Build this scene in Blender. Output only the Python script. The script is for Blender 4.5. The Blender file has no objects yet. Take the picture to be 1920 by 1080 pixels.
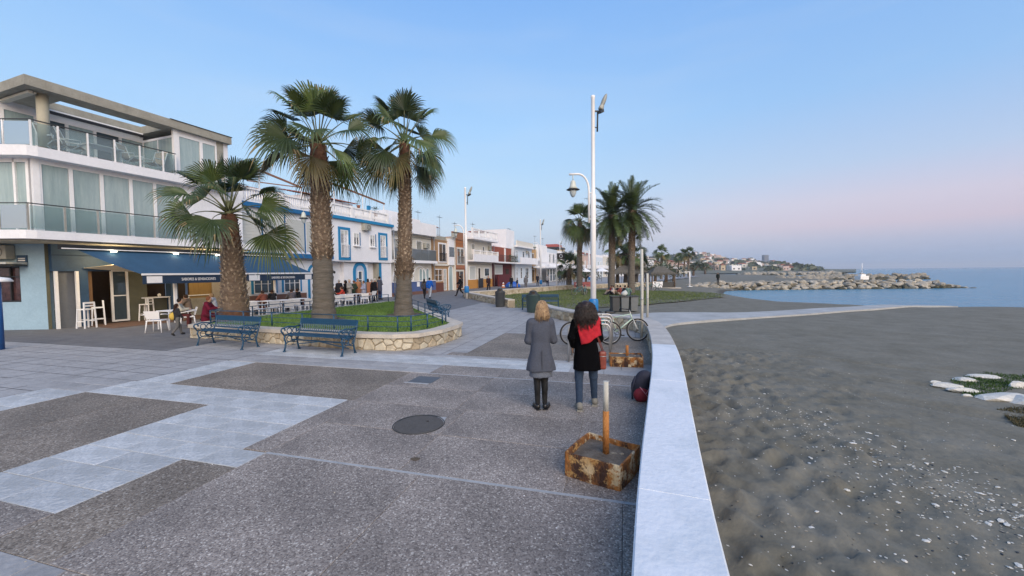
import bpy, math, random
import numpy as np
from mathutils import Matrix, Vector, Euler
random.seed(7); RNG = np.random.RandomState(11)
sc = bpy.context.scene
COL = sc.collection
PI = math.pi
# ------------------------------------------------------------------ camera, sky, sun, exposure
CAMH = 2.08; FPX = 750.0
cam_d = bpy.data.cameras.new('camera'); cam = bpy.data.objects.new('camera', cam_d); COL.objects.link(cam)
cam_d.sensor_width = 36; cam_d.lens = 36*FPX/1920; cam_d.clip_start = .05; cam_d.clip_end = 60000
MC = Matrix.Rotation(PI/2-math.atan(30/750), 3, 'X') @ Matrix.Rotation(-.0105, 3, 'Z')
cam.location = (0, 0, CAMH); cam.rotation_euler = MC.to_euler()
sc.camera = cam
def G(px, py, z=0.):            # where a line of sight meets a level z
    d = MC @ Vector(((px-960)/FPX, -(py-540)/FPX, -1)); t = (z-CAMH)/d.z
    return d.x*t, d.y*t
def PY(px, py, Y):              # ... or a depth Y
    d = MC @ Vector(((px-960)/FPX, -(py-540)/FPX, -1)); t = Y/d.y
    return d.x*t, Y, CAMH+d.z*t

SUN_AZ = math.radians(160)      # clockwise from +Y: behind the camera, gone down; its wide afterglow lights the place
SUN_EL = math.radians(6)
world = bpy.data.worlds.new('World'); sc.world = world; world.use_nodes = True
nt = world.node_tree; nt.nodes.clear(); N = nt.nodes.new; L = nt.links.new
out = N('ShaderNodeOutputWorld'); add = N('ShaderNodeAddShader')
bg1 = N('ShaderNodeBackground'); bg2 = N('ShaderNodeBackground')
sky = N('ShaderNodeTexSky'); sky.sky_type = 'NISHITA'; sky.sun_disc = False
sky.sun_elevation = math.radians(3); sky.sun_rotation = SUN_AZ
bg1.inputs[1].default_value = .05
L(sky.outputs[0], bg1.inputs[0])
tc = N('ShaderNodeTexCoord'); sep = N('ShaderNodeSeparateXYZ'); L(tc.outputs['Generated'], sep.inputs[0])
def s2l(c): return tuple(((x/255+.055)/1.055)**2.4 if x > 10 else x/255/12.92 for x in c)
def ramp(stops):
    r = N('ShaderNodeValToRGB'); e = r.color_ramp.elements
    while len(e) > 1: e.remove(e[-1])
    for i, (p, c) in enumerate(stops):
        if i == 0: e[0].position = p; el = e[0]
        else: el = e.new(p)
        el.color = (*s2l(c), 1)
    L(sep.outputs[2], r.inputs[0]); return r
r_main = ramp([(0, (138,172,212)), (.02, (146,180,220)), (.06, (162,188,226)), (.11, (176,200,235)), (.2, (172,207,244)), (.33, (158,202,250)), (.55, (126,178,244)), (.8, (96,146,214)), (1, (84,130,200))])
r_pink = ramp([(0, (126,164,212)), (.022, (140,172,216)), (.05, (164,178,218)), (.085, (199,186,215)), (.13, (204,196,223)), (.2, (178,198,234)), (.33, (146,190,242)), (.55, (122,173,240)), (.8, (96,146,214)), (1, (84,130,200))])
r_west = ramp([(0, (250,205,170)), (.08, (252,222,190)), (.2, (248,236,222)), (.4, (205,222,244)), (.7, (120,168,226)), (1, (84,130,200))])
def dotmask(az, lo, hi):
    d = N('ShaderNodeVectorMath'); d.operation = 'DOT_PRODUCT'; d.inputs[1].default_value = (math.sin(az), math.cos(az), 0)
    L(tc.outputs['Generated'], d.inputs[0])
    m = N('ShaderNodeMapRange'); m.interpolation_type = 'SMOOTHSTEP'; m.inputs[1].default_value = lo; m.inputs[2].default_value = hi
    L(d.outputs['Value'], m.inputs[0]); return m
mp = dotmask(math.radians(63), .45, 1.0); mw = dotmask(SUN_AZ, -.1, 1.0)
mx = N('ShaderNodeMixRGB'); L(mp.outputs[0], mx.inputs[0]); L(r_main.outputs[0], mx.inputs[1]); L(r_pink.outputs[0], mx.inputs[2])
wg = N('ShaderNodeVectorMath'); wg.operation = 'SCALE'; wg.inputs['Scale'].default_value = 1.25; L(r_west.outputs[0], wg.inputs[0])
mx2 = N('ShaderNodeMixRGB'); L(mw.outputs[0], mx2.inputs[0]); L(mx.outputs[0], mx2.inputs[1]); L(wg.outputs[0], mx2.inputs[2])
cm = N('ShaderNodeMapping'); cm.inputs['Scale'].default_value = (1.2,1.2,7); cm.inputs['Rotation'].default_value = (.12,.08,0); L(tc.outputs['Generated'], cm.inputs[0])
cn = N('ShaderNodeTexNoise'); cn.inputs['Scale'].default_value = 1.6; cn.inputs['Detail'].default_value = 5; L(cm.outputs[0], cn.inputs[0])
cr_ = N('ShaderNodeMapRange'); cr_.inputs[1].default_value = .48; cr_.inputs[2].default_value = .8; cr_.inputs[3].default_value = 0; cr_.inputs[4].default_value = .22; L(cn.outputs['Fac'], cr_.inputs[0])
cx_ = N('ShaderNodeMixRGB'); cx_.inputs[2].default_value = (.62,.70,.84,1); L(cr_.outputs[0], cx_.inputs[0]); L(mx2.outputs[0], cx_.inputs[1]); L(cx_.outputs[0], bg2.inputs[0]); bg2.inputs[1].default_value = .66
L(bg1.outputs[0], add.inputs[0]); L(bg2.outputs[0], add.inputs[1]); L(add.outputs[0], out.inputs[0])
sun_d = bpy.data.lights.new('sun', 'SUN'); sun_d.energy = 2.25; sun_d.angle = math.radians(50); sun_d.color = (1, .85, .70)
sun = bpy.data.objects.new('sun', sun_d); COL.objects.link(sun)
sdir = Vector((math.sin(SUN_AZ)*math.cos(.6), math.cos(SUN_AZ)*math.cos(.6), math.sin(.6)))
sun.rotation_euler = sdir.to_track_quat('Z', 'Y').to_euler(); sun.location = (-30, -20, 30)
sc.view_settings.view_transform = 'Standard'; sc.view_settings.look = 'None'; sc.view_settings.gamma = 1
sc.view_settings.use_curve_mapping = False; sc.view_settings.exposure = .5
sc.render.engine = 'CYCLES'
try: sc.cycles.max_bounces = 6; sc.cycles.transparent_max_bounces = 12
except Exception: pass

# ------------------------------------------------------------------ materials
MATS = {}
def mat(name, col, rough=.8, var=.15, scale=5., col2=None, bump=0., metal=0., detail=4., rnd=0., bscale=None, spec=.5, emit=None, stretch=None, thr=None, alpha=None):
    """procedural material: base colour varied by noise, optional second colour in patches, relief, per-object shift"""
    if name in MATS: return MATS[name]
    m = bpy.data.materials.new(name); m.use_nodes = True; t = m.node_tree; n = t.nodes.new; l = t.links.new
    b = t.nodes['Principled BSDF']; b.inputs['Roughness'].default_value = rough; b.inputs['Metallic'].default_value = metal
    b.inputs['Specular IOR Level'].default_value = spec
    tx = n('ShaderNodeTexCoord'); mp_ = n('ShaderNodeMapping'); l(tx.outputs['Object'], mp_.inputs[0])
    if stretch: mp_.inputs['Scale'].default_value = stretch
    nz = n('ShaderNodeTexNoise'); nz.inputs['Scale'].default_value = scale; nz.inputs['Detail'].default_value = detail; nz.inputs['Roughness'].default_value = .62
    l(mp_.outputs[0], nz.inputs[0])
    cr = n('ShaderNodeValToRGB'); e = cr.color_ramp.elements
    lo, hi = thr if thr else (.3, .7)
    e[0].position = lo; e[1].position = hi
    c2 = col2 if col2 else tuple(min(1, x*(1+var)) for x in col)
    c1 = tuple(x*(1-var) for x in col) if not col2 else col
    e[0].color = (*c1, 1); e[1].color = (*c2, 1)
    l(nz.outputs['Fac'], cr.inputs[0]); o = cr.outputs[0]
    nz2 = n('ShaderNodeTexNoise'); nz2.inputs['Scale'].default_value = scale*9; nz2.inputs['Detail'].default_value = 3; l(mp_.outputs[0], nz2.inputs[0])
    mr = n('ShaderNodeMapRange'); mr.inputs[3].default_value = 1-var*.7; mr.inputs[4].default_value = 1+var*.7; mr.inputs[1].default_value = .3; mr.inputs[2].default_value = .7
    l(nz2.outputs['Fac'], mr.inputs[0])
    mu = n('ShaderNodeVectorMath'); mu.operation = 'SCALE'; l(o, mu.inputs[0]); l(mr.outputs[0], mu.inputs['Scale']); o = mu.outputs[0]
    if rnd:
        oi = n('ShaderNodeObjectInfo'); m2 = n('ShaderNodeMapRange'); m2.inputs[3].default_value = 1-rnd; m2.inputs[4].default_value = 1+rnd
        l(oi.outputs['Random'], m2.inputs[0]); mu2 = n('ShaderNodeVectorMath'); mu2.operation = 'SCALE'; l(o, mu2.inputs[0]); l(m2.outputs[0], mu2.inputs['Scale']); o = mu2.outputs[0]
    l(o, b.inputs['Base Color'])
    if bump:
        bp = n('ShaderNodeBump'); bp.inputs['Strength'].default_value = bump; bp.inputs['Distance'].default_value = .02
        if bscale:
            nb = n('ShaderNodeTexNoise'); nb.inputs['Scale'].default_value = bscale; nb.inputs['Detail'].default_value = 4; l(mp_.outputs[0], nb.inputs[0]); l(nb.outputs['Fac'], bp.inputs['Height'])
        else: l(nz2.outputs['Fac'], bp.inputs['Height'])
        l(bp.outputs[0], b.inputs['Normal'])
    if emit:
        b.inputs['Emission Color'].default_value = (*emit[0], 1); b.inputs['Emission Strength'].default_value = emit[1]
    MATS[name] = m; return m
def glassmat(name, tint, opac, rough=.03):
    if name in MATS: return MATS[name]
    m = bpy.data.materials.new(name); m.use_nodes = True; t = m.node_tree; n = t.nodes.new; l = t.links.new
    t.nodes.remove(t.nodes['Principled BSDF'])
    tr = n('ShaderNodeBsdfTransparent'); tr.inputs[0].default_value = (*tint, 1)
    df = n('ShaderNodeBsdfPrincipled'); df.inputs['Base Color'].default_value = (*[x*.5 for x in tint], 1); df.inputs['Roughness'].default_value = .12
    gl = n('ShaderNodeBsdfGlossy'); gl.inputs['Roughness'].default_value = rough; gl.inputs[0].default_value = (.55,.62,.68,1)
    fr = n('ShaderNodeFresnel'); fr.inputs[0].default_value = 1.5
    m1 = n('ShaderNodeMixShader'); m1.inputs[0].default_value = opac; l(tr.outputs[0], m1.inputs[1]); l(df.outputs[0], m1.inputs[2])
    m2 = n('ShaderNodeMixShader'); l(fr.outputs[0], m2.inputs[0]); l(m1.outputs[0], m2.inputs[1]); l(gl.outputs[0], m2.inputs[2])
    l(m2.outputs[0], t.nodes['Material Output'].inputs[0]); MATS[name] = m; return m

# ------------------------------------------------------------------ mesh building
class MB:
    def __init__(s): s.v = []; s.f = []; s.m = []; s.sm = []
    def add(s, vs, fs, m=0, smooth=False):
        o = len(s.v); s.v += [tuple(p) for p in vs]
        for f in fs: s.f.append(tuple(i+o for i in f)); s.m.append(m); s.sm.append(smooth)
        return s
    def box(s, x0, x1, y0, y1, z0, z1, m=0):
        v = [(x0,y0,z0),(x1,y0,z0),(x1,y1,z0),(x0,y1,z0),(x0,y0,z1),(x1,y0,z1),(x1,y1,z1),(x0,y1,z1)]
        return s.add(v, [(3,2,1,0),(4,5,6,7),(0,1,5,4),(1,2,6,5),(2,3,7,6),(3,0,4,7)], m)
    def rbox(s, cx, cy, z0, z1, w, d, ang, m=0, taper=1.):      # turned box, w along ang
        c, q = math.cos(ang), math.sin(ang); vs = []
        for z, k in ((z0, 1.), (z1, taper)):
            for a, b in ((-1,-1),(1,-1),(1,1),(-1,1)):
                X = a*w/2*k; Y = b*d/2*k; vs.append((cx+X*c-Y*q, cy+X*q+Y*c, z))
        return s.add(vs, [(3,2,1,0),(4,5,6,7),(0,1,5,4),(1,2,6,5),(2,3,7,6),(3,0,4,7)], m)
    def prism(s, poly, z0, z1, m=0, top=None):
        n = len(poly); z1s = z1 if isinstance(z1, (list, tuple)) else [z1]*n
        vs = [(x,y,z0) for x,y in poly]+[(x,y,z) for (x,y),z in zip(poly, z1s)]
        s.add(vs, [tuple(range(n-1,-1,-1))], m); o = len(s.v)-2*n
        s.f.append(tuple(o+n+i for i in range(n))); s.m.append(m if top is None else top); s.sm.append(False)
        for i in range(n):
            j = (i+1) % n; s.f.append((o+i,o+j,o+n+j,o+n+i)); s.m.append(m); s.sm.append(False)
        return s
    def tube(s, pts, r, n=6, m=0, caps=True, smooth=True):
        pts = [Vector(p) for p in pts]; k = len(pts); rs = r if isinstance(r, (list, tuple)) else [r]*k
        vs = []; up = None
        for i, p in enumerate(pts):
            d = (pts[min(i+1,k-1)]-pts[max(i-1,0)])
            if d.length < 1e-9: d = Vector((0,0,1))
            d.normalize()
            if up is None:
                a = Vector((0,0,1)) if abs(d.z) < .9 else Vector((1,0,0)); up = d.cross(a).normalized()
            up = (up-d*up.dot(d)).normalized(); w = d.cross(up)
            for j in range(n):
                t = 2*PI*j/n; vs.append(p+(up*math.cos(t)+w*math.sin(t))*rs[i])
        fs = [(i*n+j, i*n+(j+1)%n, (i+1)*n+(j+1)%n, (i+1)*n+j) for i in range(k-1) for j in range(n)]
        s.add(vs, fs, m, smooth)
        if caps:
            o = len(s.v)-k*n; s.f.append(tuple(o+j for j in range(n-1,-1,-1))); s.f.append(tuple(o+(k-1)*n+j for j in range(n))); s.m += [m, m]; s.sm += [False, False]
        return s
    def bar(s, p, q, w, h=None, m=0):                            # square bar
        h = h or w; p = Vector(p); q = Vector(q); d = (q-p).normalized()
        a = Vector((0,0,1)) if abs(d.z) < .95 else Vector((0,1,0))
        sx = d.cross(a).normalized(); sy = sx.cross(d)
        vs = [c+sx*(i*w/2)+sy*(j*h/2) for c in (p, q) for i, j in ((-1,-1),(1,-1),(1,1),(-1,1))]
        return s.add(vs, [(3,2,1,0),(4,5,6,7),(0,1,5,4),(1,2,6,5),(2,3,7,6),(3,0,4,7)], m)
    def lathe(s, prof, n=12, c=(0,0,0), m=0, smooth=True):
        vs = [(c[0]+r*math.cos(2*PI*j/n), c[1]+r*math.sin(2*PI*j/n), c[2]+z) for r, z in prof for j in range(n)]
        k = len(prof); fs = [(i*n+j, i*n+(j+1)%n, (i+1)*n+(j+1)%n, (i+1)*n+j) for i in range(k-1) for j in range(n)]
        s.add(vs, fs, m, smooth); o = len(s.v)-k*n
        s.f.append(tuple(o+j for j in range(n-1,-1,-1))); s.f.append(tuple(o+(k-1)*n+j for j in range(n))); s.m += [m, m]; s.sm += [False, False]
        return s
    def torus(s, c, R, r, ax='y', n=24, k=6, m=0):
        vs = []; fs = []
        for i in range(n):
            t = 2*PI*i/n
            for j in range(k):
                q = 2*PI*j/k; a = (R+r*math.cos(q)); x, z, y = a*math.cos(t), a*math.sin(t), r*math.sin(q)
                vs.append((c[0]+x, c[1]+y, c[2]+z) if ax == 'y' else ((c[0]+y, c[1]+x, c[2]+z) if ax == 'x' else (c[0]+x, c[1]+z, c[2]+y)))
        for i in range(n):
            for j in range(k): fs.append((i*k+j, ((i+1)%n)*k+j, ((i+1)%n)*k+(j+1)%k, i*k+(j+1)%k))
        return s.add(vs, fs, m, True)
    def merge(s, o):
        k = len(s.v); s.v += o.v; s.f += [tuple(i+k for i in f) for f in o.f]; s.m += o.m; s.sm += o.sm; return s
    def mesh(s, name, mats, inv=None):
        me = bpy.data.meshes.new(name)
        vs = s.v if inv is None else [tuple(inv @ Vector(p)) for p in s.v]
        me.from_pydata(vs, [], s.f)
        for m_ in (mats if isinstance(mats, (list, tuple)) else [mats]): me.materials.append(m_)
        me.polygons.foreach_set('material_index', s.m); me.polygons.foreach_set('use_smooth', s.sm)
        me.validate(); me.update(); return me
    def build(s, name, mats, parent=None, world=False, bevel=0., **kw):
        inv = None
        if world and parent is not None: inv = WM(parent).inverted()
        o = bpy.data.objects.new(name, s.mesh(name, mats, inv)); COL.objects.link(o)
        if parent is not None: o.parent = parent
        if bevel:
            b = o.modifiers.new('bevel', 'BEVEL'); b.width = bevel; b.segments = 2; b.limit_method = 'ANGLE'
        for k, v in kw.items(): o[k] = v
        return o
def WM(o):
    m = Matrix.LocRotScale(o.location, o.rotation_euler, o.scale)
    return WM(o.parent) @ m if o.parent else m
def tag(o, label, cat, group=None):
    o['label'] = label; o['category'] = cat
    if group: o['group'] = group
    return o
def thing(name, label, cat, loc=(0,0,0), rot=0., group=None):
    o = bpy.data.objects.new(name, None); COL.objects.link(o); o.empty_display_size = .2
    o.location = loc; o.rotation_euler = (0, 0, rot); return tag(o, label, cat, group)
def struct(name, mb, mats): return mb.build(name, mats, kind='structure')
def stuff(name, mb, mats, parent=None, world=False, label=None, cat=None):
    o = mb.build(name, mats, parent, world, kind='stuff')
    if label: o['label'] = label; o['category'] = cat
    return o
def children(o): return [c for c in KIDS.get(o.name, [])] if False else list(o.children)
def copy_tree(o, parent=None, label=None, loc=None, rot=None, group=None, scale=None):
    c = o.copy(); COL.objects.link(c)
    if parent is not None: c.parent = parent
    if label: c['label'] = label
    if group: c['group'] = group
    if loc is not None: c.location = loc
    if rot is not None: c.rotation_euler = (0, 0, rot)
    if scale is not None: c.scale = (scale,)*3
    for ch in list(o.children): copy_tree(ch, c)
    return c
def text_obj(txt, size, mat_, parent, loc, rot, depth=.004, align='CENTER'):
    cu = bpy.data.curves.new('lettering', 'FONT'); cu.body = txt; cu.size = size; cu.align_x = align; cu.extrude = depth
    to = bpy.data.objects.new('lettering_tmp', cu); COL.objects.link(to)
    bpy.context.view_layer.update()
    me = bpy.data.meshes.new_from_object(to.evaluated_get(bpy.context.evaluated_depsgraph_get()))
    bpy.data.objects.remove(to); me.materials.clear(); me.materials.append(mat_)
    o = bpy.data.objects.new('lettering', me); COL.objects.link(o); o.parent = parent; o.location = loc; o.rotation_euler = rot
    return o

# ------------------------------------------------------------------ implicit surfaces (bodies, cloth, bags)
def surface_net(V, org, h):
    nx, ny, nz = V.shape; S = V < 0
    cell = np.zeros((nx-1,ny-1,nz-1), bool); c0 = S[:-1,:-1,:-1]
    for dx in (0,1):
        for dy in (0,1):
            for dz in (0,1): cell |= S[dx:nx-1+dx, dy:ny-1+dy, dz:nz-1+dz] != c0
    idx = -np.ones(cell.shape, int); ii = np.argwhere(cell); idx[cell] = np.arange(len(ii))
    acc = np.zeros((len(ii), 3)); cnt = np.zeros(len(ii)); I, J, K = ii.T
    cor = [(a,b,c) for a in (0,1) for b in (0,1) for c in (0,1)]
    for a in cor:
        for ax in range(3):
            if a[ax]: continue
            b = list(a); b[ax] = 1
            va = V[I+a[0],J+a[1],K+a[2]]; vb = V[I+b[0],J+b[1],K+b[2]]
            hit = (va < 0) != (vb < 0)
            t = np.where(hit, va/np.where(va == vb, 1, va-vb), 0)
            p = np.tile(np.array(a, float), (len(ii),1)); p[:,ax] += t
            acc[hit] += p[hit]; cnt[hit] += 1
    P = org+(ii+acc/cnt[:,None])*h
    quads = []
    for ax in range(3):
        o1, o2 = [(1,2),(2,0),(0,1)][ax]
        sl0 = [slice(None)]*3; sl1 = [slice(None)]*3; sl0[ax] = slice(0,-1); sl1[ax] = slice(1,None)
        A = S[tuple(sl0)]; B = S[tuple(sl1)]; E = np.argwhere(A != B)
        E = E[(E[:,o1] > 0) & (E[:,o2] > 0) & (E[:,o1] < V.shape[o1]-1) & (E[:,o2] < V.shape[o2]-1)]
        fl = A[tuple(E.T)]
        def at(d1, d2):
            e = E.copy(); e[:,o1] -= d1; e[:,o2] -= d2; return idx[tuple(e.T)]
        q = np.stack([at(1,1), at(0,1), at(0,0), at(1,0)], 1)
        q[~fl] = q[~fl][:, ::-1]; quads.append(q)
    Q = np.concatenate(quads); return P, Q[(Q >= 0).all(1)]
def sdf_eval(prims, X, Y, Z, k):
    D = None
    for p in prims:
        t = p[0]
        if t == 'c':     # round cone a, b, ra, rb
            a, b, ra, rb = np.array(p[1], float), np.array(p[2], float), p[3], p[4]
            d = b-a; L2 = max((d**2).sum(), 1e-9); u = np.clip(((X-a[0])*d[0]+(Y-a[1])*d[1]+(Z-a[2])*d[2])/L2, 0, 1)
            v = np.sqrt((X-a[0]-u*d[0])**2+(Y-a[1]-u*d[1])**2+(Z-a[2]-u*d[2])**2)-(ra+(rb-ra)*u)
        elif t == 'e':   # ellipsoid centre, radii
            c, r = p[1], p[2]; q = np.sqrt(((X-c[0])/r[0])**2+((Y-c[1])/r[1])**2+((Z-c[2])/r[2])**2); v = (q-1)*min(r)
        elif t == 'l':   # vertical loft rows (z, cx, cy, rx, ry), squareness, fold amount
            T = np.array(p[1], float); T = T[np.argsort(T[:,0])]
            cx, cy, rx, ry = (np.interp(Z, T[:,0], T[:,i]) for i in (1,2,3,4))
            e = p[2]; dx, dy = (X-cx)/rx, (Y-cy)/ry
            q = (np.abs(dx)**e+np.abs(dy)**e)**(1/e); v = (q-1)*np.minimum(rx, ry)
            if len(p) > 3 and p[3]:
                an = np.arctan2(dy, dx); z0, z1 = T[0,0], T[-1,0]
                v = v+p[3]*np.sin(an*7+2*np.sin(an*2+1))*np.clip(1-(Z-z0)/(.45*(z1-z0)), 0, 1)
            v = np.maximum(v, np.maximum(T[0,0]-Z, Z-T[-1,0]))
        elif t == 'b':   # rounded box centre, half sizes, r
            c, hsz, r = p[1], p[2], p[3]
            qx, qy, qz = np.abs(X-c[0])-hsz[0]+r, np.abs(Y-c[1])-hsz[1]+r, np.abs(Z-c[2])-hsz[2]+r
            v = np.sqrt(np.maximum(qx,0)**2+np.maximum(qy,0)**2+np.maximum(qz,0)**2)+np.minimum(np.maximum(qx,np.maximum(qy,qz)),0)-r
        kk = k if t != 'b' else k*.5
        if D is None: D = v
        else:
            hh = np.clip(.5+.5*(D-v)/kk, 0, 1); D = D*(1-hh)+v*hh-kk*hh*(1-hh)
    return D
def bounds(prims):
    lo = np.full(3, 1e9); hi = -lo
    for p in prims:
        if p[0] == 'c':
            for q, r in ((p[1],p[3]),(p[2],p[4])): lo = np.minimum(lo, np.array(q)-r); hi = np.maximum(hi, np.array(q)+r)
        elif p[0] == 'e': lo = np.minimum(lo, np.array(p[1])-p[2]); hi = np.maximum(hi, np.array(p[1])+p[2])
        elif p[0] == 'b': lo = np.minimum(lo, np.array(p[1])-p[2]); hi = np.maximum(hi, np.array(p[1])+p[2])
        else:
            for r in p[1]: lo = np.minimum(lo, (r[1]-r[3], r[2]-r[4], r[0])); hi = np.maximum(hi, (r[1]+r[3], r[2]+r[4], r[0]))
    return lo, hi
def blob(name, prims, res, mats, parent=None, k=.03, noise=0., nfreq=9., cut=None, smooth=True):
    lo, hi = bounds(prims); lo = lo-3*res-noise; hi = hi+3*res+noise
    n = np.ceil((hi-lo)/res).astype(int)+1
    g = [lo[i]+np.arange(n[i])*res for i in range(3)]
    X, Y, Z = np.meshgrid(*g, indexing='ij')
    D = sdf_eval(prims, X, Y, Z, k)
    if noise:
        D = D+noise*(np.sin(X*nfreq*1.3+np.sin(Z*nfreq)*1.7)*np.sin(Z*nfreq*.9+1+Y*3)+.6*np.sin(Y*nfreq*2.1+X*nfreq)*np.sin(Z*nfreq*2.3+.5))
    if cut: D = np.maximum(D, cut(X, Y, Z))
    D = np.where(np.abs(D) < 1e-7, 1e-7, D)
    P, Q = surface_net(D, lo, res)
    mb = MB(); mb.v = [tuple(p) for p in P]; mb.f = [tuple(int(i) for i in q) for q in Q]; mb.m = [0]*len(mb.f); mb.sm = [smooth]*len(mb.f)
    return mb.build(name, mats, parent)
# ------------------------------------------------------------------ shared materials
m_sand = mat('dark_sand', (.120,.114,.088), .95, .15, 1.3, col2=(.172,.165,.136), bump=.6, bscale=14)
def wet_sand(m):
    t = m.node_tree; n = t.nodes.new; l = t.links.new; b = t.nodes['Principled BSDF']
    src = b.inputs['Base Color'].links[0].from_socket
    tx = n('ShaderNodeTexCoord'); sp = n('ShaderNodeSeparateXYZ'); l(tx.outputs['Object'], sp.inputs[0])
    nz = n('ShaderNodeTexNoise'); nz.inputs['Scale'].default_value = .3; l(tx.outputs['Object'], nz.inputs[0])
    ad = n('ShaderNodeMath'); ad.operation = 'MULTIPLY_ADD'; ad.inputs[1].default_value = .25; l(nz.outputs['Fac'], ad.inputs[0]); l(sp.outputs[2], ad.inputs[2])
    mr = n('ShaderNodeMapRange'); mr.inputs[1].default_value = -.86; mr.inputs[2].default_value = -.98; l(ad.outputs[0], mr.inputs[0])
    mx_ = n('ShaderNodeMixRGB'); mx_.blend_type = 'MULTIPLY'; mx_.inputs[2].default_value = (.42,.42,.42,1); l(mr.outputs[0], mx_.inputs[0]); l(src, mx_.inputs[1])
    # pale shell grit, coarse grey patches
    vo = n('ShaderNodeTexVoronoi'); vo.inputs['Scale'].default_value = 22; l(tx.outputs['Object'], vo.inputs[0])
    s1 = n('ShaderNodeMath'); s1.operation = 'LESS_THAN'; s1.inputs[1].default_value = .13; l(vo.outputs['Distance'], s1.inputs[0])
    sv = n('ShaderNodeSeparateColor'); l(vo.outputs['Color'], sv.inputs[0])
    s2 = n('ShaderNodeMath'); s2.operation = 'GREATER_THAN'; s2.inputs[1].default_value = .9; l(sv.outputs[0], s2.inputs[0])
    s3 = n('ShaderNodeMath'); s3.operation = 'MULTIPLY'; l(s1.outputs[0], s3.inputs[0]); l(s2.outputs[0], s3.inputs[1])
    m3 = n('ShaderNodeMixRGB'); m3.inputs[2].default_value = (.5,.5,.47,1); l(s3.outputs[0], m3.inputs[0]); l(mx_.outputs[0], m3.inputs[1])
    l(m3.outputs[0], b.inputs['Base Color'])
wet_sand(m_sand)
m_water = mat('sea_water', (.045,.19,.29), .25, .1, .4, spec=.16)
def waves(m):
    t = m.node_tree; n = t.nodes.new; l = t.links.new; b = t.nodes['Principled BSDF']
    tx = n('ShaderNodeTexCoord'); mp_ = n('ShaderNodeMapping'); mp_.inputs['Scale'].default_value = (.35, 1., 1.); l(tx.outputs['Object'], mp_.inputs[0])
    a = n('ShaderNodeTexNoise'); a.inputs['Scale'].default_value = .9; a.inputs['Detail'].default_value = 5; l(mp_.outputs[0], a.inputs[0])
    bp = n('ShaderNodeBump'); bp.inputs['Strength'].default_value = .5; bp.inputs['Distance'].default_value = .6; l(a.outputs['Fac'], bp.inputs['Height']); l(bp.outputs[0], b.inputs['Normal'])
waves(m_water)
def agg_mat(name, c1, c2, c3, sc_=55):
    """exposed-aggregate paving: pale and dark pebbles in grey cement"""
    m = bpy.data.materials.new(name); m.use_nodes = True; t = m.node_tree; n = t.nodes.new; l = t.links.new; b = t.nodes['Principled BSDF']; b.inputs['Roughness'].default_value = .7
    tx = n('ShaderNodeTexCoord'); oi = n('ShaderNodeObjectInfo')
    vo = n('ShaderNodeTexVoronoi'); vo.inputs['Scale'].default_value = sc_; l(tx.outputs['Object'], vo.inputs[0])
    sv = n('ShaderNodeSeparateColor'); l(vo.outputs['Color'], sv.inputs[0])
    r = n('ShaderNodeValToRGB'); e = r.color_ramp.elements; e[0].position = .0; e[0].color = (*c1,1); e[1].position = 1; e[1].color = (*c3,1); k = e.new(.55); k.color = (*c2,1); k = e.new(.86); k.color = tuple(x*1.15 for x in c2)+(1,)
    l(sv.outputs[0], r.inputs[0])
    nz = n('ShaderNodeTexNoise'); nz.inputs['Scale'].default_value = .9; nz.inputs['Detail'].default_value = 6; l(tx.outputs['Object'], nz.inputs[0])
    mr = n('ShaderNodeMapRange'); mr.inputs[1].default_value = .3; mr.inputs[2].default_value = .7; mr.inputs[3].default_value = .70; mr.inputs[4].default_value = 1.22; l(nz.outputs['Fac'], mr.inputs[0])
    nz5 = n('ShaderNodeTexNoise'); nz5.inputs['Scale'].default_value = 3.2; nz5.inputs['Detail'].default_value = 8; nz5.inputs['Roughness'].default_value = .7; l(tx.outputs['Object'], nz5.inputs[0]); r5 = n('ShaderNodeMapRange'); r5.inputs[1].default_value = .58; r5.inputs[2].default_value = .72; r5.inputs[3].default_value = 1.; r5.inputs[4].default_value = .62; l(nz5.outputs['Fac'], r5.inputs[0]); m5 = n('ShaderNodeMath'); m5.operation = 'MULTIPLY'; l(mr.outputs[0], m5.inputs[0]); l(r5.outputs[0], m5.inputs[1]); mr = m5
    m2 = n('ShaderNodeMapRange'); m2.inputs[3].default_value = .93; m2.inputs[4].default_value = 1.07; l(oi.outputs['Random'], m2.inputs[0])
    mm = n('ShaderNodeMath'); mm.operation = 'MULTIPLY'; l(mr.outputs[0], mm.inputs[0]); l(m2.outputs[0], mm.inputs[1])
    mu = n('ShaderNodeVectorMath'); mu.operation = 'SCALE'; l(r.outputs[0], mu.inputs[0]); l(mm.outputs[0], mu.inputs['Scale']); l(mu.outputs[0], b.inputs['Base Color'])
    bp = n('ShaderNodeBump'); bp.inputs['Strength'].default_value = .45; bp.inputs['Distance'].default_value = .006; bp.invert = True; l(vo.outputs['Distance'], bp.inputs['Height']); l(bp.outputs[0], b.inputs['Normal'])
    MATS[name] = m; return m
m_agg = agg_mat('grey_aggregate', (.130,.106,.092), (.262,.225,.196), (.52,.475,.42), 78)
m_aggb = agg_mat('brown_aggregate', (.105,.083,.062), (.21,.175,.14), (.38,.345,.30), 66)
m_tile = mat('pale_stamped_concrete', (.345,.36,.365), .75, .2, 3.4, col2=(.51,.525,.535), bump=.7, rnd=.12, bscale=16)
m_tileg = mat('grey_stamped_concrete', (.27,.268,.268), .78, .16, 1.6, col2=(.37,.365,.365), bump=.5, rnd=.10, bscale=14)
m_tiled = mat('dark_paving', (.115,.115,.12), .8, .12, 2.0, col2=(.165,.165,.17), bump=.4, rnd=.06)
m_mortar = mat('pale_mortar', (.34,.35,.36), .9, .15, 8)
m_mortd = mat('grey_joint', (.155,.15,.15), .9, .15, 8)
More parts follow.
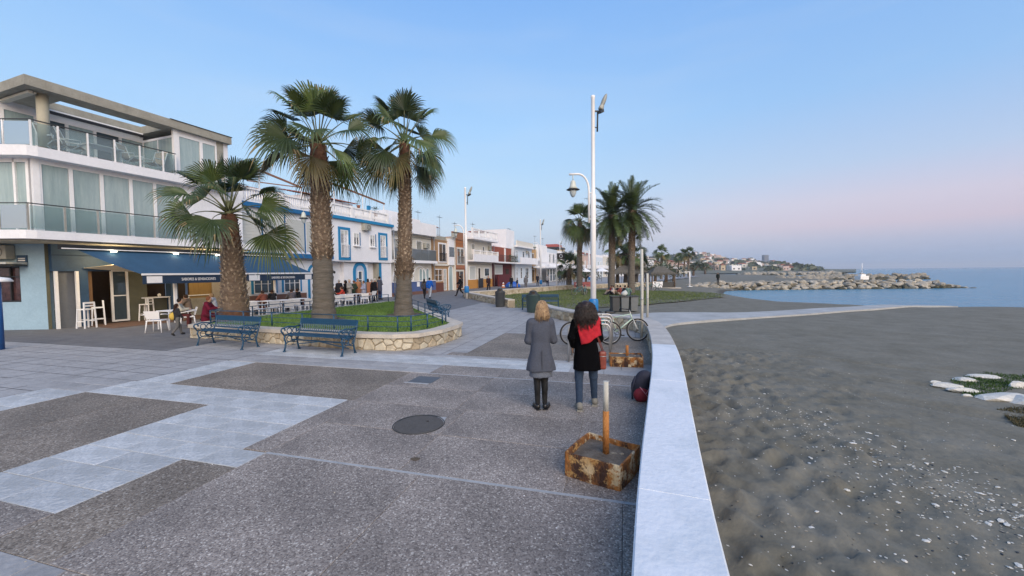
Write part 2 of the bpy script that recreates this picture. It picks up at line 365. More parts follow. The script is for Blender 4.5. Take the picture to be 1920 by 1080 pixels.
m_newcap = mat('fresh_pale_render', (.58,.63,.68), .8, .05, 1.3, col2=(.66,.70,.75), bump=.3, bscale=22, thr=(.44,.56))
m_oldcap = mat('weathered_cap_concrete', (.36,.345,.33), .85, .12, 3, col2=(.50,.48,.45), bump=.3)
m_stone = mat('honey_limestone', (.33,.28,.20), .85, .16, 6, col2=(.52,.46,.35), bump=.6, rnd=.22)
m_stonem = mat('wall_mortar', (.30,.25,.18), .95, .2, 12, bump=.5)
m_cap2 = mat('planter_cap_stone', (.42,.38,.32), .8, .12, 2.5, col2=(.56,.51,.44), bump=.3)
m_grass = mat('lawn_green', (.06,.105,.022), .9, .25, 3, col2=(.10,.15,.035), bump=.8)
m_grassb = mat('lawn_blades', (.085,.17,.028), .85, .3, 6, col2=(.14,.24,.05))
m_dry = mat('dry_lawn', (.08,.09,.045), .9, .25, .5, col2=(.14,.125,.085), bump=.8)
m_white = mat('white_paint', (.80,.80,.80), .45, .04, 3)
m_white2 = mat('white_plaster', (.76,.77,.80), .85, .05, 1.2, bump=.15)
m_blue = mat('navy_blue_paint', (.009,.055,.115), .35, .12, 6)
m_rust = mat('rusty_steel', (.16,.045,.012), .85, .3, 7, col2=(.42,.19,.05), bump=.7)
m_galv = mat('galvanised_steel', (.42,.42,.42), .35, .12, 12, metal=.7)
m_dkmetal = mat('dark_metal', (.03,.033,.036), .5, .1, 6)

# ------------------------------------------------------------------ sea, sand, hills
SEA = [(400,-60),(160,8),(80,24),(46,28),(36.6,28.8),(33.5,31.2),(28.2,31.3),(26,34.4),(25.8,40),(27.4,49),(29,55),(32.2,60.5),(38,64.6),(60,69),(76,78),(78,95),(84,118),(112,136),(122,190),(160,400),(330,820),(620,1300),(1200,2000),(3000,3600),(9000,4000),(9000,-60)]
def sea_dist(X, Y):
    P = np.array(SEA, float); Dm = np.full(X.shape, 1e9); ins = np.zeros(X.shape, bool)
    for i in range(len(P)):
        a, b = P[i], P[(i+1) % len(P)]; d = b-a
        t = np.clip(((X-a[0])*d[0]+(Y-a[1])*d[1])/(d@d), 0, 1)
        Dm = np.minimum(Dm, np.hypot(X-a[0]-t*d[0], Y-a[1]-t*d[1]))
        c = (a[1] > Y) != (b[1] > Y)
        xi = (b[0]-a[0])*(Y-a[1])/np.where(b[1]-a[1] == 0, 1e-9, b[1]-a[1])+a[0]
        ins ^= c & (X < xi)
    return np.where(ins, -Dm, Dm)
WALL_IN = [(-1.2,-3.4),(-.35,-.8),(.62,2.07),(1.07,3.33),(1.67,4.92),(2.27,6.5),(2.87,8.17),(3.55,10.3),(4.02,12.0),(4.20,13.1),(4.12,13.9),(3.75,14.5),(3.06,15.15),(2.3,16.6),(1.75,18.2),(1.4,19.6),(1.2,21.2)]
def smooth_line(P, n=6):
    o = []; P = [Vector(p) for p in P]
    for i in range(len(P)-1):
        p0, p1, p2, p3 = P[max(i-1,0)], P[i], P[i+1], P[min(i+2,len(P)-1)]
        for j in range(n):
            t = j/n; o.append(.5*((2*p1)+(p2-p0)*t+(2*p0-5*p1+4*p2-p3)*t*t+(3*p1-p0-3*p2+p3)*t**3))
    return o+[P[-1]]
def offset_line(P, d):
    o = []
    for i, p in enumerate(P):
        t = (P[min(i+1,len(P)-1)]-P[max(i-1,0)]).normalized(); o.append(Vector((p.x+t.y*d, p.y-t.x*d)))
    return o
wl_in = smooth_line(WALL_IN); wl_out = offset_line(wl_in, .50)
PROM = [(-60,-12),(-4.4,-12)]+[(p.x+.2, p.y) for p in wl_in]+[(1.5,22.5),(-.3,23.6),(-3.6,33.4),(4.6,46.5),(14,57),(26,75),(60,130),(90,200),(60,210),(-60,60)]
def base_h(X, Y):
    sd = sea_dist(X, Y)
    h = np.where(sd > 0, -1.2+.30*(1-np.exp(-np.maximum(sd,0)/1.6))+.075*np.maximum(sd-0, 0), -1.2+.12*sd)
    h = np.clip(h, -3, -.14)
    h = h+np.where(sd > 2, .02*np.sin(X*.9+np.sin(Y*.5))*np.sin(Y*.7+.6*np.sin(X*.31)), 0)
    h = np.where(Y > 120, np.minimum(h, -.5), h)
    return h
def under_prom(X, Y):
    P = np.array(PROM, float); ins = np.zeros(X.shape, bool)
    for i in range(len(P)):
        a, b = P[i], P[(i+1) % len(P)]; c = (a[1] > Y) != (b[1] > Y)
        xi = (b[0]-a[0])*(Y-a[1])/np.where(b[1]-a[1] == 0, 1e-9, b[1]-a[1])+a[0]; ins ^= c & (X < xi)
    return ins
def spaced(a, segs):
    o = [a]
    for end, st in segs:
        while o[-1] < end-1e-6: o.append(min(end, o[-1]+st))
    return np.array(o)
gx = spaced(-3000, [(-300,300),(-60,30),(-12,4),(.4,1),(9.5,.07),(16,.25),(45,.8),(130,2.5),(400,20),(3200,200)])
gy = spaced(-60, [(-4,8),(1.4,.6),(11.5,.075),(20,.2),(75,.9),(150,3),(500,25),(3600,200)])
GX, GY = np.meshgrid(gx, gy, indexing='ij'); GZ = base_h(GX, GY)
rng = np.random.RandomState(5)
def dip(cx, cy, r, dep, asp=1., an=0.):
    i0, i1 = np.searchsorted(gx, [cx-2.6*r, cx+2.6*r]); j0, j1 = np.searchsorted(gy, [cy-2.6*r, cy+2.6*r])
    x = GX[i0:i1,j0:j1]-cx; y = GY[i0:i1,j0:j1]-cy
    u_ = (x*math.cos(an)+y*math.sin(an))/asp; v_ = -x*math.sin(an)+y*math.cos(an); q = (u_**2+v_**2)/r**2
    GZ[i0:i1,j0:j1] += dep*(-np.exp(-q*1.6)+.55*np.exp(-(np.sqrt(q)-1.35)**2*5))
for i in range(1500):
    y = rng.uniform(1.2, 11); lo = np.interp(y, [p.y for p in wl_out[:70]], [p.x for p in wl_out[:70]])
    x = lo+abs(rng.normal(0, 1.5))+.1
    if rng.rand() > .35+.65*math.exp(-((x-lo)/2.4)**2): continue
    dip(x, y, rng.uniform(.07,.13), rng.uniform(.010,.032), rng.uniform(1,1.6), rng.uniform(1,2))
for i in range(160): dip(rng.uniform(4,16), rng.uniform(3,15), rng.uniform(.12,.35), rng.uniform(.004,.012), rng.uniform(1,2), rng.uniform(0,3))
x = GX; y = GY
tr = (y-1.5)-(9.2-1.15*(x-3.0))*1.0                       # diagonal wheel trench across the beach
for off_, dep, wd in ((0,.05,.30),(1.05,.012,.5),(2.1,.035,.22),(4.4,.03,.2),(-2.6,.02,.2)):
    GZ -= dep*np.exp(-((tr-off_-.15*np.sin(x*1.7))/wd)**2)*(1+.5*np.sin((x+y)*21))*((x > 3) & (x < 16) & (y > 1.3) & (y < 12))
    GZ += .4*dep*np.exp(-((tr-off_-.5)/.2)**2)*((x > 3) & (x < 16) & (y > 1.3) & (y < 12))
GZ = np.where(under_prom(GX, GY), np.minimum(GZ, -.3), GZ)
mb = MB(); nx_, ny_ = GX.shape
mb.v = [tuple(p) for p in np.stack([GX, GY, GZ], -1).reshape(-1,3)]
I_, J_ = np.meshgrid(np.arange(nx_-1), np.arange(ny_-1), indexing='ij'); a_ = (I_*ny_+J_).ravel()
mb.f = [tuple(int(t) for t in q) for q in np.stack([a_, a_+ny_, a_+ny_+1, a_+1], 1)]; mb.m = [0]*len(mb.f); mb.sm = [True]*len(mb.f)
struct('beach_sand', mb, m_sand)
mb = MB(); mb.add([(-3000,-400,-1.2),(9000,-400,-1.2),(9000,9000,-1.2),(-3000,9000,-1.2)], [(0,1,2,3)]); struct('sea', mb, m_water)

EPX = [900,1000,1100,1200,1290,1330,1360,1385,1410,1437,1458,1478,1500,1525,1560,1600]
EH = [14,16,20,24,26,25,22,16,15,9.5,12,8,5.5,2.5,1.2,.4]
def hill_z(X, Y):
    k = 960+750*X/np.maximum(Y, 1); e = np.interp(k, EPX, EH)
    s = np.clip((Y-330)/600, 0, 1); s = s*s*(3-2*s)
    bump_ = 1+.10*np.sin(X*.021+Y*.013)+.06*np.sin(X*.05-Y*.03+1)
    return -.6+e/750*930*s*bump_*np.clip((2600-Y)/1300, 0, 1)
hk = np.interp(np.linspace(0,1,110), [0,1], [.05,.86]); hy = np.array(list(np.linspace(300,1000,30))+list(np.linspace(1060,2600,14)))
HK, HY = np.meshgrid(hk, hy, indexing='ij'); HX = HK*HY; HZ = hill_z(HX, HY)
mb = MB(); mb.v = [tuple(p) for p in np.stack([HX, HY, HZ], -1).reshape(-1,3)]
a_ = (np.arange(109)[:,None]*44+np.arange(43)[None,:]).ravel(); mb.f = [(int(q),int(q+44),int(q+45),int(q+1)) for q in a_]; mb.m = [0]*len(mb.f); mb.sm = [True]*len(mb.f)
m_hill = mat('hillside_scrub', (.055,.075,.05), .95, .3, .012, col2=(.15,.14,.10), detail=8)
struct('hills', mb, m_hill)

def clip_poly(P, nx, ny, d):
    o = []
    for i in range(len(P)):
        a, b = P[i], P[(i+1) % len(P)]; da = a[0]*nx+a[1]*ny-d; db = b[0]*nx+b[1]*ny-d
        if da <= 0: o.append(a)
        if (da < 0) != (db < 0) and da != db:
            t = da/(da-db); o.append((a[0]+(b[0]-a[0])*t, a[1]+(b[1]-a[1])*t))
    return o
# ------------------------------------------------------------------ promenade and its paving, laid in a turned grid
PA = math.atan(210/750); EA = Vector((math.sin(PA), math.cos(PA))); EB = Vector((-math.cos(PA), math.sin(PA)))
def AB(a, b): return EA.x*a+EB.x*b, EA.y*a+EB.y*b
mb = MB(); mb.add([(x,y,-.014) for x, y in PROM], [tuple(range(len(PROM)))[::-1] if False else tuple(range(len(PROM)))])
prom = struct('promenade', mb, m_mortd)
def wall_x(y): return float(np.interp(y, [p.y for p in wl_in[:60]], [p.x for p in wl_in[:60]]))
def inprom(a, b):
    x, y = AB(a, b); return y < 13 and x < wall_x(y)+.12
tile_cache = {}
def wall_clip(P):
    cy = sum(p[1] for p in P)/len(P); cy = min(max(cy, -2), 12.5); x0 = wall_x(cy)+.16; t = Vector((wall_x(cy+.3)-wall_x(cy-.3), .6)).normalized()
    nx, ny = t.y, -t.x; return clip_poly(P, nx, ny, nx*x0+ny*cy)
def slab(name, a0, a1, b0, b1, m_, gap=.006, th=.014, z=0.):
    g = gap/2; P = [AB(a0+g,b0+g), AB(a0+g,b1-g), AB(a1-g,b1-g), AB(a1-g,b0+g)]; C = wall_clip(P)
    if len(C) < 3: return None
    if len(C) != 4 or any((Vector(c)-Vector(p)).length > 1e-5 for c, p in zip(C, P)):
        q = MB(); q.prism([p for p in C[::-1]], -th, z); return q.build(name, m_, prom)
    w, d = abs(b1-b0)-gap, abs(a1-a0)-gap; key = (round(w,3), round(d,3), m_.name)
    if key not in tile_cache:
        q = MB(); e = .004; W, D_ = w/2, d/2
        vs = [(-W,-D_,-th),(W,-D_,-th),(W,D_,-th),(-W,D_,-th),(-W,-D_,-e),(W,-D_,-e),(W,D_,-e),(-W,D_,-e),(-W+e,-D_+e,0),(W-e,-D_+e,0),(W-e,D_-e,0),(-W+e,D_-e,0)]
        q.add(vs, [(0,1,5,4),(1,2,6,5),(2,3,7,6),(3,0,4,7),(4,5,9,8),(5,6,10,9),(6,7,11,10),(7,4,8,11),(8,9,10,11)]); tile_cache[key] = q.mesh(name, m_)
    o = bpy.data.objects.new(name, tile_cache[key]); COL.objects.link(o); o.parent = prom
    cx, cy = AB((a0+a1)/2, (b0+b1)/2); o.location = (cx, cy, z+random.uniform(-.0015,.0015)); o.rotation_euler = (0,0,-PA); return o
ntile = 0
def tiles(a0, a1, b0, b1, m_, da=.37, db=.62, shift=0., name='paving_tile', gap=.006):
    global ntile
    na = max(1, round((a1-a0)/da)); nb = max(1, round((b1-b0)/db))
    for i in range(na):
        A0, A1 = a0+(a1-a0)*i/na, a0+(a1-a0)*(i+1)/na
        sh = (shift*(i % 2))*(b1-b0)/nb
        cuts = [b0]+[b0+(b1-b0)*j/nb+sh for j in range(1 if not sh else 0, nb+1) if b0+.05 < b0+(b1-b0)*j/nb+sh < b1-.05]+[b1]
        for B0, B1 in zip(cuts[:-1], cuts[1:]):
            if inprom(A0, B0) or inprom(A1, B1): slab(name, A0, A1, B0, B1, m_, gap); ntile += 1
def panels(a0, a1, b0, b1, m_, da=1.85, db=2.0): tiles(a0, a1, b0, b1, m_, da, db, name='aggregate_panel', gap=.0035)
# pale strips of the foreground
tiles(2.22, 3.28, 4.82, 6.42, m_tile, .355, .64, .5)
tiles(3.28, 3.65, 4.03, 6.42, m_tile, .37, .60)
tiles(3.65, 4.80, 4.39, 6.42, m_tile, .385, .68, .5)
tiles(4.80, 5.56, 4.39, 9.36, m_tile, .38, .62, .5)
tiles(2.22, 4.80, 9.36, 10.4, m_tile, .43, .52, .5)
tiles(5.56, 7.43, 8.42, 9.30, m_tile, .47, .44)
tiles(4.80, 5.56, 9.36, 12.2, m_tileg, .38, .62, .5)
tiles(.3, 1.8, 3.80, 7.6, m_tileg, .375, .63, .5)
panels(1.8, 2.22, 4.82, 8.4, m_agg, .42, 1.8)
panels(2.22, 4.80, 6.42, 9.36, m_aggb, 2.58, 1.47)
panels(5.56, 7.43, 4.3, 8.42, m_aggb, 1.87, 2.06)
panels(5.56, 7.43, -1.2, 4.3, m_agg, .935, 1.83)
panels(3.67, 5.56, -1.2, 4.03, m_agg, .945, 1.75)
panels(3.67, 5.56, 4.03, 4.39, m_agg, 1.89, .36)
panels(1.8, 3.63, -2.0, 4.03, m_agg, 1.83, 2.01); panels(1.8, 3.28, 4.03, 4.82, m_aggb, 1.48, .79)
panels(-3, 1.8, -4, 3.8, m_agg, 1.6, 1.95); panels(-3, .3, 3.8, 9, m_agg, 1.65, 1.75)
slab('joint_strip', 3.63, 3.67, -2.0, 4.03, m_mortar, .001)
slab('joint_strip', 7.43, 7.47, -2.0, 3.9, m_mortar, .001)
tiles(7.47, 8.2, 3.9, 9.30, m_tileg, .365, .68, .5); panels(7.47, 8.2, -2, 3.9, m_agg, .73, 1.5)
tiles(8.2, 9.0, 1.1, 9.30, m_tile, .4, .66, .5); tiles(8.2, 9.0, -2.4, 1.1, m_tileg, .4, .66, .5)
tiles(9.0, 9.25, -2.4, 9.3, m_tileg, .25, .6)
panels(9.25, 13.0, -2.6, 3.9, m_aggb, 1.87, 1.62); panels(9.25, 9.6, 3.9, 4.35, m_agg, .35, .45)
panels(1.8, 2.22, 8.4, 10.4, m_agg)
# the rest of the promenade: too far to pick tiles apart, one joined layer of slabs each
def field(a0, a1, b0, b1, m_, da, db, z=0., name='far_paving', jit=.0, test=None):
    q = MB(); na = max(1, round((a1-a0)/da)); nb = max(1, round((b1-b0)/db)); g = .008
    for i in range(na):
        for j in range(nb):
            A0 = a0+(a1-a0)*i/na+g; A1 = a0+(a1-a0)*(i+1)/na-g; B0 = b0+(b1-b0)*(j+.5*(i%2)*0)/nb+g; B1 = b0+(b1-b0)*(j+1)/nb-g
            c = AB((A0+A1)/2, (B0+B1)/2)
            if test and not test(*c): continue
            P = [AB(A0,B0), AB(A1,B0), AB(A1,B1), AB(A0,B1)]; zz = z+random.uniform(-.001,.001)
            q.add([(x,y,zz) for x, y in P], [(3,2,1,0)], random.choice((0,0,1)))
    return stuff(name, q, [m_, m_tileg if m_ is m_tile else m_], prom)
PR2 = [Vector(p) for p in PROM]
def in_poly(x, y, P):
    c = False
    for i in range(len(P)):
        a, b = P[i], P[(i+1) % len(P)]
        if (a[1] > y) != (b[1] > y) and x < (b[0]-a[0])*(y-a[1])/(b[1]-a[1])+a[0]: c = not c
    return c
inP = lambda x, y: in_poly(x, y, PROM)
field(5.56, 8.0, 9.30, 24, m_tileg, .47, .62, test=inP)
field(8.0, 10.0, 9.30, 12.2, m_tileg, .47, .62, test=inP)
field(8.0, 12.6, 12.2, 24, m_tiled, .47, .62, test=inP, name='dark_street_paving'); field(10.0, 12.6, 9.3, 12.2, m_tiled, .47, .62, test=inP, name='dark_street_paving')
field(2.22, 5.56, 10.4, 24, m_tileg, .47, .62, test=inP)
field(-3, 2.22, 9, 24, m_tileg, .47, .62, test=inP)
field(9.25, 20.5, 3.9, 9.30, m_tileg, .45, .6, test=inP)
field(13.0, 20.5, -4, 3.9, m_tileg, .45, .6, test=inP)
field(20.5, 60, -12, 9.3, m_tileg, .9, .9, test=inP, name='far_promenade_paving')
field(12.6, 60, 9.3, 34, m_tiled, .9, .9, test=inP, name='terrace_paving')
field(60, 200, -30, 40, m_tileg, 3, 3, test=inP, name='distant_promenade_paving')
m_terr = mat('terracotta_floor', (.10,.055,.038), .7, .2, 4, col2=(.16,.09,.06))

# ------------------------------------------------------------------ stone walls
def crazy(Lm, Hm, cw, ch, rs, gap=.012):
    nx = max(1, int(round(Lm/cw))); ny = max(1, int(round(Hm/ch))); pts = []
    for i in range(-1, nx+1):
        for j in range(-1, ny+1):
            if rs.random() < .16: continue
            pts.append(((i+.5+rs.uniform(-.42,.42)+.5*(j%2))*Lm/nx, (j+.5+rs.uniform(-.38,.38))*Hm/ny))
    cells = []
    for i, p in enumerate(pts):
        P = [(0,0),(Lm,0),(Lm,Hm),(0,Hm)]
        for j, q in enumerate(pts):
            if i == j or abs(p[0]-q[0]) > cw*2.6: continue
            dx, dy = q[0]-p[0], q[1]-p[1]; l = math.hypot(dx, dy)
            P = clip_poly(P, dx/l, dy/l, (dx*(p[0]+q[0])/2+dy*(p[1]+q[1])/2)/l-gap)
            if len(P) < 3: break
        if len(P) >= 3:
            A = sum(P[k][0]*P[(k+1)%len(P)][1]-P[(k+1)%len(P)][0]*P[k][1] for k in range(len(P)))/2
            if A > .002: cells.append(P)
    return cells
def stone_face(pts, z0, z1, parent, seed, cw=.30, ch=.19, as_parts=True, out=1, mats=None, name='stone', world=True):
    """stones laid on a face that follows the plan line pts (facing the side out points to)"""
    rs = random.Random(seed); ds = [0]
    for a, b in zip(pts[:-1], pts[1:]): ds.append(ds[-1]+math.hypot(b[0]-a[0], b[1]-a[1]))
    def P3(s, z, o):
        s = min(max(s, 0), ds[-1]); i = 0
        while i < len(ds)-2 and ds[i+1] < s: i += 1
        t = (s-ds[i])/max(ds[i+1]-ds[i], 1e-6); a, b = pts[i], pts[i+1]; l = math.hypot(b[0]-a[0], b[1]-a[1])
        nx, ny = (b[1]-a[1])/l*out, -(b[0]-a[0])/l*out
        return (a[0]+(b[0]-a[0])*t+nx*o, a[1]+(b[1]-a[1])*t+ny*o, z0+z)
    allq = MB(); mats = mats or [m_stone]
    for cell in crazy(ds[-1], z1-z0, cw, ch, rs):
        cx = sum(p[0] for p in cell)/len(cell); cz = sum(p[1] for p in cell)/len(cell); th = rs.uniform(.018,.045); k = len(cell)
        q = MB(); vs = [P3(*p, 0) for p in cell]+[P3(*p, th*.6) for p in cell]+[P3(cx+(p[0]-cx)*.8, cz+(p[1]-cz)*.78, th+rs.uniform(0,.01)) for p in cell]
        f = [(i,(i+1)%k,k+(i+1)%k,k+i) for i in range(k)]+[(k+i,k+(i+1)%k,2*k+(i+1)%k,2*k+i) for i in range(k)]+[tuple(2*k+i for i in range(k))]
        if out > 0: f = [tuple(reversed(t)) for t in f]
        q.add(vs, f, 0)
        if as_parts: q.build(name, rs.choice(mats), parent, world=True)
        else: q.m = [rs.randrange(len(mats))]*len(q.f); allq.merge(q)
    if not as_parts: stuff('stonework', allq, mats, parent, world=True)
m_stA = mat('cream_limestone', (.40,.35,.26), .85, .16, 6, col2=(.56,.51,.40), bump=.6, rnd=.18)
m_stB = mat('tan_limestone', (.26,.21,.14), .85, .2, 6, col2=(.42,.35,.25), bump=.6, rnd=.2)
STM = [m_stA, m_stA, m_stone, m_stB]

seawall = thing('seawall', 'low curved seawall with a freshly rendered pale cap between the promenade and the dark beach', 'wall', (wl_in[6*2].x, wl_in[12].y, 0))
def strip_cap(line_in, line_out, i0, i1, z0, z1, parent, m_, name):
    q = MB(); n = i1-i0+1; e = .012
    for i in range(i0, i1+1):
        a, b = line_in[i], line_out[i]; d = (b-a).normalized()
        q.v += [(a.x,a.y,z0),(a.x,a.y,z1-e),(a.x+d.x*e,a.y+d.y*e,z1),(b.x-d.x*e,b.y-d.y*e,z1),(b.x,b.y,z1-e),(b.x,b.y,z0)]
    for i in range(n-1):
        for j in range(6):
            q.f.append((i*6+j, (i+1)*6+j, (i+1)*6+(j+1)%6, i*6+(j+1)%6)); q.m.append(0); q.sm.append(False)
    q.f += [tuple(range(6)), tuple(range(n*6-1, n*6-7, -1))]; q.m += [0,0]; q.sm += [False]*2
    return q.build(name, m_, parent, world=True)
nW = len(wl_in)
core_in = offset_line(wl_in, .04); core_out = offset_line(wl_in, .46)
strip_cap(core_in, core_out, 0, nW-1, -.6, .375, seawall, m_stonem, 'wall_core')
isplit = min(range(nW), key=lambda i: abs(wl_in[i].y-8.9) if i < 60 else 99)
cuts = [0, 10, 16, 22, 28, 34, isplit]; cuts = sorted(set(c for c in cuts if c <= isplit))
for a_, b_ in zip(cuts[:-1], cuts[1:]): strip_cap(wl_in, wl_out, a_, b_, .377, .45-(.003 if a_ in (10,22,34) else 0), seawall, m_newcap, 'cap_segment')
i = isplit; k_ = 0
while i < nW-1:
    j = min(nW-1, i+5); strip_cap(wl_in, wl_out, i, j, .377, .447-.002*(k_ % 2), seawall, m_oldcap, 'old_cap_segment'); i = j; k_ += 1
stone_face([(p.x,p.y) for p in core_in[isplit-10:]], .0, .37, seawall, 3, cw=.34, ch=.2, out=-1, mats=STM)
q = MB()
for i in range(len(core_in[:isplit-9])-1):
    a, b = core_in[i], core_in[i+1]; q.add([(a.x-.01,a.y,0),(b.x-.01,b.y,0),(b.x-.01,b.y,.37),(a.x-.01,a.y,.37)], [(0,1,2,3)])
q.build('rendered_face', m_oldcap, seawall, world=True)

# planter with the three fan palms
PL = [(-10.75,13.25),(-9.0,12.62),(-6.6,11.72),(-4.25,10.85),(-3.2,10.62),(-2.55,10.78),(-2.05,11.5),(-1.72,12.5),(-1.66,13.1),(-1.9,13.6),(-4.1,18.4),(-6.3,23.2),(-6.9,23.7),(-7.5,23.1),(-9.5,18.0),(-10.9,14.0)]
def inset_poly(P, d):
    o = []; n = len(P); c = (sum(p[0] for p in P)/n, sum(p[1] for p in P)/n)
    for i in range(n):
        a, p, b = Vector(P[i-1]), Vector(P[i]), Vector(P[(i+1)%n]); t1 = (p-a).normalized(); t2 = (b-p).normalized()
        n1 = Vector((-t1.y,t1.x)); n2 = Vector((-t2.y,t2.x)); m_ = (n1+n2).normalized(); o.append(tuple(p+m_*d/max(.4, m_.dot(n1))))
    return o
planter = thing('raised_planter', 'raised grass planter with honey stone wall holding the three big fan palms', 'planter', (-6,15,0))
def ring(Po, Pi, z0, z1, name, m_, parent, jj=None):
    n = len(Po)
    for i in range(n):
        j = (i+1) % n; q = MB(); P = [Po[i], Po[j], Pi[j], Pi[i]]; q.prism(P, z0, z1-.002*(i%2)); q.build(name, m_, parent, world=True)
PLi = inset_poly(PL, .38); PLc = inset_poly(PL, .04); PLo = inset_poly(PL, -.035)
q = MB(); q.prism(PLc, -.05, .33); q.build('wall_core', m_stonem, planter, world=True)
ring(PLo, PLi, .34, .45, 'cap_stone', m_cap2, planter)
stone_face([PLc[i] for i in range(0, 10)], .0, .33, planter, 9, cw=.32, ch=.18, mats=STM)
stone_face([PLc[i] for i in (9,10,11,12,13,14,15,0)], .0, .33, planter, 10, cw=.6, ch=.2, mats=STM, as_parts=False)
q = MB(); q.prism(inset_poly(PL, .36), .3, .445); q.build('turf', m_grass, planter, world=True, kind='stuff')
def grass_blades(poly, n, z, h, seed, m_, name, parent=None, w=.012, keep=None):
    rs = random.Random(seed); q = MB(); xs = [p[0] for p in poly]; ys = [p[1] for p in poly]
    zf = z if callable(z) else (lambda x, y: z)
    k = 0
    while k < n:
        x, y = rs.uniform(min(xs),max(xs)), rs.uniform(min(ys),max(ys))
        if not in_poly(x, y, poly): continue
        k += 1
        if keep and not keep(x, y): continue
        t = rs.uniform(0,PI); hh = h*rs.uniform(.5,1.2); lx, ly = rs.gauss(0,.35)*hh, rs.gauss(0,.35)*hh; z_ = zf(x,y)
        q.add([(x-w*math.cos(t),y-w*math.sin(t),z_),(x+w*math.cos(t),y+w*math.sin(t),z_),(x+lx,y+ly,z_+hh)], [(0,1,2)])
    return stuff(name, q, m_, parent, world=parent is not None)
PBASE = [(-10.15,14.6),(-6.7,14.2),(-4.2,15.6)]
grass_blades(inset_poly(PL,.42), 30000, .445, .055, 2, m_grassb, 'grass', planter, keep=lambda x,y: min(math.hypot(x-a,y-b) for a, b in PBASE) > .62+random.random()*.5 and (math.sin(x*1.9+y)*math.sin(y*1.7-x*.6) > -.75 or random.random() < .5))
m_soil = mat('bare_soil', (.10,.075,.05), .95, .2, 5, bump=.6)
for a, b in PBASE:
    q = MB(); q.add([(a+(.72+.14*math.sin(k*2.3)+.08*math.sin(k*5))*math.cos(k*PI/10), b+(.72+.14*math.sin(k*2.3))*math.sin(k*PI/10), .451) for k in range(20)], [tuple(range(20))]); q.build('bare_soil', m_soil, planter, world=True, kind='stuff')

# lawn beyond the seawall and the wall round it
LAWN = [(-.2,24.2),(1.2,22.6),(3.2,22.4),(5,23.6),(8,25.2),(11,27.2),(14,29.6),(17,32),(19,35.5),(18.4,40),(15,43.5),(11,46.5),(8.2,49.0),(5.0,46.2),(.6,39.8),(-3.2,33.5)]
rs_ = random.Random(4); LJ = []
for i in range(len(LAWN)):
    a, b = LAWN[i], LAWN[(i+1)%len(LAWN)]
    for j in range(8):
        t = j/8; LJ.append((a[0]+(b[0]-a[0])*t+rs_.uniform(-.15,.15), a[1]+(b[1]-a[1])*t+rs_.uniform(-.15,.15)))
q = MB(); q.add([(x,y,-.085) for x, y in LJ], [tuple(range(len(LJ)))]); struct('lawn', q, m_dry)
def lawn_keep(x, y):
    e = min(abs((b[0]-a[0])*(a[1]-y)-(a[0]-x)*(b[1]-a[1]))/math.hypot(b[0]-a[0], b[1]-a[1]) for a, b in zip(LAWN[:10], LAWN[1:11]))
    return e/3.2+.25+.35*math.sin(x*.9+1.3*math.sin(y*.6))*math.sin(y*.8) > random.random()*1.1
grass_blades(LJ, 34000, -.09, .08, 6, mat('olive_lawn_blades', (.07,.115,.028), .85, .3, .7, col2=(.13,.16,.05)), 'lawn_grass', None, w=.03, keep=lawn_keep)
bpy.data.objects['lawn_grass']['label'] = 'rough green grass of the lawn beyond the seawall'; bpy.data.objects['lawn_grass']['category'] = 'grass'
W2 = [(-.25,23.7),(-1.6,27.0),(-3.2,31.4),(-4.1,33.6),(-4.0,34.2),(-3.4,34.7),(-1.0,38.0),(2.6,43.0),(5.0,46.3),(8.0,49.6),(14,53.5),(20,57)]
def low_wall(P, z0, z1, name, label, cw, m_cap_, width=.45, seed=1, parts=True, face=1):
    t = thing(name, label, 'wall', (P[0][0], P[0][1], 0)); V = [Vector(p) for p in P]; Oo = offset_line(V, width)
    ci = offset_line(V, .03); co = offset_line(V, width-.03)
    strip_cap(ci, co, 0, len(P)-1, z0, z1-.075, t, m_stonem, 'wall_core')
    for i in range(len(P)-1): strip_cap(V, Oo, i, i+1, z1-.073, z1-.002*(i%2), t, m_cap_, 'cap_stone')
    stone_face([(p.x,p.y) for p in ci], 0 if z0 < 0 else z0, z1-.08, t, seed, cw=cw, ch=.2, out=-1, mats=STM, as_parts=parts)
    stone_face([(p.x,p.y) for p in co], z0, z1-.08, t, seed+1, cw=cw, ch=.2, out=1, mats=STM, as_parts=False)
    return t
low_wall(W2[:5], -.2, .45, 'low_stone_wall', 'low cream stone wall running from the wheeled bin to the second lamp', .4, m_cap2, seed=21)
low_wall(W2[4:], -.2, .45, 'low_stone_wall', 'long low cream stone wall behind the lawn in front of the house row', .5, m_cap2, seed=31, parts=False)

# beach path
t_in = [(4.72,12.4),(5.2,13.9),(6.63,16.1),(10.46,17.7),(15.5,19.6),(23.28,22.9),(28.5,25.5)]
t_out = [(3.9,15.2),(5.0,18.4),(7.2,20.3),(11.0,20.0),(15.4,21.2),(22.9,23.9),(28.3,26.2)]
def dens(P, n=6): return [tuple(p) for p in smooth_line([Vector(p) for p in P], n)]
ti, to_ = dens(t_in), dens(t_out)
def hz(x, y): return float(base_h(np.array([[x]]), np.array([[y]]))[0,0])
q = MB(); n_ = len(ti)
for (x0,y0),(x1,y1) in zip(ti, to_):
    z_ = max(hz(x0,y0), hz((x0+x1)/2,(y0+y1)/2), hz(x1,y1))+.075; q.v += [(x0,y0,z_),(x1,y1,z_),(x0,y0,z_-.3),(x1,y1,z_-.3)]
for i in range(n_-1):
    q.f += [(4*i,4*i+4,4*i+5,4*i+1),(4*i,4*i+2,4*i+6,4*i+4),(4*i+1,4*i+5,4*i+7,4*i+3)]; q.m += [0]*3; q.sm += [False]*3
m_path = mat('beach_path_concrete', (.30,.31,.31), .85, .1, .9, col2=(.42,.43,.43), bump=.3)
struct('beach_path', q, m_path)

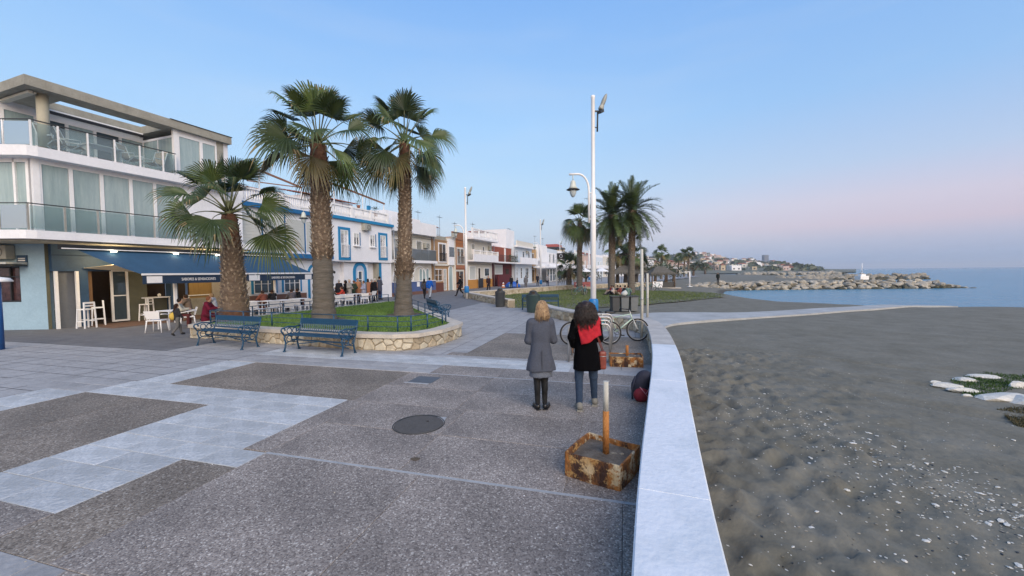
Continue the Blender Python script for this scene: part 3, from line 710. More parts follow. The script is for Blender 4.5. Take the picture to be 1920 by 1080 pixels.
q = MB(); fp = dens([(60,26.2),(46,28),(36.6,28.8),(33.5,31.2),(28.2,31.3),(26,34.4),(25.8,40),(27.4,49),(29,55),(32.2,60.5)], 14); rf = random.Random(3)
for i in range(len(fp)-1):
    (x0,y0),(x1,y1) = fp[i], fp[i+1]; w0 = abs(.22*math.sin(i*.7))+rf.uniform(.02,.12)
    q.add([(x0-.15,y0-.1,-1.17),(x1-.15,y1-.1,-1.17),(x1+w0*.5,y1+w0,-1.185),(x0+w0*.5,y0+w0,-1.185)], [(0,1,2,3)])
stuff('shore_foam', q, mat('sea_foam', (.62,.66,.68), .7, .2, 3), label='thin line of pale foam along the waterline of the cove', cat='foam')
# ------------------------------------------------------------------ breakwaters
m_rock = mat('pale_limestone_boulder', (.22,.195,.15), .9, .2, 2.2, col2=(.46,.42,.345), bump=.6, rnd=.25)
m_rockw = mat('wet_mossy_boulder', (.035,.033,.018), .7, .25, 2.5, col2=(.10,.09,.05), bump=.6, rnd=.2)
def rock_mesh(name, seed, m_, sub=2, rough=.22, flat=.75):
    import bmesh
    rs = np.random.RandomState(seed); bm = bmesh.new(); bmesh.ops.create_icosphere(bm, subdivisions=sub, radius=1)
    pl = [(rs.normal(size=3), rs.uniform(.55,.85)) for _ in range(9)]; pl = [(p/np.linalg.norm(p), d) for p, d in pl]
    for v in bm.verts:
        p = np.array(v.co)
        for nn, d in pl:
            e = p@nn-d
            if e > 0: p = p-nn*e*.92
        p = p*(1+rs.normal(0,.025)); v.co = (p[0]*1.15, p[1], p[2]*flat)
    me = bpy.data.meshes.new(name); bm.to_mesh(me); bm.free(); me.materials.append(m_); return me
RK = [rock_mesh('boulder', 50+i, m_rock) for i in range(7)]; RKW = [rock_mesh('boulder', 70+i, m_rockw) for i in range(4)]
bw = thing('breakwater', 'near rubble breakwater of pale boulders reaching into the sea, dark and mossy at the waterline', 'breakwater', (50,65,-1.2))
rs = random.Random(8)
BWL = [Vector((29.5,66.5)),(Vector((36,66.8))),Vector((50,67)),Vector((62,66.6)),Vector((69.5,65.8)),Vector((73.5,65.2))]
def on_line(P, s):
    ds = [0]
    for a, b in zip(P[:-1], P[1:]): ds.append(ds[-1]+(b-a).length)
    s = s*ds[-1]; i = 0
    while i < len(P)-2 and ds[i+1] < s: i += 1
    t = (s-ds[i])/(ds[i+1]-ds[i]); d = (P[i+1]-P[i]).normalized(); return P[i].lerp(P[i+1], t), Vector((d.y,-d.x))
cnt = 0
for row, (off_, z_, r_) in enumerate([(3.5,-1.4,.60),(2.8,-1.1,.60),(2.1,-.72,.60),(1.3,-.38,.56),(.4,-.20,.54),(-.8,-.28,.58)]):
    nn = int(44/(r_*1.55))
    for i in range(nn):
        s = (i+rs.uniform(-.3,.3)+.5)/nn; p, nv = on_line(BWL, s); fade = min(1, (1-s)*7) if s > .85 else 1
        zz = z_*1.0 if fade == 1 else -1.5+(z_+1.5)*fade**.7
        if s < .12: zz -= (0.12-s)*3
        wet = row <= 1 and s > .12 and rs.random() < (1 if row == 0 else .4)
        if row == 0 and s < .1: continue
        r = r_*rs.uniform(.7,1.25); o = bpy.data.objects.new('boulder', rs.choice(RKW if wet else RK)); COL.objects.link(o); o.parent = bw
        o.location = Vector((p.x+nv.x*off_*(.5+.5*fade)+rs.uniform(-.3,.3), p.y+nv.y*off_*(.5+.5*fade)+rs.uniform(-.2,.2), zz+rs.uniform(-.15,.15)))-bw.location
        o.rotation_euler = (rs.uniform(-.4,.4), rs.uniform(-.4,.4), rs.uniform(0,6)); o.scale = (r*rs.uniform(.9,1.3), r, r*rs.uniform(.7,.95)); cnt += 1
q = MB(); q.v = []
pl = [on_line(BWL, s/12)[0] for s in range(12)]
q.prism([(p.x, p.y-2.2) for p in pl]+[(p.x, p.y+2) for p in reversed(pl)], -2, -.7); q.build('rubble_core', m_rockw, bw, world=True)
def far_breakwater(P, label, n, r0, ztop, seed):
    t = thing('breakwater', label, 'breakwater', (P[0].x, P[0].y, -1.2)); q = MB(); rs = random.Random(seed)
    base = [np.array([v.co for v in m_.vertices]) for m_ in RK]; fb = [[tuple(p.vertices) for p in m_.polygons] for m_ in RK]
    for i in range(n):
        p, nv = on_line(P, rs.random()); off_ = rs.uniform(-1,1); zz = ztop*(1-abs(off_))-1.2*abs(off_); k = rs.randrange(len(base)); r = r0*rs.uniform(.6,1.2)
        a = rs.uniform(0,6); c, s_ = math.cos(a), math.sin(a)
        vs = [((x*c-y*s_)*r+p.x+nv.x*off_*4, (x*s_+y*c)*r+p.y+nv.y*off_*4, z*r+zz) for x, y, z in base[k]]
        q.add(vs, fb[k], 1 if abs(off_) > .8 else 0)
    stuff('rubble', q, [m_rock, m_rockw], t, world=True); return t
far_breakwater([Vector((66,100)),Vector((90,112)),Vector((120,117))], 'second breakwater of pale rubble beyond the nearer one', 260, 1.0, .0, 3)
far_breakwater([Vector((118,205)),Vector((150,215)),Vector((178,218))], 'farthest and faintest rubble breakwater, just under the distant hills', 150, 1.4, -.1, 4)
# ------------------------------------------------------------------ buildings
TH = math.radians(20.4); HO = Vector((-18.4, 15.8)); HU = Vector((math.sin(TH), math.cos(TH))); HN = Vector((math.cos(TH), -math.sin(TH)))
HROT = PI/2-TH
def FP(px, py, off=0.):          # point of the facade line (distance along it, height)
    d = MC @ Vector(((px-960)/FPX, -(py-540)/FPX, -1)); o = HO+HN*off
    t = (o.x*HN.x+o.y*HN.y)/(d.x*HN.x+d.y*HN.y)
    return (d.x*t-o.x)*HU.x+(d.y*t-o.y)*HU.y, CAMH+d.z*t
def HP(t, off=0., z=0.): return (HO.x+HU.x*t+HN.x*off, HO.y+HU.y*t+HN.y*off, z)
m_glass = mat('window_glass', (.05,.07,.085), .06, .1, 1, spec=.9)
m_glassb = mat('curtained_glass', (.26,.35,.36), .10, .08, 1.2, col2=(.36,.45,.45), spec=.8, stretch=(6,6,.5))
m_shut = mat('pale_roller_shutter', (.50,.52,.50), .6, .06, 3, bump=.2, stretch=(1,1,8))
m_balg = glassmat('balcony_glass', (.82,.91,.91), .16)
m_balg2 = glassmat('grey_balcony_glass', (.55,.62,.66), .5)
m_steel = mat('brushed_steel', (.55,.52,.46), .3, .08, 8, metal=.6)
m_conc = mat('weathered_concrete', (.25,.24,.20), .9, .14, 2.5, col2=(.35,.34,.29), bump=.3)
m_ltblue = mat('light_blue_render', (.27,.40,.50), .85, .06, 1.5, col2=(.32,.47,.58), bump=.2)
m_navy = mat('navy_panel', (.022,.062,.125), .6, .15, 3)
m_awn = mat('blue_awning_canvas', (.022,.075,.145), .8, .12, 2, bump=.1)
m_val = mat('navy_valance', (.012,.032,.07), .8, .15, 3)
m_trim = mat('bright_blue_trim', (.01,.20,.42), .6, .10, 4)
m_trimd = mat('deep_blue_trim', (.01,.12,.30), .6, .12, 4)
m_olive = mat('olive_cladding', (.10,.10,.065), .7, .12, 3)
m_wood = mat('varnished_wood', (.20,.11,.05), .5, .2, 4, stretch=(8,8,1))
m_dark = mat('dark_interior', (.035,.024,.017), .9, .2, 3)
m_blk = mat('black_metal', (.015,.015,.017), .45, .1, 6)
m_rtile = mat('red_roof_tile', (.20,.055,.035), .85, .25, 5, col2=(.30,.11,.07), rnd=.2)
m_warm = mat('lit_ceiling_spot', (1,.9,.7), .5, 0, 1, emit=((1,.86,.6), 6))
def wall_holes(q, x0, x1, z0, z1, y0, y1, holes, m=0):
    xs = sorted(set([x0,x1]+[v for h in holes for v in h[:2] if x0 < v < x1])); zs = sorted(set([z0,z1]+[v for h in holes for v in h[2:4] if z0 < v < z1]))
    for i in range(len(xs)-1):
        run = None
        for j in range(len(zs)-1):
            cx, cz = (xs[i]+xs[i+1])/2, (zs[j]+zs[j+1])/2; hit = any(h[0] < cx < h[1] and h[2] < cz < h[3] for h in holes)
            if not hit:
                if run is None: run = zs[j]
            if hit and run is not None: q.box(xs[i], xs[i+1], y0, y1, run, zs[j], m); run = None
        if run is not None: q.box(xs[i], xs[i+1], y0, y1, run, z1, m)
def window(root, x0, x1, z0, z1, y, fm, pm=None, cols=2, rows=1, fw=.06, d=.07, name='window', blind=0., sill=None):
    q = MB(); q.box(x0, x1, y, y+d, z0, z0+fw); q.box(x0, x1, y, y+d, z1-fw, z1)
    q.box(x0, x0+fw, y, y+d, z0+fw, z1-fw); q.box(x1-fw, x1, y, y+d, z0+fw, z1-fw)
    w = (x1-x0-2*fw)/cols
    for i in range(1, cols): q.box(x0+fw+w*i-fw*.4, x0+fw+w*i+fw*.4, y+.006, y+d-.004, z0+fw, z1-fw)
    hh = (z1-z0-2*fw)/rows
    for j in range(1, rows): q.box(x0+fw, x1-fw, y+.010, y+d-.006, z0+fw+hh*j-fw*.3, z0+fw+hh*j+fw*.3)
    f = q.build(name, fm, root)
    for i in range(cols):
        p = MB(); p.box(x0+fw+w*i+fw*.3, x0+fw+w*(i+1)-fw*.3, y+.03, y+.045, z0+fw, z1-fw); p.build('pane', pm or m_glass, f)
    if blind:
        b = MB(); b.box(x0+fw, x1-fw, y+.016, y+.028, z1-fw-(z1-z0)*blind, z1-fw); b.build('blind', m_shut, f)
    if sill:
        s = MB(); s.box(x0-.06, x1+.06, y-.14, y-.001, z0-.07, z0-.005); s.build('sill', sill, f)
    return f
def surround(root, x0, x1, z0, z1, yf, w, m_, p=.035, sides='lrtb', name='window_surround'):
    q = MB(); q.box(x0-w, x0, yf-p, yf-.001, z0-(w if 'b' in sides else 0), z1+w); q.box(x1, x1+w, yf-p, yf-.001, z0-(w if 'b' in sides else 0), z1+w); q.box(x0, x1, yf-p, yf-.001, z1, z1+w)
    if 'b' in sides: q.box(x0, x1, yf-p, yf-.001, z0-w, z0)
    return q.build(name, m_, root)
def arch(root, x0, x1, z0, z1, yf, w, m_ring, m_fill, name='arched_door', ring='arch_surround', jambs=True, n=10, fillname=None):
    """round-headed opening: ring and fill; z1 is the crown"""
    r = (x1-x0)/2; cx = (x0+x1)/2; zs = z1-r
    def pts(R): return [(cx-R*math.cos(PI*i/n), zs+R*math.sin(PI*i/n)) for i in range(n+1)]
    a, b = pts(r), pts(r+w)
    if jambs: a = [(x0,z0)]+a+[(x1,z0)]; b = [(x0-w,z0)]+b+[(x1+w,z0)]
    q = MB(); k = len(a)
    for i in range(k-1):
        P = [a[i], a[i+1], b[i+1], b[i]]; q.add([(x,yf-.06,z) for x, z in P]+[(x,yf-.002,z) for x, z in P], [(0,1,2,3),(4,7,6,5),(0,4,5,1),(1,5,6,2),(2,6,7,3),(3,7,4,0)])
    ro = q.build(ring, m_ring, root) if m_ring else None
    f = MB(); P = a; k = len(P); f.add([(x,yf-.02,z) for x, z in P]+[(x,yf-.001,z) for x, z in P], [tuple(range(k))]+[(i,k+i,k+(i+1)%k,(i+1)%k) for i in range(k)])
    return f.build(name, m_fill, root)
def balustrade(root, x0, x1, y, z, h, m_, name='balustrade', sp=.16, post=2.2):
    q = MB(); q.box(x0, x1, y-.09, y+.09, z+h-.1, z+h); q.box(x0, x1, y-.08, y+.08, z, z+.08)
    n = max(1, int((x1-x0)/sp))
    for i in range(n):
        x = x0+(i+.5)*(x1-x0)/n; q.tube([(x,y,z+.08),(x,y,z+.08+(h-.18)*.35),(x,y,z+.08+(h-.18)*.7),(x,y,z+h-.1)], [.035,.055,.03,.04], 6)
    m_ob = q.build(name, m_, root, kind='stuff'); k = max(1, round((x1-x0)/post))
    for i in range(k+1):
        x = x0+(x1-x0)*i/k; p = MB(); p.box(x-.11, x+.11, y-.11, y+.11, z-.002, z+h+.06); p.build('balustrade_pier', m_, root)
    return m_ob
def rail_bars(root, x0, x1, y, z, h, m_, sp=.12, name='railing'):
    q = MB(); q.box(x0, x1, y-.025, y+.025, z+h-.04, z+h); q.box(x0, x1, y-.02, y+.02, z+.06, z+.09); n = int((x1-x0)/sp)
    for i in range(n+1):
        x = x0+(x1-x0)*i/n; q.box(x-.01, x+.01, y-.01, y+.01, z+.09, z+h-.04)
    return q.build(name, m_, root)
def part(root, name, m_, *boxes, bevel=0., kind=None):
    q = MB()
    for b in boxes: q.box(*b)
    o = q.build(name, m_, root, bevel=bevel)
    if kind: o['kind'] = kind
    return o
def tile_roof(root, x0, x1, y0, y1, z0, z1, n, rows=5):
    """low slope of red barrel tiles rising towards the back"""
    for j in range(rows):
        q = MB(); ya, yb = y0+(y1-y0)*j/rows, y0+(y1-y0)*(j+1)/rows+.05; za, zb = z0+(z1-z0)*j/rows+.03, z0+(z1-z0)*(j+1)/rows
        for i in range(n):
            xa = x0+(x1-x0)*i/n; w = (x1-x0)/n; cs = [(xa+w*(.5-.5*math.cos(PI*k/3)), .07*math.sin(PI*k/3)) for k in range(4)]
            vs = [(x,ya,za+h) for x, h in cs]+[(x,yb,zb+h) for x, h in cs]; q.add(vs, [(k,k+1,k+5,k+4) for k in range(3)]+[(3,2,1,0)], 0)
        q.build('tile_course', m_rtile, root)
def antenna(root, x, y, z, h=1.6, w=.7):
    q = MB(); q.tube([(x,y,z),(x,y,z+h)], .018, 5); q.tube([(x-w/2,y,z+h*.92),(x+w/2,y,z+h*.92)], .012, 4)
    for i in range(6): q.tube([(x-w/2+w*i/5,y-.22,z+h*.92),(x-w/2+w*i/5,y+.22,z+h*.92)], .008, 4)
    q.build('aerial', m_dkmetal, root)

# ---- the corner building with the cafe
cafe = thing('apartment_building', 'three-storey white corner building with glass balconies and concrete roof above the cafe', 'building', HP(0), HROT)
ch = Vector((-.40,.92)).normalized()
def cpoly(x0, yf, x1, yb, cl, rad=.0): # plan with chamfered left side
    return [(x0,yf),(x1,yf),(x1,yb),(x0+ch.x*cl,yb)] if False else [(x0,yf),(x1,yf),(x1,yb),(x0+ch.x/ch.y*(yb-yf),yb)]
q = MB(); P = cpoly(0, 0, 7.4, 9, 9)
# left (chamfered) light blue wall with a window hole
def chw(s, o, z): return (ch.x*s-ch.y*o, ch.y*s+ch.x*o, z)      # s along the side wall, o outward... local
q = MB()
def cbox(q, s0, s1, o0, o1, z0, z1, m=0):
    vs = [chw(s,o,z) for z in (z0,z1) for s,o in ((s0,o0),(s1,o0),(s1,o1),(s0,o1))]; q.add(vs, [(0,1,2,3),(7,6,5,4),(0,4,5,1),(1,5,6,2),(2,6,7,3),(3,7,4,0)], m)
for s0,s1,z0,z1 in ((0,.95,0,3.45),(.95,3.2,0,1.1),(.95,3.2,2.5,3.45),(3.2,8,0,3.45)): cbox(q, s0, s1, -.25, 0, z0, z1)
q.build('side_wall', m_ltblue, cafe)
q = MB()
for s0,s1,z0,z1 in ((.95,3.2,1.1,1.16),(.95,3.2,2.44,2.5),(.95,1.02,1.16,2.44),(1.35,1.40,1.16,2.44),(2.0,2.06,1.16,2.44),(2.6,2.65,1.16,2.44),(3.13,3.2,1.16,2.44),(1.02,3.13,2.08,2.12)): cbox(q, s0, s1, -.12, -.05, z0, z1)
wf = q.build('window', m_blk, cafe); q = MB(); cbox(q, 1.0, 3.15, -.16, -.13, 1.14, 2.46); q.build('pane', mat('dark_cafe_window', (.03,.018,.022), .1, .4, 3, col2=(.10,.05,.05), spec=.8), wf)
q = MB(); cbox(q, .62, 1.0, .002, .04, 2.66, 2.94); q.build('name_plate', m_navy, cafe)
q = MB(); cbox(q, .68, .94, .042, .046, 2.71, 2.76); cbox(q, .68, .94, .042, .046, 2.80, 2.83); q.build('lettering', m_white, cafe)
q = MB(); cbox(q, 1.05, 1.95, .02, .34, 2.78, 3.32); ac = q.build('air_conditioner', mat('aged_ac_casing', (.34,.34,.30), .6, .1, 5), cafe, bevel=.02)
q = MB(); q.v = []
for i in range(24):
    a0 = 2*PI*i/24; a1 = 2*PI*(i+1)/24; v = [chw(1.38+r*math.cos(a), .345, 3.05+r*math.sin(a)) for a in (a0,a1) for r in (.19,.21)]; q.add(v, [(0,1,3,2)])
q.build('fan_grille', m_dkmetal, ac)
# front of the ground floor, under the awnings
part(cafe, 'front_wall', m_olive, (2.62,3.3,0,.2,0,3.45),(3.3,4.1,0,.2,0,1.05),(3.3,4.1,0,.2,2.1,3.45),(4.1,5.1,0,.2,2.2,3.45),(.0,.1,-.02,.2,0,3.45),(1.3,2.62,0,.2,2.42,3.45))
part(cafe, 'end_wall', mat('cream_inner_wall', (.36,.33,.29), .85, .08, 2), (6.2,7.4,-.05,.2,0,3.45))
part(cafe, 'wood_panel', mat('golden_wood_panel', (.30,.19,.06), .5, .15, 2, stretch=(6,6,1)), (5.1,6.2,.0,.12,.9,3.45))
part(cafe, 'counter_wall', m_conc, (4.42,6.2,-.02,.12,0,.9))
part(cafe, 'fascia', m_navy, (.1,1.9,-.24,-.03,2.3,3.40)); part(cafe, 'fascia_line', m_val, (.1,1.9,-.256,-.243,2.93,2.96))
for x in (.14,.75): part(cafe, 'white_post', m_white, (x,x+.09,-.3,-.2,0,2.3))
part(cafe, 'grey_screen', mat('grey_screen', (.14,.15,.165), .7, .06, 2), (.2,.84,-.08,.0,0,2.3))
part(cafe, 'navy_column', m_navy, (.86,1.14,-.26,.0,0,2.3)); part(cafe, 'navy_column', m_navy, (4.12,4.42,-.3,.1,0,2.6))
part(cafe, 'door_jamb', m_wood, (1.16,1.3,-.15,.0,0,2.42))
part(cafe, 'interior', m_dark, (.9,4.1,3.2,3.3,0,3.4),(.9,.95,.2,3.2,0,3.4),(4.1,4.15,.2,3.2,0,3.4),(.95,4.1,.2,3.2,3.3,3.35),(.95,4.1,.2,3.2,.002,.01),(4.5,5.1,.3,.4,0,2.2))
window(cafe, 1.98, 2.6, .06, 2.36, -.02, m_white, m_glass, 1, 2, .075, name='glazed_door')
part(cafe, 'counter', mat('stone_counter', (.10,.12,.11), .4, .1, 4), (1.35,1.95,1.6,2.4,0,1.05),(2.9,4.0,1.0,1.4,0,1.0))
# floors and slabs
def slabp(name, x0, yf, x1, yb, z0, z1, m_, rc=.25):
    pb = (x0+ch.x/ch.y*(yb-yf), yb); c = (x0, yf)
    P = [(x0+rc,yf),(x1,yf),(x1,yb),pb,(x0+ch.x*rc,yf+ch.y*rc),(x0+ch.x*rc*.3+.03,yf+ch.y*rc*.3)]
    q = MB(); q.prism(P, z0, z1); return q.build(name, m_, cafe)
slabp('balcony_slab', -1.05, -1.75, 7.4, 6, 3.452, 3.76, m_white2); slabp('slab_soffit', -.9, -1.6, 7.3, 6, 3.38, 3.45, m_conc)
slabp('balcony_slab', -.75, -1.3, 6.7, 6, 6.5, 6.87, m_white2)
def glass_rail(y, xs, z, h, side_x, name, m_post, ns=4):
    for a, b in zip(xs[:-1], xs[1:]): part(cafe, 'glass_panel', m_balg, (a+.05,b-.05,y,y+.012,z+.06,z+h-.06))
    for x in xs: part(cafe, 'rail_post', m_post, (x-.025,x+.025,y-.02,y+.03,z,z+h-.012))
    part(cafe, 'handrail', m_dkmetal, (xs[0]-.02,xs[-1]+.02,y-.02,y+.03,z+h-.01,z+h+.025))
    q = MB(); g = MB(); p = MB()
    for i in range(ns):
        a = Vector((xs[0]+ch.x*i*.95, y+ch.y*i*.95, 0)); b = a+Vector((ch.x*.95, ch.y*.95, 0))
        g.bar(a+Vector((0,0,z+h/2))+Vector((ch.x,ch.y,0))*.05, b+Vector((0,0,z+h/2))-Vector((ch.x,ch.y,0))*.05, .012, h-.12); q.bar(a+Vector((0,0,z+h+.008)), b+Vector((0,0,z+h+.008)), .05, .03); p.tube([b+Vector((0,0,z)), b+Vector((0,0,z+h))], .022, 6)
    g.build('glass_panel', m_balg, cafe); q.build('handrail', m_dkmetal, cafe); p.build('rail_post', m_post, cafe)
glass_rail(-1.65, [-.96+.95*i for i in range(9)], 3.76, .95, 0, '', m_steel)
rx = [FP(p,240,1.2)[0] for p in (26,108,163,213,260,303)]; glass_rail(-1.2, [-.62]+[x for x in rx[1:]]+[4.05], 6.87, .95, 0, '', m_white)
# first floor glazing
xs = [-.34,.52,1.45,2.43,3.32,4.19]
part(cafe, 'corner_post', m_white, (-.52,-.34,-.92,-.76,3.76,6.5))
for a, b in zip(xs[:-1], xs[1:]): window(cafe, a, b, 3.77, 6.38, -.9, m_white, m_glassb, 1, 1, .06, name='glazed_door')
part(cafe, 'lintel', m_white2, (-.5,4.2,-.9,-.7,6.38,6.5)); part(cafe, 'upper_wall', m_white2, (4.2,7.4,-.9,-.65,3.76,6.5),(7.2,7.4,-.65,6,3.4,6.5))
q = MB(); ww = MB()
def sb(q, x0, y0, s0, s1, o0, o1, z0, z1, m=0):
    P = [(x0+ch.x*s-ch.y*o, y0+ch.y*s+ch.x*o) for s, o in ((s0,o0),(s1,o0),(s1,o1),(s0,o1))]; q.prism(P[::-1] if False else P, z0, z1, m)
for s0, s1 in ((.15,.25),(.62,.70),(1.35,1.45),(1.9,2.6)): sb(q, -.5, -.85, s0, s1, -.12, 0, 3.76, 6.5)
sb(q, -.5, -.85, .25, 2.6, -.12, 0, 6.35, 6.5); fr = q.build('side_window', m_white, cafe)
q = MB(); sb(q, -.5, -.85, .25, 1.9, -.09, -.06, 3.78, 6.35); q.build('pane', m_glassb, fr)
# top floor
part(cafe, 'upper_floor_back_wall', m_white2, (4.2,7.0,3,3.2,6.87,9.05),(6.45,6.7,-.95,3.0,6.87,9.05))
zb = 9.05
xc, _ = FP(82, 240, .55); q = MB(); q.lathe([(.17,6.87),(.17,zb)], 16, (xc,-.55,0)); q.build('round_column', mat('beige_column', (.42,.39,.30), .85, .06, 3), cafe)
x_ = -1.3
for i in range(6): window(cafe, x_+.92*i, x_+.92*(i+1), 6.88, 8.75, 1.5, m_white, m_glassb if i % 2 else m_glass, 1, 1, .05, name='sliding_door')
part(cafe, 'terrace_lintel', m_white2, (-1.5,4.2,1.5,1.7,8.75,zb))
window(cafe, 4.3, 5.35, 6.88, 8.85, -.98, m_white, m_glassb, 1, 1, .07, name='room_window'); window(cafe, 5.35, 6.1, 6.88, 8.85, -.98, m_white, m_glassb, 1, 1, .07, name='room_window')
part(cafe, 'room_post', m_white, (4.12,4.3,-.99,-.85,6.87,zb)); part(cafe, 'room_wall', m_conc, (6.1,6.45,-.97,-.8,6.87,zb)); part(cafe, 'room_lintel', m_white2, (4.3,6.1,-.96,-.8,8.85,zb))
q = MB(); q.box(4.16,4.22,-.85,1.5,6.88,6.96); q.box(4.16,4.22,-.85,1.5,8.7,8.8)
for y in (-.85,.28,1.42): q.box(4.163,4.217,y,y+.06,6.96,8.7)
f = q.build('side_window', m_white, cafe); part(f, 'pane', m_glassb, (4.18,4.2,-.8,.3,6.96,8.7),(4.18,4.2,.34,1.45,6.96,8.7))
part(cafe, 'inner_curtain', m_shut, (4.7,4.74,-.7,1.4,6.9,8.7))
part(cafe, 'roof_slab', m_conc, (-.7,6.75,-1.2,-.35,zb,zb+.36), (-.7,.55,-.35,1.25,zb+.002,zb+.358), (-.7,6.75,1.25,7,zb+.004,zb+.356), (4.0,6.75,-.35,1.25,zb+.002,zb+.358))
part(cafe, 'roof_edge', m_dkmetal, (3.9,6.78,-1.23,-1.1,zb+.362,zb+.39))
part(cafe, 'awning_cassette', m_white, (.6,3.95,1.0,1.14,zb-.14,zb-.02)); part(cafe, 'awning_arm', m_blk, (.6,3.95,.93,.99,zb-.22,zb-.10))
part(cafe, 'strip_lamp', mat('cream_tube', (.55,.53,.46), .5, .05, 3), (-.45,-.33,-.75,3,zb-.12,zb-.03),(-.3,-.24,-.75,3,zb-.10,zb-.05))
# awning
aw = thing('awning', 'long navy cafe awning with white front bar and lettered valance', 'awning', HP(0), HROT)
XA0, XA1 = 1.6, 10.15; ZF = 2.13
q = MB(); n = 16; back0, back1 = .25, 8.9
for i in range(n+1):
    t = i/n
    for j in range(5):
        s = j/4; x = (back0+(back1-back0)*t)*(1-s)+(XA0+(XA1-XA0)*t)*s; y = -1.62-(1.38*s); z = 3.14+(ZF+.02-3.14)*s-.05*math.sin(PI*s); q.v.append((x,y,z))
for i in range(n):
    for j in range(4): a = i*5+j; q.f.append((a,a+1,a+6,a+5)); q.m.append(0); q.sm.append(True)
q.build('canvas', m_awn, aw)
part(aw, 'cassette', m_blk, (-.2,9.3,-1.75,-1.5,3.12,3.3)); part(aw, 'cassette_lip', m_white, (-.2,9.3,-1.77,-1.752,3.13,3.165))
part(aw, 'front_bar', m_white, (XA0,XA1,-3.08,-2.98,ZF-.03,ZF+.05))
part(aw, 'valance', m_val, (XA0,6.4,-3.045,-3.035,1.74,ZF-.03),(6.45,XA1,-3.043,-3.033,1.76,ZF-.03))
for p0, p1 in ((275,304),(467,487),(572,584)):
    a = FP(p0,518,3.05)[0]; b = FP(p1,518,3.05)[0]; part(aw, 'valance_patch', m_white, (a,b,-3.056,-3.047,1.78,2.06))
xa, xb = FP(334,520,3.05)[0], FP(410,520,3.05)[0]; t_ = text_obj('SABORES & SENSACIONES', .17, m_white, aw, ((xa+xb)/2,-3.05,1.86), (PI/2,0,0)); t_.scale = ((xb-xa)/2.35,1,1)
xa, xb = FP(505,520,3.05)[0], FP(557,520,3.05)[0]; t_ = text_obj('SABORES & SENSACIONES', .16, m_white, aw, ((xa+xb)/2,-3.05,1.86), (PI/2,0,0)); t_.scale = ((xb-xa)/2.2,1,1)
for p in (329, 516):
    xx = FP(p,560,2.6)[0]; part(aw, 'support_post', m_white, (xx-.05,xx+.05,-2.65,-2.55,0,2.2)); part(aw, 'support_post', m_navy, (xx+.1,xx+.26,-2.3,-2.2,0,2.4))
for p in (195, 312, 390):
    xx = FP(p,482,1.2)[0]; q = MB(); q.lathe([(.01,2.99),(.09,2.99),(.10,3.05)], 12, (xx,-1.9,.06)); q.build('lit_spotlight', m_warm, aw)
side = thing('canvas_panel', 'cream sloping canvas underside beside the cafe entrance', 'canvas', HP(0), HROT)
q = MB(); q.add([(1.0,-.3,2.42),(2.3,-.3,2.5),(3.1,-1.6,2.15),(1.9,-1.5,2.62),(1.0,-.3,2.44),(2.3,-.3,2.52),(3.1,-1.6,2.17),(1.9,-1.5,2.64)], [(0,1,2,3),(7,6,5,4),(0,3,7,4),(1,5,6,2),(2,6,7,3)]); q.build('canvas', mat('cream_canvas', (.55,.50,.38), .8, .05, 2), side)
for nm_, loc_, en_ in (('bar_lamp', HP(1.6,-1.6,2.2), 14), ('bar_lamp', HP(3.5,-1.2,2.4), 8)):
    ld = bpy.data.lights.new(nm_, 'POINT'); ld.energy = en_; ld.color = (1,.62,.3); ld.shadow_soft_size = .1; lo_ = bpy.data.objects.new(nm_, ld); COL.objects.link(lo_); lo_.location = loc_
for i, (px_, e_) in enumerate(((215,40),(380,45),(460,30))):
    ld = bpy.data.lights.new('cafe_spot', 'POINT'); ld.energy = e_*1.3; ld.color = (1,.74,.42); ld.shadow_soft_size = .12
    lo_ = bpy.data.objects.new('cafe_spot', ld); COL.objects.link(lo_); xx = FP(px_,482,1.2)[0]; lo_.location = HP(xx, 1.3, 2.75); 
q = MB(); q.box(.95,6.6,-2.3,0,.004,.012); tf = q.build('terrace_floor', m_terr, None); tf.location = HP(0); tf.rotation_euler = (0,0,HROT); tf['kind'] = 'structure'

# ---- generic pieces of the house row
def house(name, label, t0, t1, off, ztop, wall_m, depth=8., cat='house', z0=0., side_m=None, holes=()):
    h = thing(name, label, cat, HP(t0, off), HROT); W = t1-t0-.01
    q = MB(); wall_holes(q, 0, W, z0, ztop, 0, .25, holes); q.box(0,.2,.25,depth,z0,ztop); q.box(W-.2,W,.25,depth,z0,ztop); q.box(.2,W-.2,.25,depth,ztop-.2,ztop); q.box(.2,W-.2,depth-.2,depth,z0,ztop-.2)
    if holes: q.box(.2,W-.2,.9,1.0,z0,ztop-.2,1)
    q.build('wall', [wall_m, m_dark], h); return h, W
# house 1: white with blue trim, large shutters above
w_sh = [(9.0,10.35),(10.55,11.85),(12.05,13.6)]
h, W = house('town_house', 'white and blue house right of the cafe with wide shuttered bays and red tiled roof', 7.45, 13.95, .5, 6.1, m_white2)
X = lambda t: t-7.45
for a, b in [(7.6,8.8)]+w_sh:
    q = MB(); q.box(X(a),X(b),-.03,-.005,3.6,5.6); f = q.build('roller_shutter', m_shut, h)
    for k in range(10): part(f, 'shutter_slat', m_shut, (X(a)+.04,X(b)-.04,-.045,-.032,3.64+k*.19,3.80+k*.19))
    part(h, 'blue_pilaster', m_trimd, (X(b)+.02,X(b)+.08,-.06,-.002,3.45,5.9))
part(h, 'blue_cornice', m_trimd, (0,W,-.28,-.002,6.0,6.25)); part(h, 'blue_band', m_trimd, (0,W,-.45,-.002,3.12,3.4))
balustrade(h, .1, X(12.7), -.05, 6.25, .85, m_white)
part(h, 'rooftop_wall', m_white2, (X(12.8),W,-.1,.2,6.25,7.3),(0,W,2.2,2.4,6.1,7.55)); part(h, 'blue_coping', m_trimd, (X(12.85),W+.02,-.14,.22,7.302,7.5))
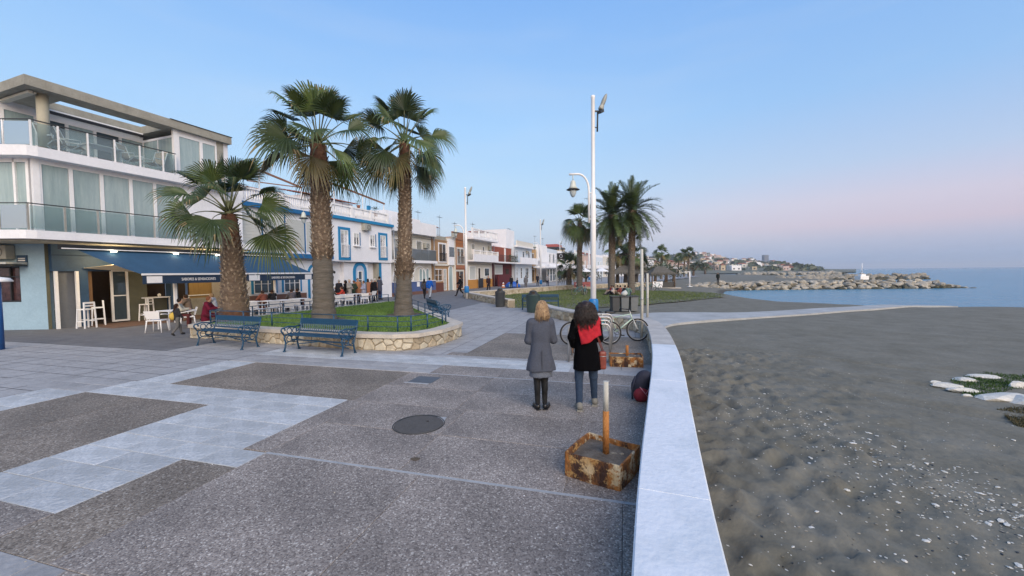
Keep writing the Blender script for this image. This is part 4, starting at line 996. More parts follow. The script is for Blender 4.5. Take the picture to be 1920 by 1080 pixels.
tile_roof(h, -.1, W+.1, 2.1, 4.6, 7.45, 8.15, 26)
arch(h, X(12.2), X(13.15), .05, 2.65, 0, .16, m_trim, m_white, 'arched_door'); part(h, 'door_lattice', m_blk, (X(12.45),X(12.9),-.03,-.021,1.95,2.4)); part(h, 'door_knocker', m_blk, (X(12.62),X(12.72),-.04,-.021,1.42,1.5))
for a, b in ((8.2,9.6),(10.2,11.4)):
    window(h, X(a), X(b), .95, 2.1, -.05, m_white, m_glass, 3, 2, .05); surround(h, X(a), X(b), .95, 2.1, 0, .14, m_trim, sides='lr')
part(h, 'tiled_dado', mat('brown_dado', (.17,.085,.06), .7, .15, 4), (0,X(11.9),-.03,-.002,0,.85))
# rooftop pergola frames
pg = thing('roof_pergola', 'rust-brown folding awning frame on the roof of the first blue-trimmed house', 'awning frame', HP(9.2,-.3,6.25), HROT)
q = MB(); q.bar((0,0,2.25),(3.3,0,1.75),.07,.12); q.bar((1.2,2.4,2.0),(3.3,0,1.75),.06); q.bar((0,0,2.25),(1.2,2.4,2.0),.05); q.build('frame', mat('rust_brown_metal', (.22,.11,.07), .7, .2, 5), pg)
q = MB(); q.bar((3.25,0,-.0),(3.25,0,1.7),.06); q.bar((.2,0,0),(.2,0,2.2),.06); q.build('pole', m_white, pg)
# house 2
t0 = 14.0; X = lambda t: t-t0
h, W = house('town_house', 'white house with bright blue window frames and a white balustrade along its flat roof', 14.0, 21.0, .6, 6.2, m_white2, z0=3.06)
fr = [(14.95,15.75,3.3,5.35),(19.4,20.15,3.4,5.3)]
for a, b, z0_, z1_ in fr:
    surround(h, X(a), X(b), z0_, z1_, 0, .2, m_trim, .05); window(h, X(a), X(b), z0_, z1_, -.03, m_white, m_glass, 2, 2, .07, name='french_window', blind=.12); rail_bars(h, X(a), X(b), -.12, z0_, .95, m_white, .12, 'window_guard')
for a, b in ((16.3,16.95),(18.15,18.8)):
    window(h, X(a), X(b), 4.25, 5.25, -.03, m_white, m_glass, 2, 1, .07, blind=.3, sill=m_white); part(h, 'blue_reveal', m_trimd, (X(b)+.02,X(b)+.1,-.04,-.002,4.2,5.3))
part(h, 'blue_cornice', m_trim, (-.05,W+.1,-.2,-.002,6.1,6.32)); balustrade(h, .0, X(20.4), -.02, 6.32, .85, m_white)
part(h, 'soffit', m_white2, (0,W,0,1.2,3.0,3.058))
part(h, 'ground_wall', m_white2, (0,X(15.6),.6,.8,0,3.0),(X(15.6),X(18.2),.3,.5,0,3.0),(X(18.2),X(19.2),.6,.8,0,3.0),(X(19.6),W,.1,.3,0,3.0),(X(15.55),X(15.6),.3,.6,0,3.0))
part(h, 'grey_return', m_conc, (X(19.2),X(19.4),.15,.6,0,3.0)); part(h, 'blue_pillar', m_trim, (X(19.42),X(19.6),.05,.3,0,3.0))
arch(h, X(16.75), X(17.75), .05, 2.75, .3, .26, m_trim, mat('pale_blue_door', (.42,.52,.66), .6, .05, 3), 'arched_door'); window(h, X(17.0), X(17.5), .9, 2.3, .24, m_white, m_glass, 1, 2, .06)
q = MB(); q.lathe([(.10,0),(.10,.03)], 14); pl = q.build('wall_plate', m_blk, h); pl.location = (X(14.9),.6,2.2); pl.rotation_euler = (PI/2,0,0)
part(h, 'rooftop_room', m_white2, (0,X(19),2.4,6,6.2,7.95)); window(h, X(14.8), X(16.2), 6.9, 7.7, 2.33, m_trim, m_dark, 1, 1, .06); tile_roof(h, -.2, X(19.3), 2.1, 4.6, 7.95, 8.45, 22)
part(h, 'blue_urn', m_trim, (X(18.0),X(18.25),-.1,.1,7.2,7.55))
pg = thing('roof_pergola', 'rusty awning frame on white poles above the balustrade of the second blue-trimmed house', 'awning frame', HP(14.5,.4,6.32), HROT)
q = MB(); q.bar((-.4,0,2.35),(5.9,0,1.75),.08,.13); q.bar((-.4,0,2.35),(-.4,2.6,2.35),.06); q.build('frame', MATS['rust_brown_metal'], pg)
q = MB()
for x in (.2,3.2,5.8): q.bar((x,.02,.2),(x,.02,2.32-.1*x),.06)
q.build('pole', m_white, pg)
m_terrac = mat('terracotta_pot', (.32,.13,.07), .85, .12, 5); m_leaf = mat('house_plant_leaves', (.05,.09,.03), .8, .3, 8)
def pot_plant(x, off, z, s, label, grp='potted plants along the row'):
    p = thing('potted_plant', label, 'potted plant', HP(x, off, z), HROT, grp); q = MB(); q.lathe([(.10*s,0),(.16*s,.26*s),(.18*s,.30*s)], 12); q.build('pot', m_terrac, p)
    q = MB(); rs = random.Random(int(x*10))
    for i in range(60):
        a = rs.uniform(0,2*PI); r = rs.uniform(0,.28)*s; z_ = rs.uniform(.28,.75)*s; c = Vector((r*math.cos(a), r*math.sin(a), z_)); d = Vector((math.cos(a),math.sin(a),rs.uniform(-.3,.8)))*.12*s; w = Vector((-math.sin(a),math.cos(a),0))*.04*s
        q.add([c-w, c+w, c+d], [(0,1,2)])
    q.build('leaves', m_leaf, p, kind='stuff')
pot_plant(17.3, .3, 7.2, .9, 'potted plant in a terracotta pot on the balustrade of the second blue-trimmed house'); pot_plant(19.6, .1, 6.9, 1.1, 'bushy potted plant at the right end of the blue-trimmed roof terrace')
# house 3: cream, glass balcony, arches, blue dado
h, W = house('town_house', 'cream house with a long grey glass balcony above two arches and a blue dado', 21.2, 28.4, .0, 5.9, mat('cream_render', (.60,.58,.52), .85, .05, 2)); X = lambda t: t-21.2
m_cream = MATS['cream_render']
q = MB(); q.box(-.1,W+.1,-.62,.2,5.86,7.05); q.build('parapet', m_white2, h)
part(h, 'balcony_slab', m_white2, (-.1,W+.1,-.7,0,3.05,3.3))
for i in range(5): part(h, 'glass_panel', m_balg2, (.05+i*1.42,1.42+i*1.42,-.66,-.64,3.32,4.35))
part(h, 'handrail', m_galv, (0,W,-.69,-.62,4.36,4.41))
for a in (22.0,25.6): window(h, X(a), X(a)+1.1, 3.32, 5.3, -.03, m_white, m_shut, 1, 1, .07, name='shuttered_door')
arch(h, X(21.8), X(24.6), 0.9, 2.75, 0, .15, m_white, m_conc, 'arched_recess'); arch(h, X(25.0), X(27.2), .9, 2.7, 0, .12, m_white, m_cream, 'arched_recess')
for k in range(3): arch(h, X(26.0)+k*.62, X(26.5)+k*.62, 1.15, 2.5, -.03, .06, m_white, m_glassb, 'arched_window')
part(h, 'blue_dado', mat('violet_blue_dado', (.07,.11,.26), .7, .12, 3), (0,W,-.5,-.35,0.3,1.25)); part(h, 'dado_coping', m_white, (0,W,-.54,-.31,1.252,1.32)); part(h, 'brick_plinth', MATS['brown_dado'], (0,W,-.56,-.30,0,.3))
for a in (21.7,24.9,26.3): part(h, 'notice', m_white, (X(a),X(a)+.45,-.52,-.503,.75,1.2))
part(h, 'rooftop_room', m_white2, (X(24.2),X(28.2),2.5,6,5.9,8.3))
# house 4: tan
h, W = house('town_house', 'narrow tan house with tall white double window and dark brick dado', 28.6, 33.1, .0, 5.7, mat('tan_render', (.36,.22,.11), .85, .08, 2)); X = lambda t: t-28.6
surround(h, X(29.9), X(31.5), 3.3, 5.3, 0, .1, m_white, .04); window(h, X(29.9), X(31.5), 3.3, 5.3, -.03, m_white, m_glass, 2, 1, .07, name='french_window'); rail_bars(h, X(29.95), X(31.45), -.1, 3.3, .95, m_blk, .14, 'window_guard')
part(h, 'band', m_cream, (0,W,-.12,-.002,2.85,3.1)); window(h, X(29.0), X(30.6), 1.15, 2.5, -.03, m_white, m_glass, 2, 2, .07); window(h, X(30.85), X(31.5), .1, 2.5, -.03, m_white, m_shut, 1, 1, .06, name='front_door')
part(h, 'brick_dado', mat('dark_brick_dado', (.13,.045,.03), .85, .2, 6), (0,X(30.8),-.06,-.002,0,1.0))
part(h, 'white_bay', m_white2, (X(31.75),X(33.0),-.25,0,2.95,5.9)); part(h, 'bay_glass', m_balg2, (X(31.8),X(32.95),-.28,-.255,3.9,5.0)); arch(h, X(32.0), X(32.85), .05, 2.8, -.02, .12, m_white, m_glassb, 'arched_door')
part(h, 'terrace_wall', m_conc, (0,X(31.6),.0,.3,5.7,6.1)); part(h, 'brick_room', mat('warm_brick', (.28,.13,.07), .85, .15, 8), (X(30.0),X(32.2),1.8,4,5.7,7.3)); rail_bars(h, X(28.7), X(30.2), -.02, 6.1, .9, mat('dark_red_railing', (.08,.015,.012), .6, .1, 3), .22)
tile_roof(h, X(29.9), X(32.5), 1.5, 2.8, 7.3, 7.7, 10, 3); part(h, 'white_block', m_white2, (-.6,X(30.4),2.6,6,5.7,8.0))
# house 5: orange
h, W = house('town_house', 'narrow burnt-orange house with white-framed balcony window', 33.2, 36.6, .0, 6.3, mat('burnt_orange_render', (.34,.13,.045), .85, .1, 2)); X = lambda t: t-33.2
surround(h, X(34.1), X(35.9), 3.1, 5.0, 0, .12, m_cream, .04); window(h, X(34.1), X(35.9), 3.1, 5.0, -.03, m_white, m_glassb, 2, 1, .07, name='french_window'); rail_bars(h, X(34.1), X(35.9), -.1, 3.1, .95, m_galv, .12, 'window_guard')
part(h, 'brick_parapet', MATS['warm_brick'], (-.05,W,-.1,.2,6.0,6.9)); part(h, 'band', m_terrac, (0,W,-.1,-.002,2.55,2.85)); surround(h, X(33.7), X(35.7), .1, 2.3, 0, .12, m_cream, .04, 'lrt'); window(h, X(33.7), X(35.7), .1, 2.3, -.03, m_cream, m_glass, 2, 1, .08, name='front_door')
part(h, 'party_wall', m_cream, (-.1,.0,-.3,3,0,6.2))
# house 6: cream with yellow dado and white balcony
h, W = house('town_house', 'cream house with deep white balcony, balustraded roof terrace and ochre dado', 36.7, 44.6, .0, 6.3, m_cream); X = lambda t: t-36.7
part(h, 'balcony_front', m_white2, (-.1,W+.1,-1.0,-.85,3.45,4.35)); part(h, 'balcony_slab', m_white2, (-.1,W+.1,-.85,0,3.45,3.65)); balustrade(h, 0, W, -.92, 4.352, .55, m_white, sp=.3)
part(h, 'cornice', m_white2, (-.2,W+.2,-1.05,.3,6.25,6.5)); balustrade(h, 0, W, -.8, 6.5, 1.1, m_white, sp=.3, post=2)
part(h, 'ochre_dado', mat('ochre_dado', (.46,.22,.05), .85, .08, 3), (0,W,-.06,-.002,0,1.15))
window(h, X(38.0), X(39.0), 3.7, 5.8, -.03, m_white, m_glassb, 1, 1, .07, name='balcony_door'); window(h, X(41.4), X(42.0), 4.4, 5.6, -.03, m_white, m_glass, 1, 1, .07)
window(h, X(37.2), X(39.0), 1.15, 2.9, -.07, m_white, m_shut, 1, 1, .07, name='shuttered_window'); window(h, X(39.8), X(40.6), .05, 2.7, -.07, m_white, m_dark, 1, 1, .06, name='front_door'); window(h, X(41.8), X(43.6), 1.5, 2.7, -.07, m_white, m_glass, 1, 1, .1)
part(h, 'gate', m_blk, (X(39.5),X(40.9),-.3,-.27,.05,1.3)); part(h, 'red_awning', mat('red_canvas', (.20,.03,.025), .8, .1, 3), (X(42),X(44.6),.5,2.4,7.7,7.82))
# house 7: dark red
h, W = house('town_house', 'dark red house with plants on its black balcony and a maroon ground floor', 44.8, 53.4, -.3, 5.9, mat('brick_red_render', (.27,.07,.04), .85, .08, 2)); X = lambda t: t-44.8
part(h, 'white_pillar', m_white, (X(50.2),X(50.7),-.1,0,3.6,5.8)); part(h, 'maroon_wall', mat('maroon_render', (.10,.012,.015), .8, .1, 2), (X(45.0),X(49.4),-1.2,-1.0,0,1.75)); part(h, 'maroon_front', MATS['maroon_render'], (0,W,-.06,-.003,0,3.4))
window(h, X(46.2), X(49.2), 1.75, 3.2, -.12, m_white, m_shut, 1, 1, .08, name='shuttered_window'); part(h, 'balcony_slab', m_white, (0,W,-1.25,0,3.4,3.6)); rail_bars(h, .1, W-.1, -1.2, 3.6, 1.0, m_blk, .16)
part(h, 'terrace_wall', m_white2, (0,W,.6,.8,5.9,6.2)); part(h, 'dark_door', m_dark, (X(50.6),X(52.0),-.09,-.065,.05,2.6))
q = MB(); rs = random.Random(5)
for i in range(420):
    c = Vector((rs.uniform(X(49),X(53)), rs.uniform(-1.35,-.9), rs.uniform(3.6,4.7))); d = Vector((rs.uniform(-1,1),rs.uniform(-1,1),rs.uniform(-.5,1)))*.22; w = Vector((rs.uniform(-1,1),rs.uniform(-1,1),0))*.07; q.add([c-w,c+w,c+d], [(0,1,2)])
q.build('hedge_plants', m_leaf, h, kind='stuff')
# house 8: white, tall blank side wall
m_bwhite = mat('bluish_white_render', (.56,.63,.70), .85, .05, 2)
h, W = house('town_house', 'white house with tall blank gable above the dark red house', 53.5, 63.0, .2, 6.4, m_bwhite); X = lambda t: t-53.5
part(h, 'gable_block', m_white2, (-2.6,1.2,.4,7.5,5.9,8.9)); part(h, 'balcony_front', m_white2, (0,W,-1.2,-1.05,3.4,4.5)); part(h, 'balcony_slab', m_white2, (0,W,-1.05,0,3.4,3.6)); part(h, 'roof_terrace_front', m_cream, (.6,W,-.3,-.1,6.4,7.3)); part(h, 'cornice', m_white, (-.1,W+.1,-.7,0,6.2,6.4))
for a, b in ((54.2,55.2),(57.6,58.8),(60.6,61.8)): window(h, X(a), X(b), 4.2, 5.7, -.03, m_white, m_glass, 1, 1, .09)
for a, b in ((54.3,55.2),(56.5,57.4),(59.0,61.0)): window(h, X(a), X(b), .9, 2.8, -.03, m_white, m_dark, 1, 1, .09)
antenna(h, 3, 2, 7.3, 2.4, 1.6)
# house 9: narrow yellow, and cafe house 10
h, W = house('town_house', 'narrow ochre house squeezed between two white ones', 63.1, 66.3, .0, 6.4, mat('ochre_render', (.42,.26,.11), .85, .08, 2)); X = lambda t: t-63.1
window(h, .5, 1.9, 3.6, 5.6, -.03, m_white, m_glass, 1, 1, .08); part(h, 'balcony', m_white, (0,W,-.8,0,3.0,3.2)); rail_bars(h, 0, W, -.75, 3.2, 1.0, m_blk, .2); window(h, .4, 2.2, .1, 2.6, -.03, m_white, m_dark, 1, 1, .08, name='front_door')
h, W = house('town_house', 'modern white house with two big upper windows over the glazed beach cafe', 66.5, 82.5, .2, 6.2, m_white2); X = lambda t: t-66.5
part(h, 'white_block', m_white, (0,6.5,-.2,5,4.0,7.4)); part(h, 'parapet', m_bwhite, (6.5,W,0,.2,6.2,7.0))
for a, b in ((75.2,77.6),(78.2,81.6)): window(h, X(a), X(b), 3.9, 6.0, -.03, m_white, m_glassb, 2, 1, .12)
for i in range(7): window(h, .6+i*2.2, 2.6+i*2.2, .1, 2.7, -1.8, m_white, m_glass, 1, 2, .1, name='shopfront_window')
part(h, 'white_canopy', m_white2, (-3.5,W,-2.6,-.3,2.8,3.1)); part(h, 'balcony_front', m_white2, (6.4,W,-.9,-.75,3.1,3.8)); antenna(h, 5, 2, 7.4, 2.2, 1.5); antenna(h, 11, 2, 7.0, 2.6, 1.2)

# clutter on the fronts: air-conditioning units, cables, downpipes
for t_, of_, z_, lab in ((17.6,.62,5.5,'small white air-conditioning unit high on the blue-trimmed house'),(27.2,.02,4.6,'air-conditioning unit on the glass balcony house'),(32.6,.3,6.1,'air-conditioning unit on the roof edge of the tan house'),(43.6,.02,5.2,'air-conditioning unit at the right end of the ochre-footed house'),(59.8,.22,5.3,'air-conditioning unit on the house with the blank gable')):
    a_ = thing('air_conditioner', lab, 'air conditioner', HP(t_, of_, z_), HROT); q = MB(); q.box(-.38,.38,-.32,-.01,0,.52); q.build('casing', MATS['aged_ac_casing'], a_, bevel=.015); q = MB(); q.torus((.1,-.325,.26), .19, .015, 'y', 16, 4); q.torus((.1,-.325,.26), .1, .01, 'y', 12, 4); q.build('fan_grille', m_dkmetal, a_)
for k_, (ta, tb, of_, z_) in enumerate(((14.1,21.0,.66,2.96),(21.2,36.5,.1,5.62),(36.7,44.6,.06,3.2),(7.5,14.0,.6,3.05))):
    cb = thing('facade_cable', ['black cable sagging under the upper floor of the blue-trimmed house','black cable under the roof line of the cream, tan and orange houses','black cable under the balcony of the ochre-footed house','black cable above the ground floor of the first blue-trimmed house'][k_], 'cable', HP(ta, of_), HROT); q = MB(); q.tube([((tb-ta)*i/24, -.02, z_-.05*abs(math.sin(i*.8))) for i in range(25)], .014, 4); q.build('wire', m_blk, cb)
for t_ in (21.1, 28.5, 44.7, 53.45):
    dp = thing('downpipe', {21.1:'downpipe between the blue-trimmed and the cream house',28.5:'downpipe left of the tan house',44.7:'downpipe left of the dark red house',53.45:'downpipe right of the dark red house'}[t_], 'downpipe', HP(t_, .75 if t_ < 22 else .3), HROT); q = MB(); q.tube([(0,0,.1),(0,0,5.9)], .045, 7); q.build('pipe', m_galv, dp)
for nm_, xx, yy, zz in ((2,3,3.5,8.4),(2,5.5,3,8.2)): pass
for hh_ in [o for o in list(bpy.data.objects) if o.name.startswith('town_house') and o.parent is None][:8]:
    antenna(hh_, random.uniform(1,3.5), 3.5, {0:8.1}.get(0,8.1) if False else 6.2, random.uniform(2.4,3.4), 1.0)
# ---- the rest of the row, bending away along the beach
palette = [('white', m_white2), ('cream', m_cream), ('bluish white', m_bwhite), ('pale pink', mat('pale_pink_render', (.50,.38,.34), .85, .06, 2)), ('pale green', mat('pale_green_render', (.42,.52,.44), .85, .06, 2)), ('sandy', mat('sandy_render', (.46,.38,.26), .85, .06, 2))]
tops = ['with a balustraded roof', 'with a flat roof and aerial', 'with a red tiled roof', 'with a roof terrace room']
rowP = [Vector(HP(83.5,.2)[:2]), Vector((20,118)), Vector((38,150)), Vector((62,190)), Vector((100,236))]
rs = random.Random(12); d = 0; segL = [(b-a).length for a, b in zip(rowP[:-1], rowP[1:])]; tot = sum(segL); order = 0
words = ['first','second','third','fourth','fifth','sixth','seventh','eighth','ninth','tenth','eleventh','twelfth','thirteenth','fourteenth','fifteenth','sixteenth','seventeenth','eighteenth','nineteenth','twentieth','twenty-first','twenty-second']
def along_row(s):
    i = 0
    while i < len(segL)-1 and s > segL[i]: s -= segL[i]; i += 1
    dr = (rowP[i+1]-rowP[i]).normalized(); return rowP[i]+dr*s, dr
while d < tot-9 and order < len(words):
    w = rs.uniform(7.5, 11.5); p, dr = along_row(d); ang = math.atan2(dr.y, dr.x); cn, cm = palette[(order*5+rs.randrange(2)) % 6]; tp = rs.randrange(4); zt = rs.uniform(5.8,7.2)
    h = thing('town_house', '%s house %s, %s beyond the white beach cafe house' % (cn, tops[tp], words[order]), 'house', (p.x,p.y,0), ang, 'farther houses of the seafront row')
    q = MB(); q.box(0,w-.1,0,8,0,zt); q.build('wall', cm, h)
    part(h, 'balcony', m_white2, (.2,w-.3,-1.1,-.01,2.9,3.15),(.2,w-.3,-1.1,-1.0,3.15,4.0))
    nw = int(w/2.6)
    for i in range(nw):
        x0 = .7+i*(w-.8)/nw; window(h, x0, x0+1.2, 3.5, 5.3, -.06, m_white, rs.choice((m_glass,m_glassb,m_shut)), 1, 1, .1); window(h, x0, x0+1.3, .1 if i == 1 else .9, 2.4, -.06, m_white, rs.choice((m_glass,m_dark)), 1, 1, .1)
    if tp == 0: balustrade(h, 0, w-.2, .1, zt, .9, m_white, sp=.45, post=3)
    if tp == 1: part(h, 'parapet', m_white2, (0,w-.1,0,.2,zt,zt+.6)); antenna(h, w*.6, 2, zt, 2.4, 1.4)
    if tp == 2: tile_roof(h, -.2, w+.1, -.3, 3, zt, zt+1.1, 14, 3)
    if tp == 3: part(h, 'rooftop_room', cm, (1,w*.6,2,6,zt,zt+2.2)); part(h, 'parapet', m_white2, (0,w-.1,0,.2,zt,zt+.8))
    d += w; order += 1
# second street behind the row: taller blocks glimpsed over the roofs
for t_, o_, z_, w_, lab, mm in ((26,-9,9.3,3,'small white rooftop block behind the cream house',m_white2),(60,-12,8.0,7,'plain pale block behind the white house with gable',m_cream),(98,-14,9.0,9,'low house with pinkish roof behind the beach cafe',MATS['sandy_render'])):
    h = thing('back_building', lab, 'building', HP(t_, o_), HROT); q = MB(); q.box(0,w_,0,6,0,z_); q.build('wall', mm, h); window(h, w_*.4, w_*.4+1, z_-1.8, z_-.8, -.05, m_white, m_glass, 1, 1, .08)
h = thing('roof_kiosk', 'dark rooftop shelter with red top beyond the white modern house', 'shelter', HP(84.5,-.5,6.6), HROT)
part(h, 'dark_canopy', m_dkmetal, (0,7.5,-.5,4,1.0,1.35)); part(h, 'red_roof', mat('faded_red_roof', (.38,.10,.09), .8, .1, 2), (1.5,6.5,.2,3,1.36,2.1)); part(h, 'shelter_posts', m_dkmetal, (.2,.4,0,.2,-1,1.0),(7.1,7.3,0,.2,-1,1.0))

def ordinal(i):
    t = ['','twenty','thirty','forty']; tn = ['','twentieth','thirtieth']; k = i+1
    return words[k-1] if k < 20 else (tn[k//10-1] if k % 10 == 0 else t[k//10-1]+'-'+words[k % 10-1])
# ---- town on the far hills
rs = random.Random(33)
hcols = [('white', m_white2), ('cream', m_cream), ('pinkish', MATS['pale_pink_render']), ('sandy', MATS['sandy_render']), ('ochre', MATS['ochre_render'])]
def far_label(cn, roof, w, px_, z_):
    wh = 'behind the tall palms' if px_ < 1200 else ('behind the thatched beach huts' if px_ < 1270 else ('at the left end' if px_ < 1320 else ('left of the dip in the ridge' if px_ < 1375 else ('under the tower block' if px_ < 1445 else 'near the sea end'))))
    return '%s %s%s house %s on the far hillside %s' % ('wide' if w > 9 else 'small', cn, ' red-roofed' if roof else '', 'high' if z_ > 14 else 'low', wh)
def far_house(x, y, z, w, hh, cm, label, grp, roof):
    h = thing('hillside_house', label, 'house', (x, y, z-1), rs.uniform(-.3,.5), grp); q = MB(); q.box(-w/2,w/2,0,w*.7,0,hh+1); q.build('wall', cm, h)
    n = max(1, int(w/5)); fl = max(1, int(hh/3.4))
    for i in range(n):
        for j in range(fl):
            x0 = -w/2+w*(i+.3)/n; p = MB(); p.box(x0, x0+w*.35/n, -.12, -.02, 2.2+j*3.3, 3.8+j*3.3); p.build('window', m_glass, h)
    if roof: r = MB(); r.prism([(-w/2-.5,-.8),(w/2+.5,-.8),(w/2+.5,w*.7+.8),(-w/2-.5,w*.7+.8)], hh+1, hh+1.3); r.prism([(-w/2+1,1.0),(w/2-1,1.0),(w/2-1,w*.7-1),(-w/2+1,w*.7-1)], hh+1.3, hh+2.2); r.build('roof', m_rtile, h)
for i in range(230):
    px_ = rs.choice([rs.uniform(1000,1270), rs.uniform(1270,1420), rs.uniform(1270,1420), rs.uniform(1400,1500)]); Y_ = rs.uniform(430, 950); X_ = (px_-960)/750*Y_; z_ = float(hill_z(np.array(X_), np.array(Y_))); cn, cm = rs.choice(hcols[:4] if rs.random() < .9 else hcols)
    w = rs.uniform(5,12); roof = rs.random() < .3
    far_house(X_, Y_, z_, w, rs.uniform(3.5,6.5), cm, far_label(cn, roof, w, px_, z_), 'houses on the far hillside', roof)
for i in range(34):
    px_ = 1265+i*6.6+rs.uniform(-3,3); Y_ = rs.uniform(250, 420); X_ = (px_-960)/750*Y_
    if float(sea_dist(np.array([[X_]]), np.array([[Y_]]))[0,0]) < 12: continue
    cn, cm = hcols[(i*3) % 5]; far_house(X_, Y_, -.6, rs.uniform(4.5,9), rs.uniform(2.6,4.6), cm, '%s low %s building%s, counted from the left along the far beachfront' % (ordinal(i), cn, ' with red roof' if i % 2 else ''), 'far seafront buildings', i % 2)
h = thing('tower_block', 'lone grey high-rise tower standing on the far headland ridge', 'tower', (*[v for v in (lambda Y: ((1437-960)/750*Y, Y))(1500)], 12)); q = MB(); q.box(-8,8,0,16,-15,44); q.build('wall', mat('far_tower_grey', (.09,.11,.14), .8, .05, .1), h)
for j in range(12):
    for i in range(4): part(h, 'window', m_glass, (-7+i*3.6,-4.6+i*3.6,-.3,-.05,-8+j*4.2,-6+j*4.2))
# ------------------------------------------------------------------ palms and trees
def leafmat(name, c, c2, rnd=.25):
    m = mat(name, c, .55, .2, 2.5, col2=c2, rnd=rnd)
    return m
m_fr = leafmat('palm_frond_green', (.038,.070,.018), (.08,.115,.028)); m_frd = leafmat('palm_frond_dark', (.022,.045,.016), (.05,.08,.026))
m_fro = leafmat('palm_frond_ageing', (.075,.075,.022), (.14,.11,.045)); m_tip = mat('withered_leaf_tip', (.14,.11,.05), .8, .2, 6, col2=(.24,.19,.10)); m_pet = mat('palm_petiole', (.10,.11,.045), .6, .15, 6)
m_bark = mat('palm_bark', (.085,.058,.04), .95, .25, 6, col2=(.19,.14,.10), bump=1., stretch=(1,1,2.2)); m_barkg = mat('grey_ringed_bark', (.085,.075,.062), .95, .22, 5, col2=(.175,.155,.13), bump=1., stretch=(.7,.7,5))
m_barkr = mat('red_brown_fibre_bark', (.075,.032,.018), .95, .25, 7, col2=(.15,.075,.04), bump=1., stretch=(1,1,2))
m_stub = mat('pale_leaf_base', (.09,.055,.035), .9, .35, 11, col2=(.42,.34,.25), rnd=.0)
def fan_frond(root, C, az, el, Lp, R, rs, m_, nseg=34, sag=.5, name='frond'):
    d = Vector((math.cos(az)*math.cos(el), math.sin(az)*math.cos(el), math.sin(el)))
    q = MB(); pts = []; p = Vector(C); dd = d.copy(); n = 5
    for i in range(n+1):
        pts.append(p.copy()); dd = (dd+Vector((0,0,-sag*.075*(1+i*.4)*math.cos(el)))).normalized(); p = p+dd*Lp/n
    q.tube(pts, [.05,.032,.022,.018,.015,.012], 4, 1)
    h = pts[-1]; d = dd; s = d.cross(Vector((0,0,1)))
    s = s.normalized() if s.length > .1 else Vector((-math.sin(az), math.cos(az), 0)); roll = rs.uniform(-1.0,1.0); nn = s.cross(d).normalized(); s2 = s*math.cos(roll)+nn*math.sin(roll); nn = s2.cross(d).normalized()
    A = math.radians(rs.uniform(78,105)); R0 = R*rs.uniform(.85,1.1); fold = rs.uniform(.12,.4); fuse = rs.uniform(.42,.55); wind = Vector((rs.uniform(-.06,.06),rs.uniform(-.06,.06),0))
    def P(al, r, up=0.):
        v = d*math.cos(al)+s2*math.sin(al); cup = nn*(fold*abs(math.sin(al))*r*.8+up)
        p = h+v*r+cup; k = max(0., r-R0*.42)/R0; return p+Vector((0,0,-1))*(k**1.9)*R0*(.62+.5*sag)*(.25+.85*max(0,math.cos(el))**.8)+wind*k
    for i in range(nseg):
        a0, a1 = -A+2*A*i/nseg, -A+2*A*(i+1)/nseg; am = (a0+a1)/2; Rs = R0*(1-.32*(abs(am)/A)**2)*rs.uniform(.9,1.06); rf = Rs*fuse
        j = rs.uniform(-.04,.04); u0 = .022*R0*(-1)**i; u1 = -u0
        vs = [P(a0,.02), P(a1,.02), P(a0,rf,u0), P(a1,rf,u1)]
        w = (a1-a0)*.44; vs += [P(am-w*.8+j*.5,Rs*.74), P(am+w*.8+j*.5,Rs*.74), P(am-w*.35+j,Rs*.9), P(am+w*.35+j,Rs*.9), P(am+j*1.5,Rs*1.04)+Vector((0,0,-rs.uniform(0,.10)*R0))]
        o_ = len(q.f); q.add(vs, [(0,2,3,1),(2,4,5,3),(4,6,7,5),(6,8,7)], 0)
        if rs.random() < .25: q.m[o_+3] = 2
        if rs.random() < .08: q.m[o_+2] = 2
    q.build(name, [m_, m_pet, m_tip], root)
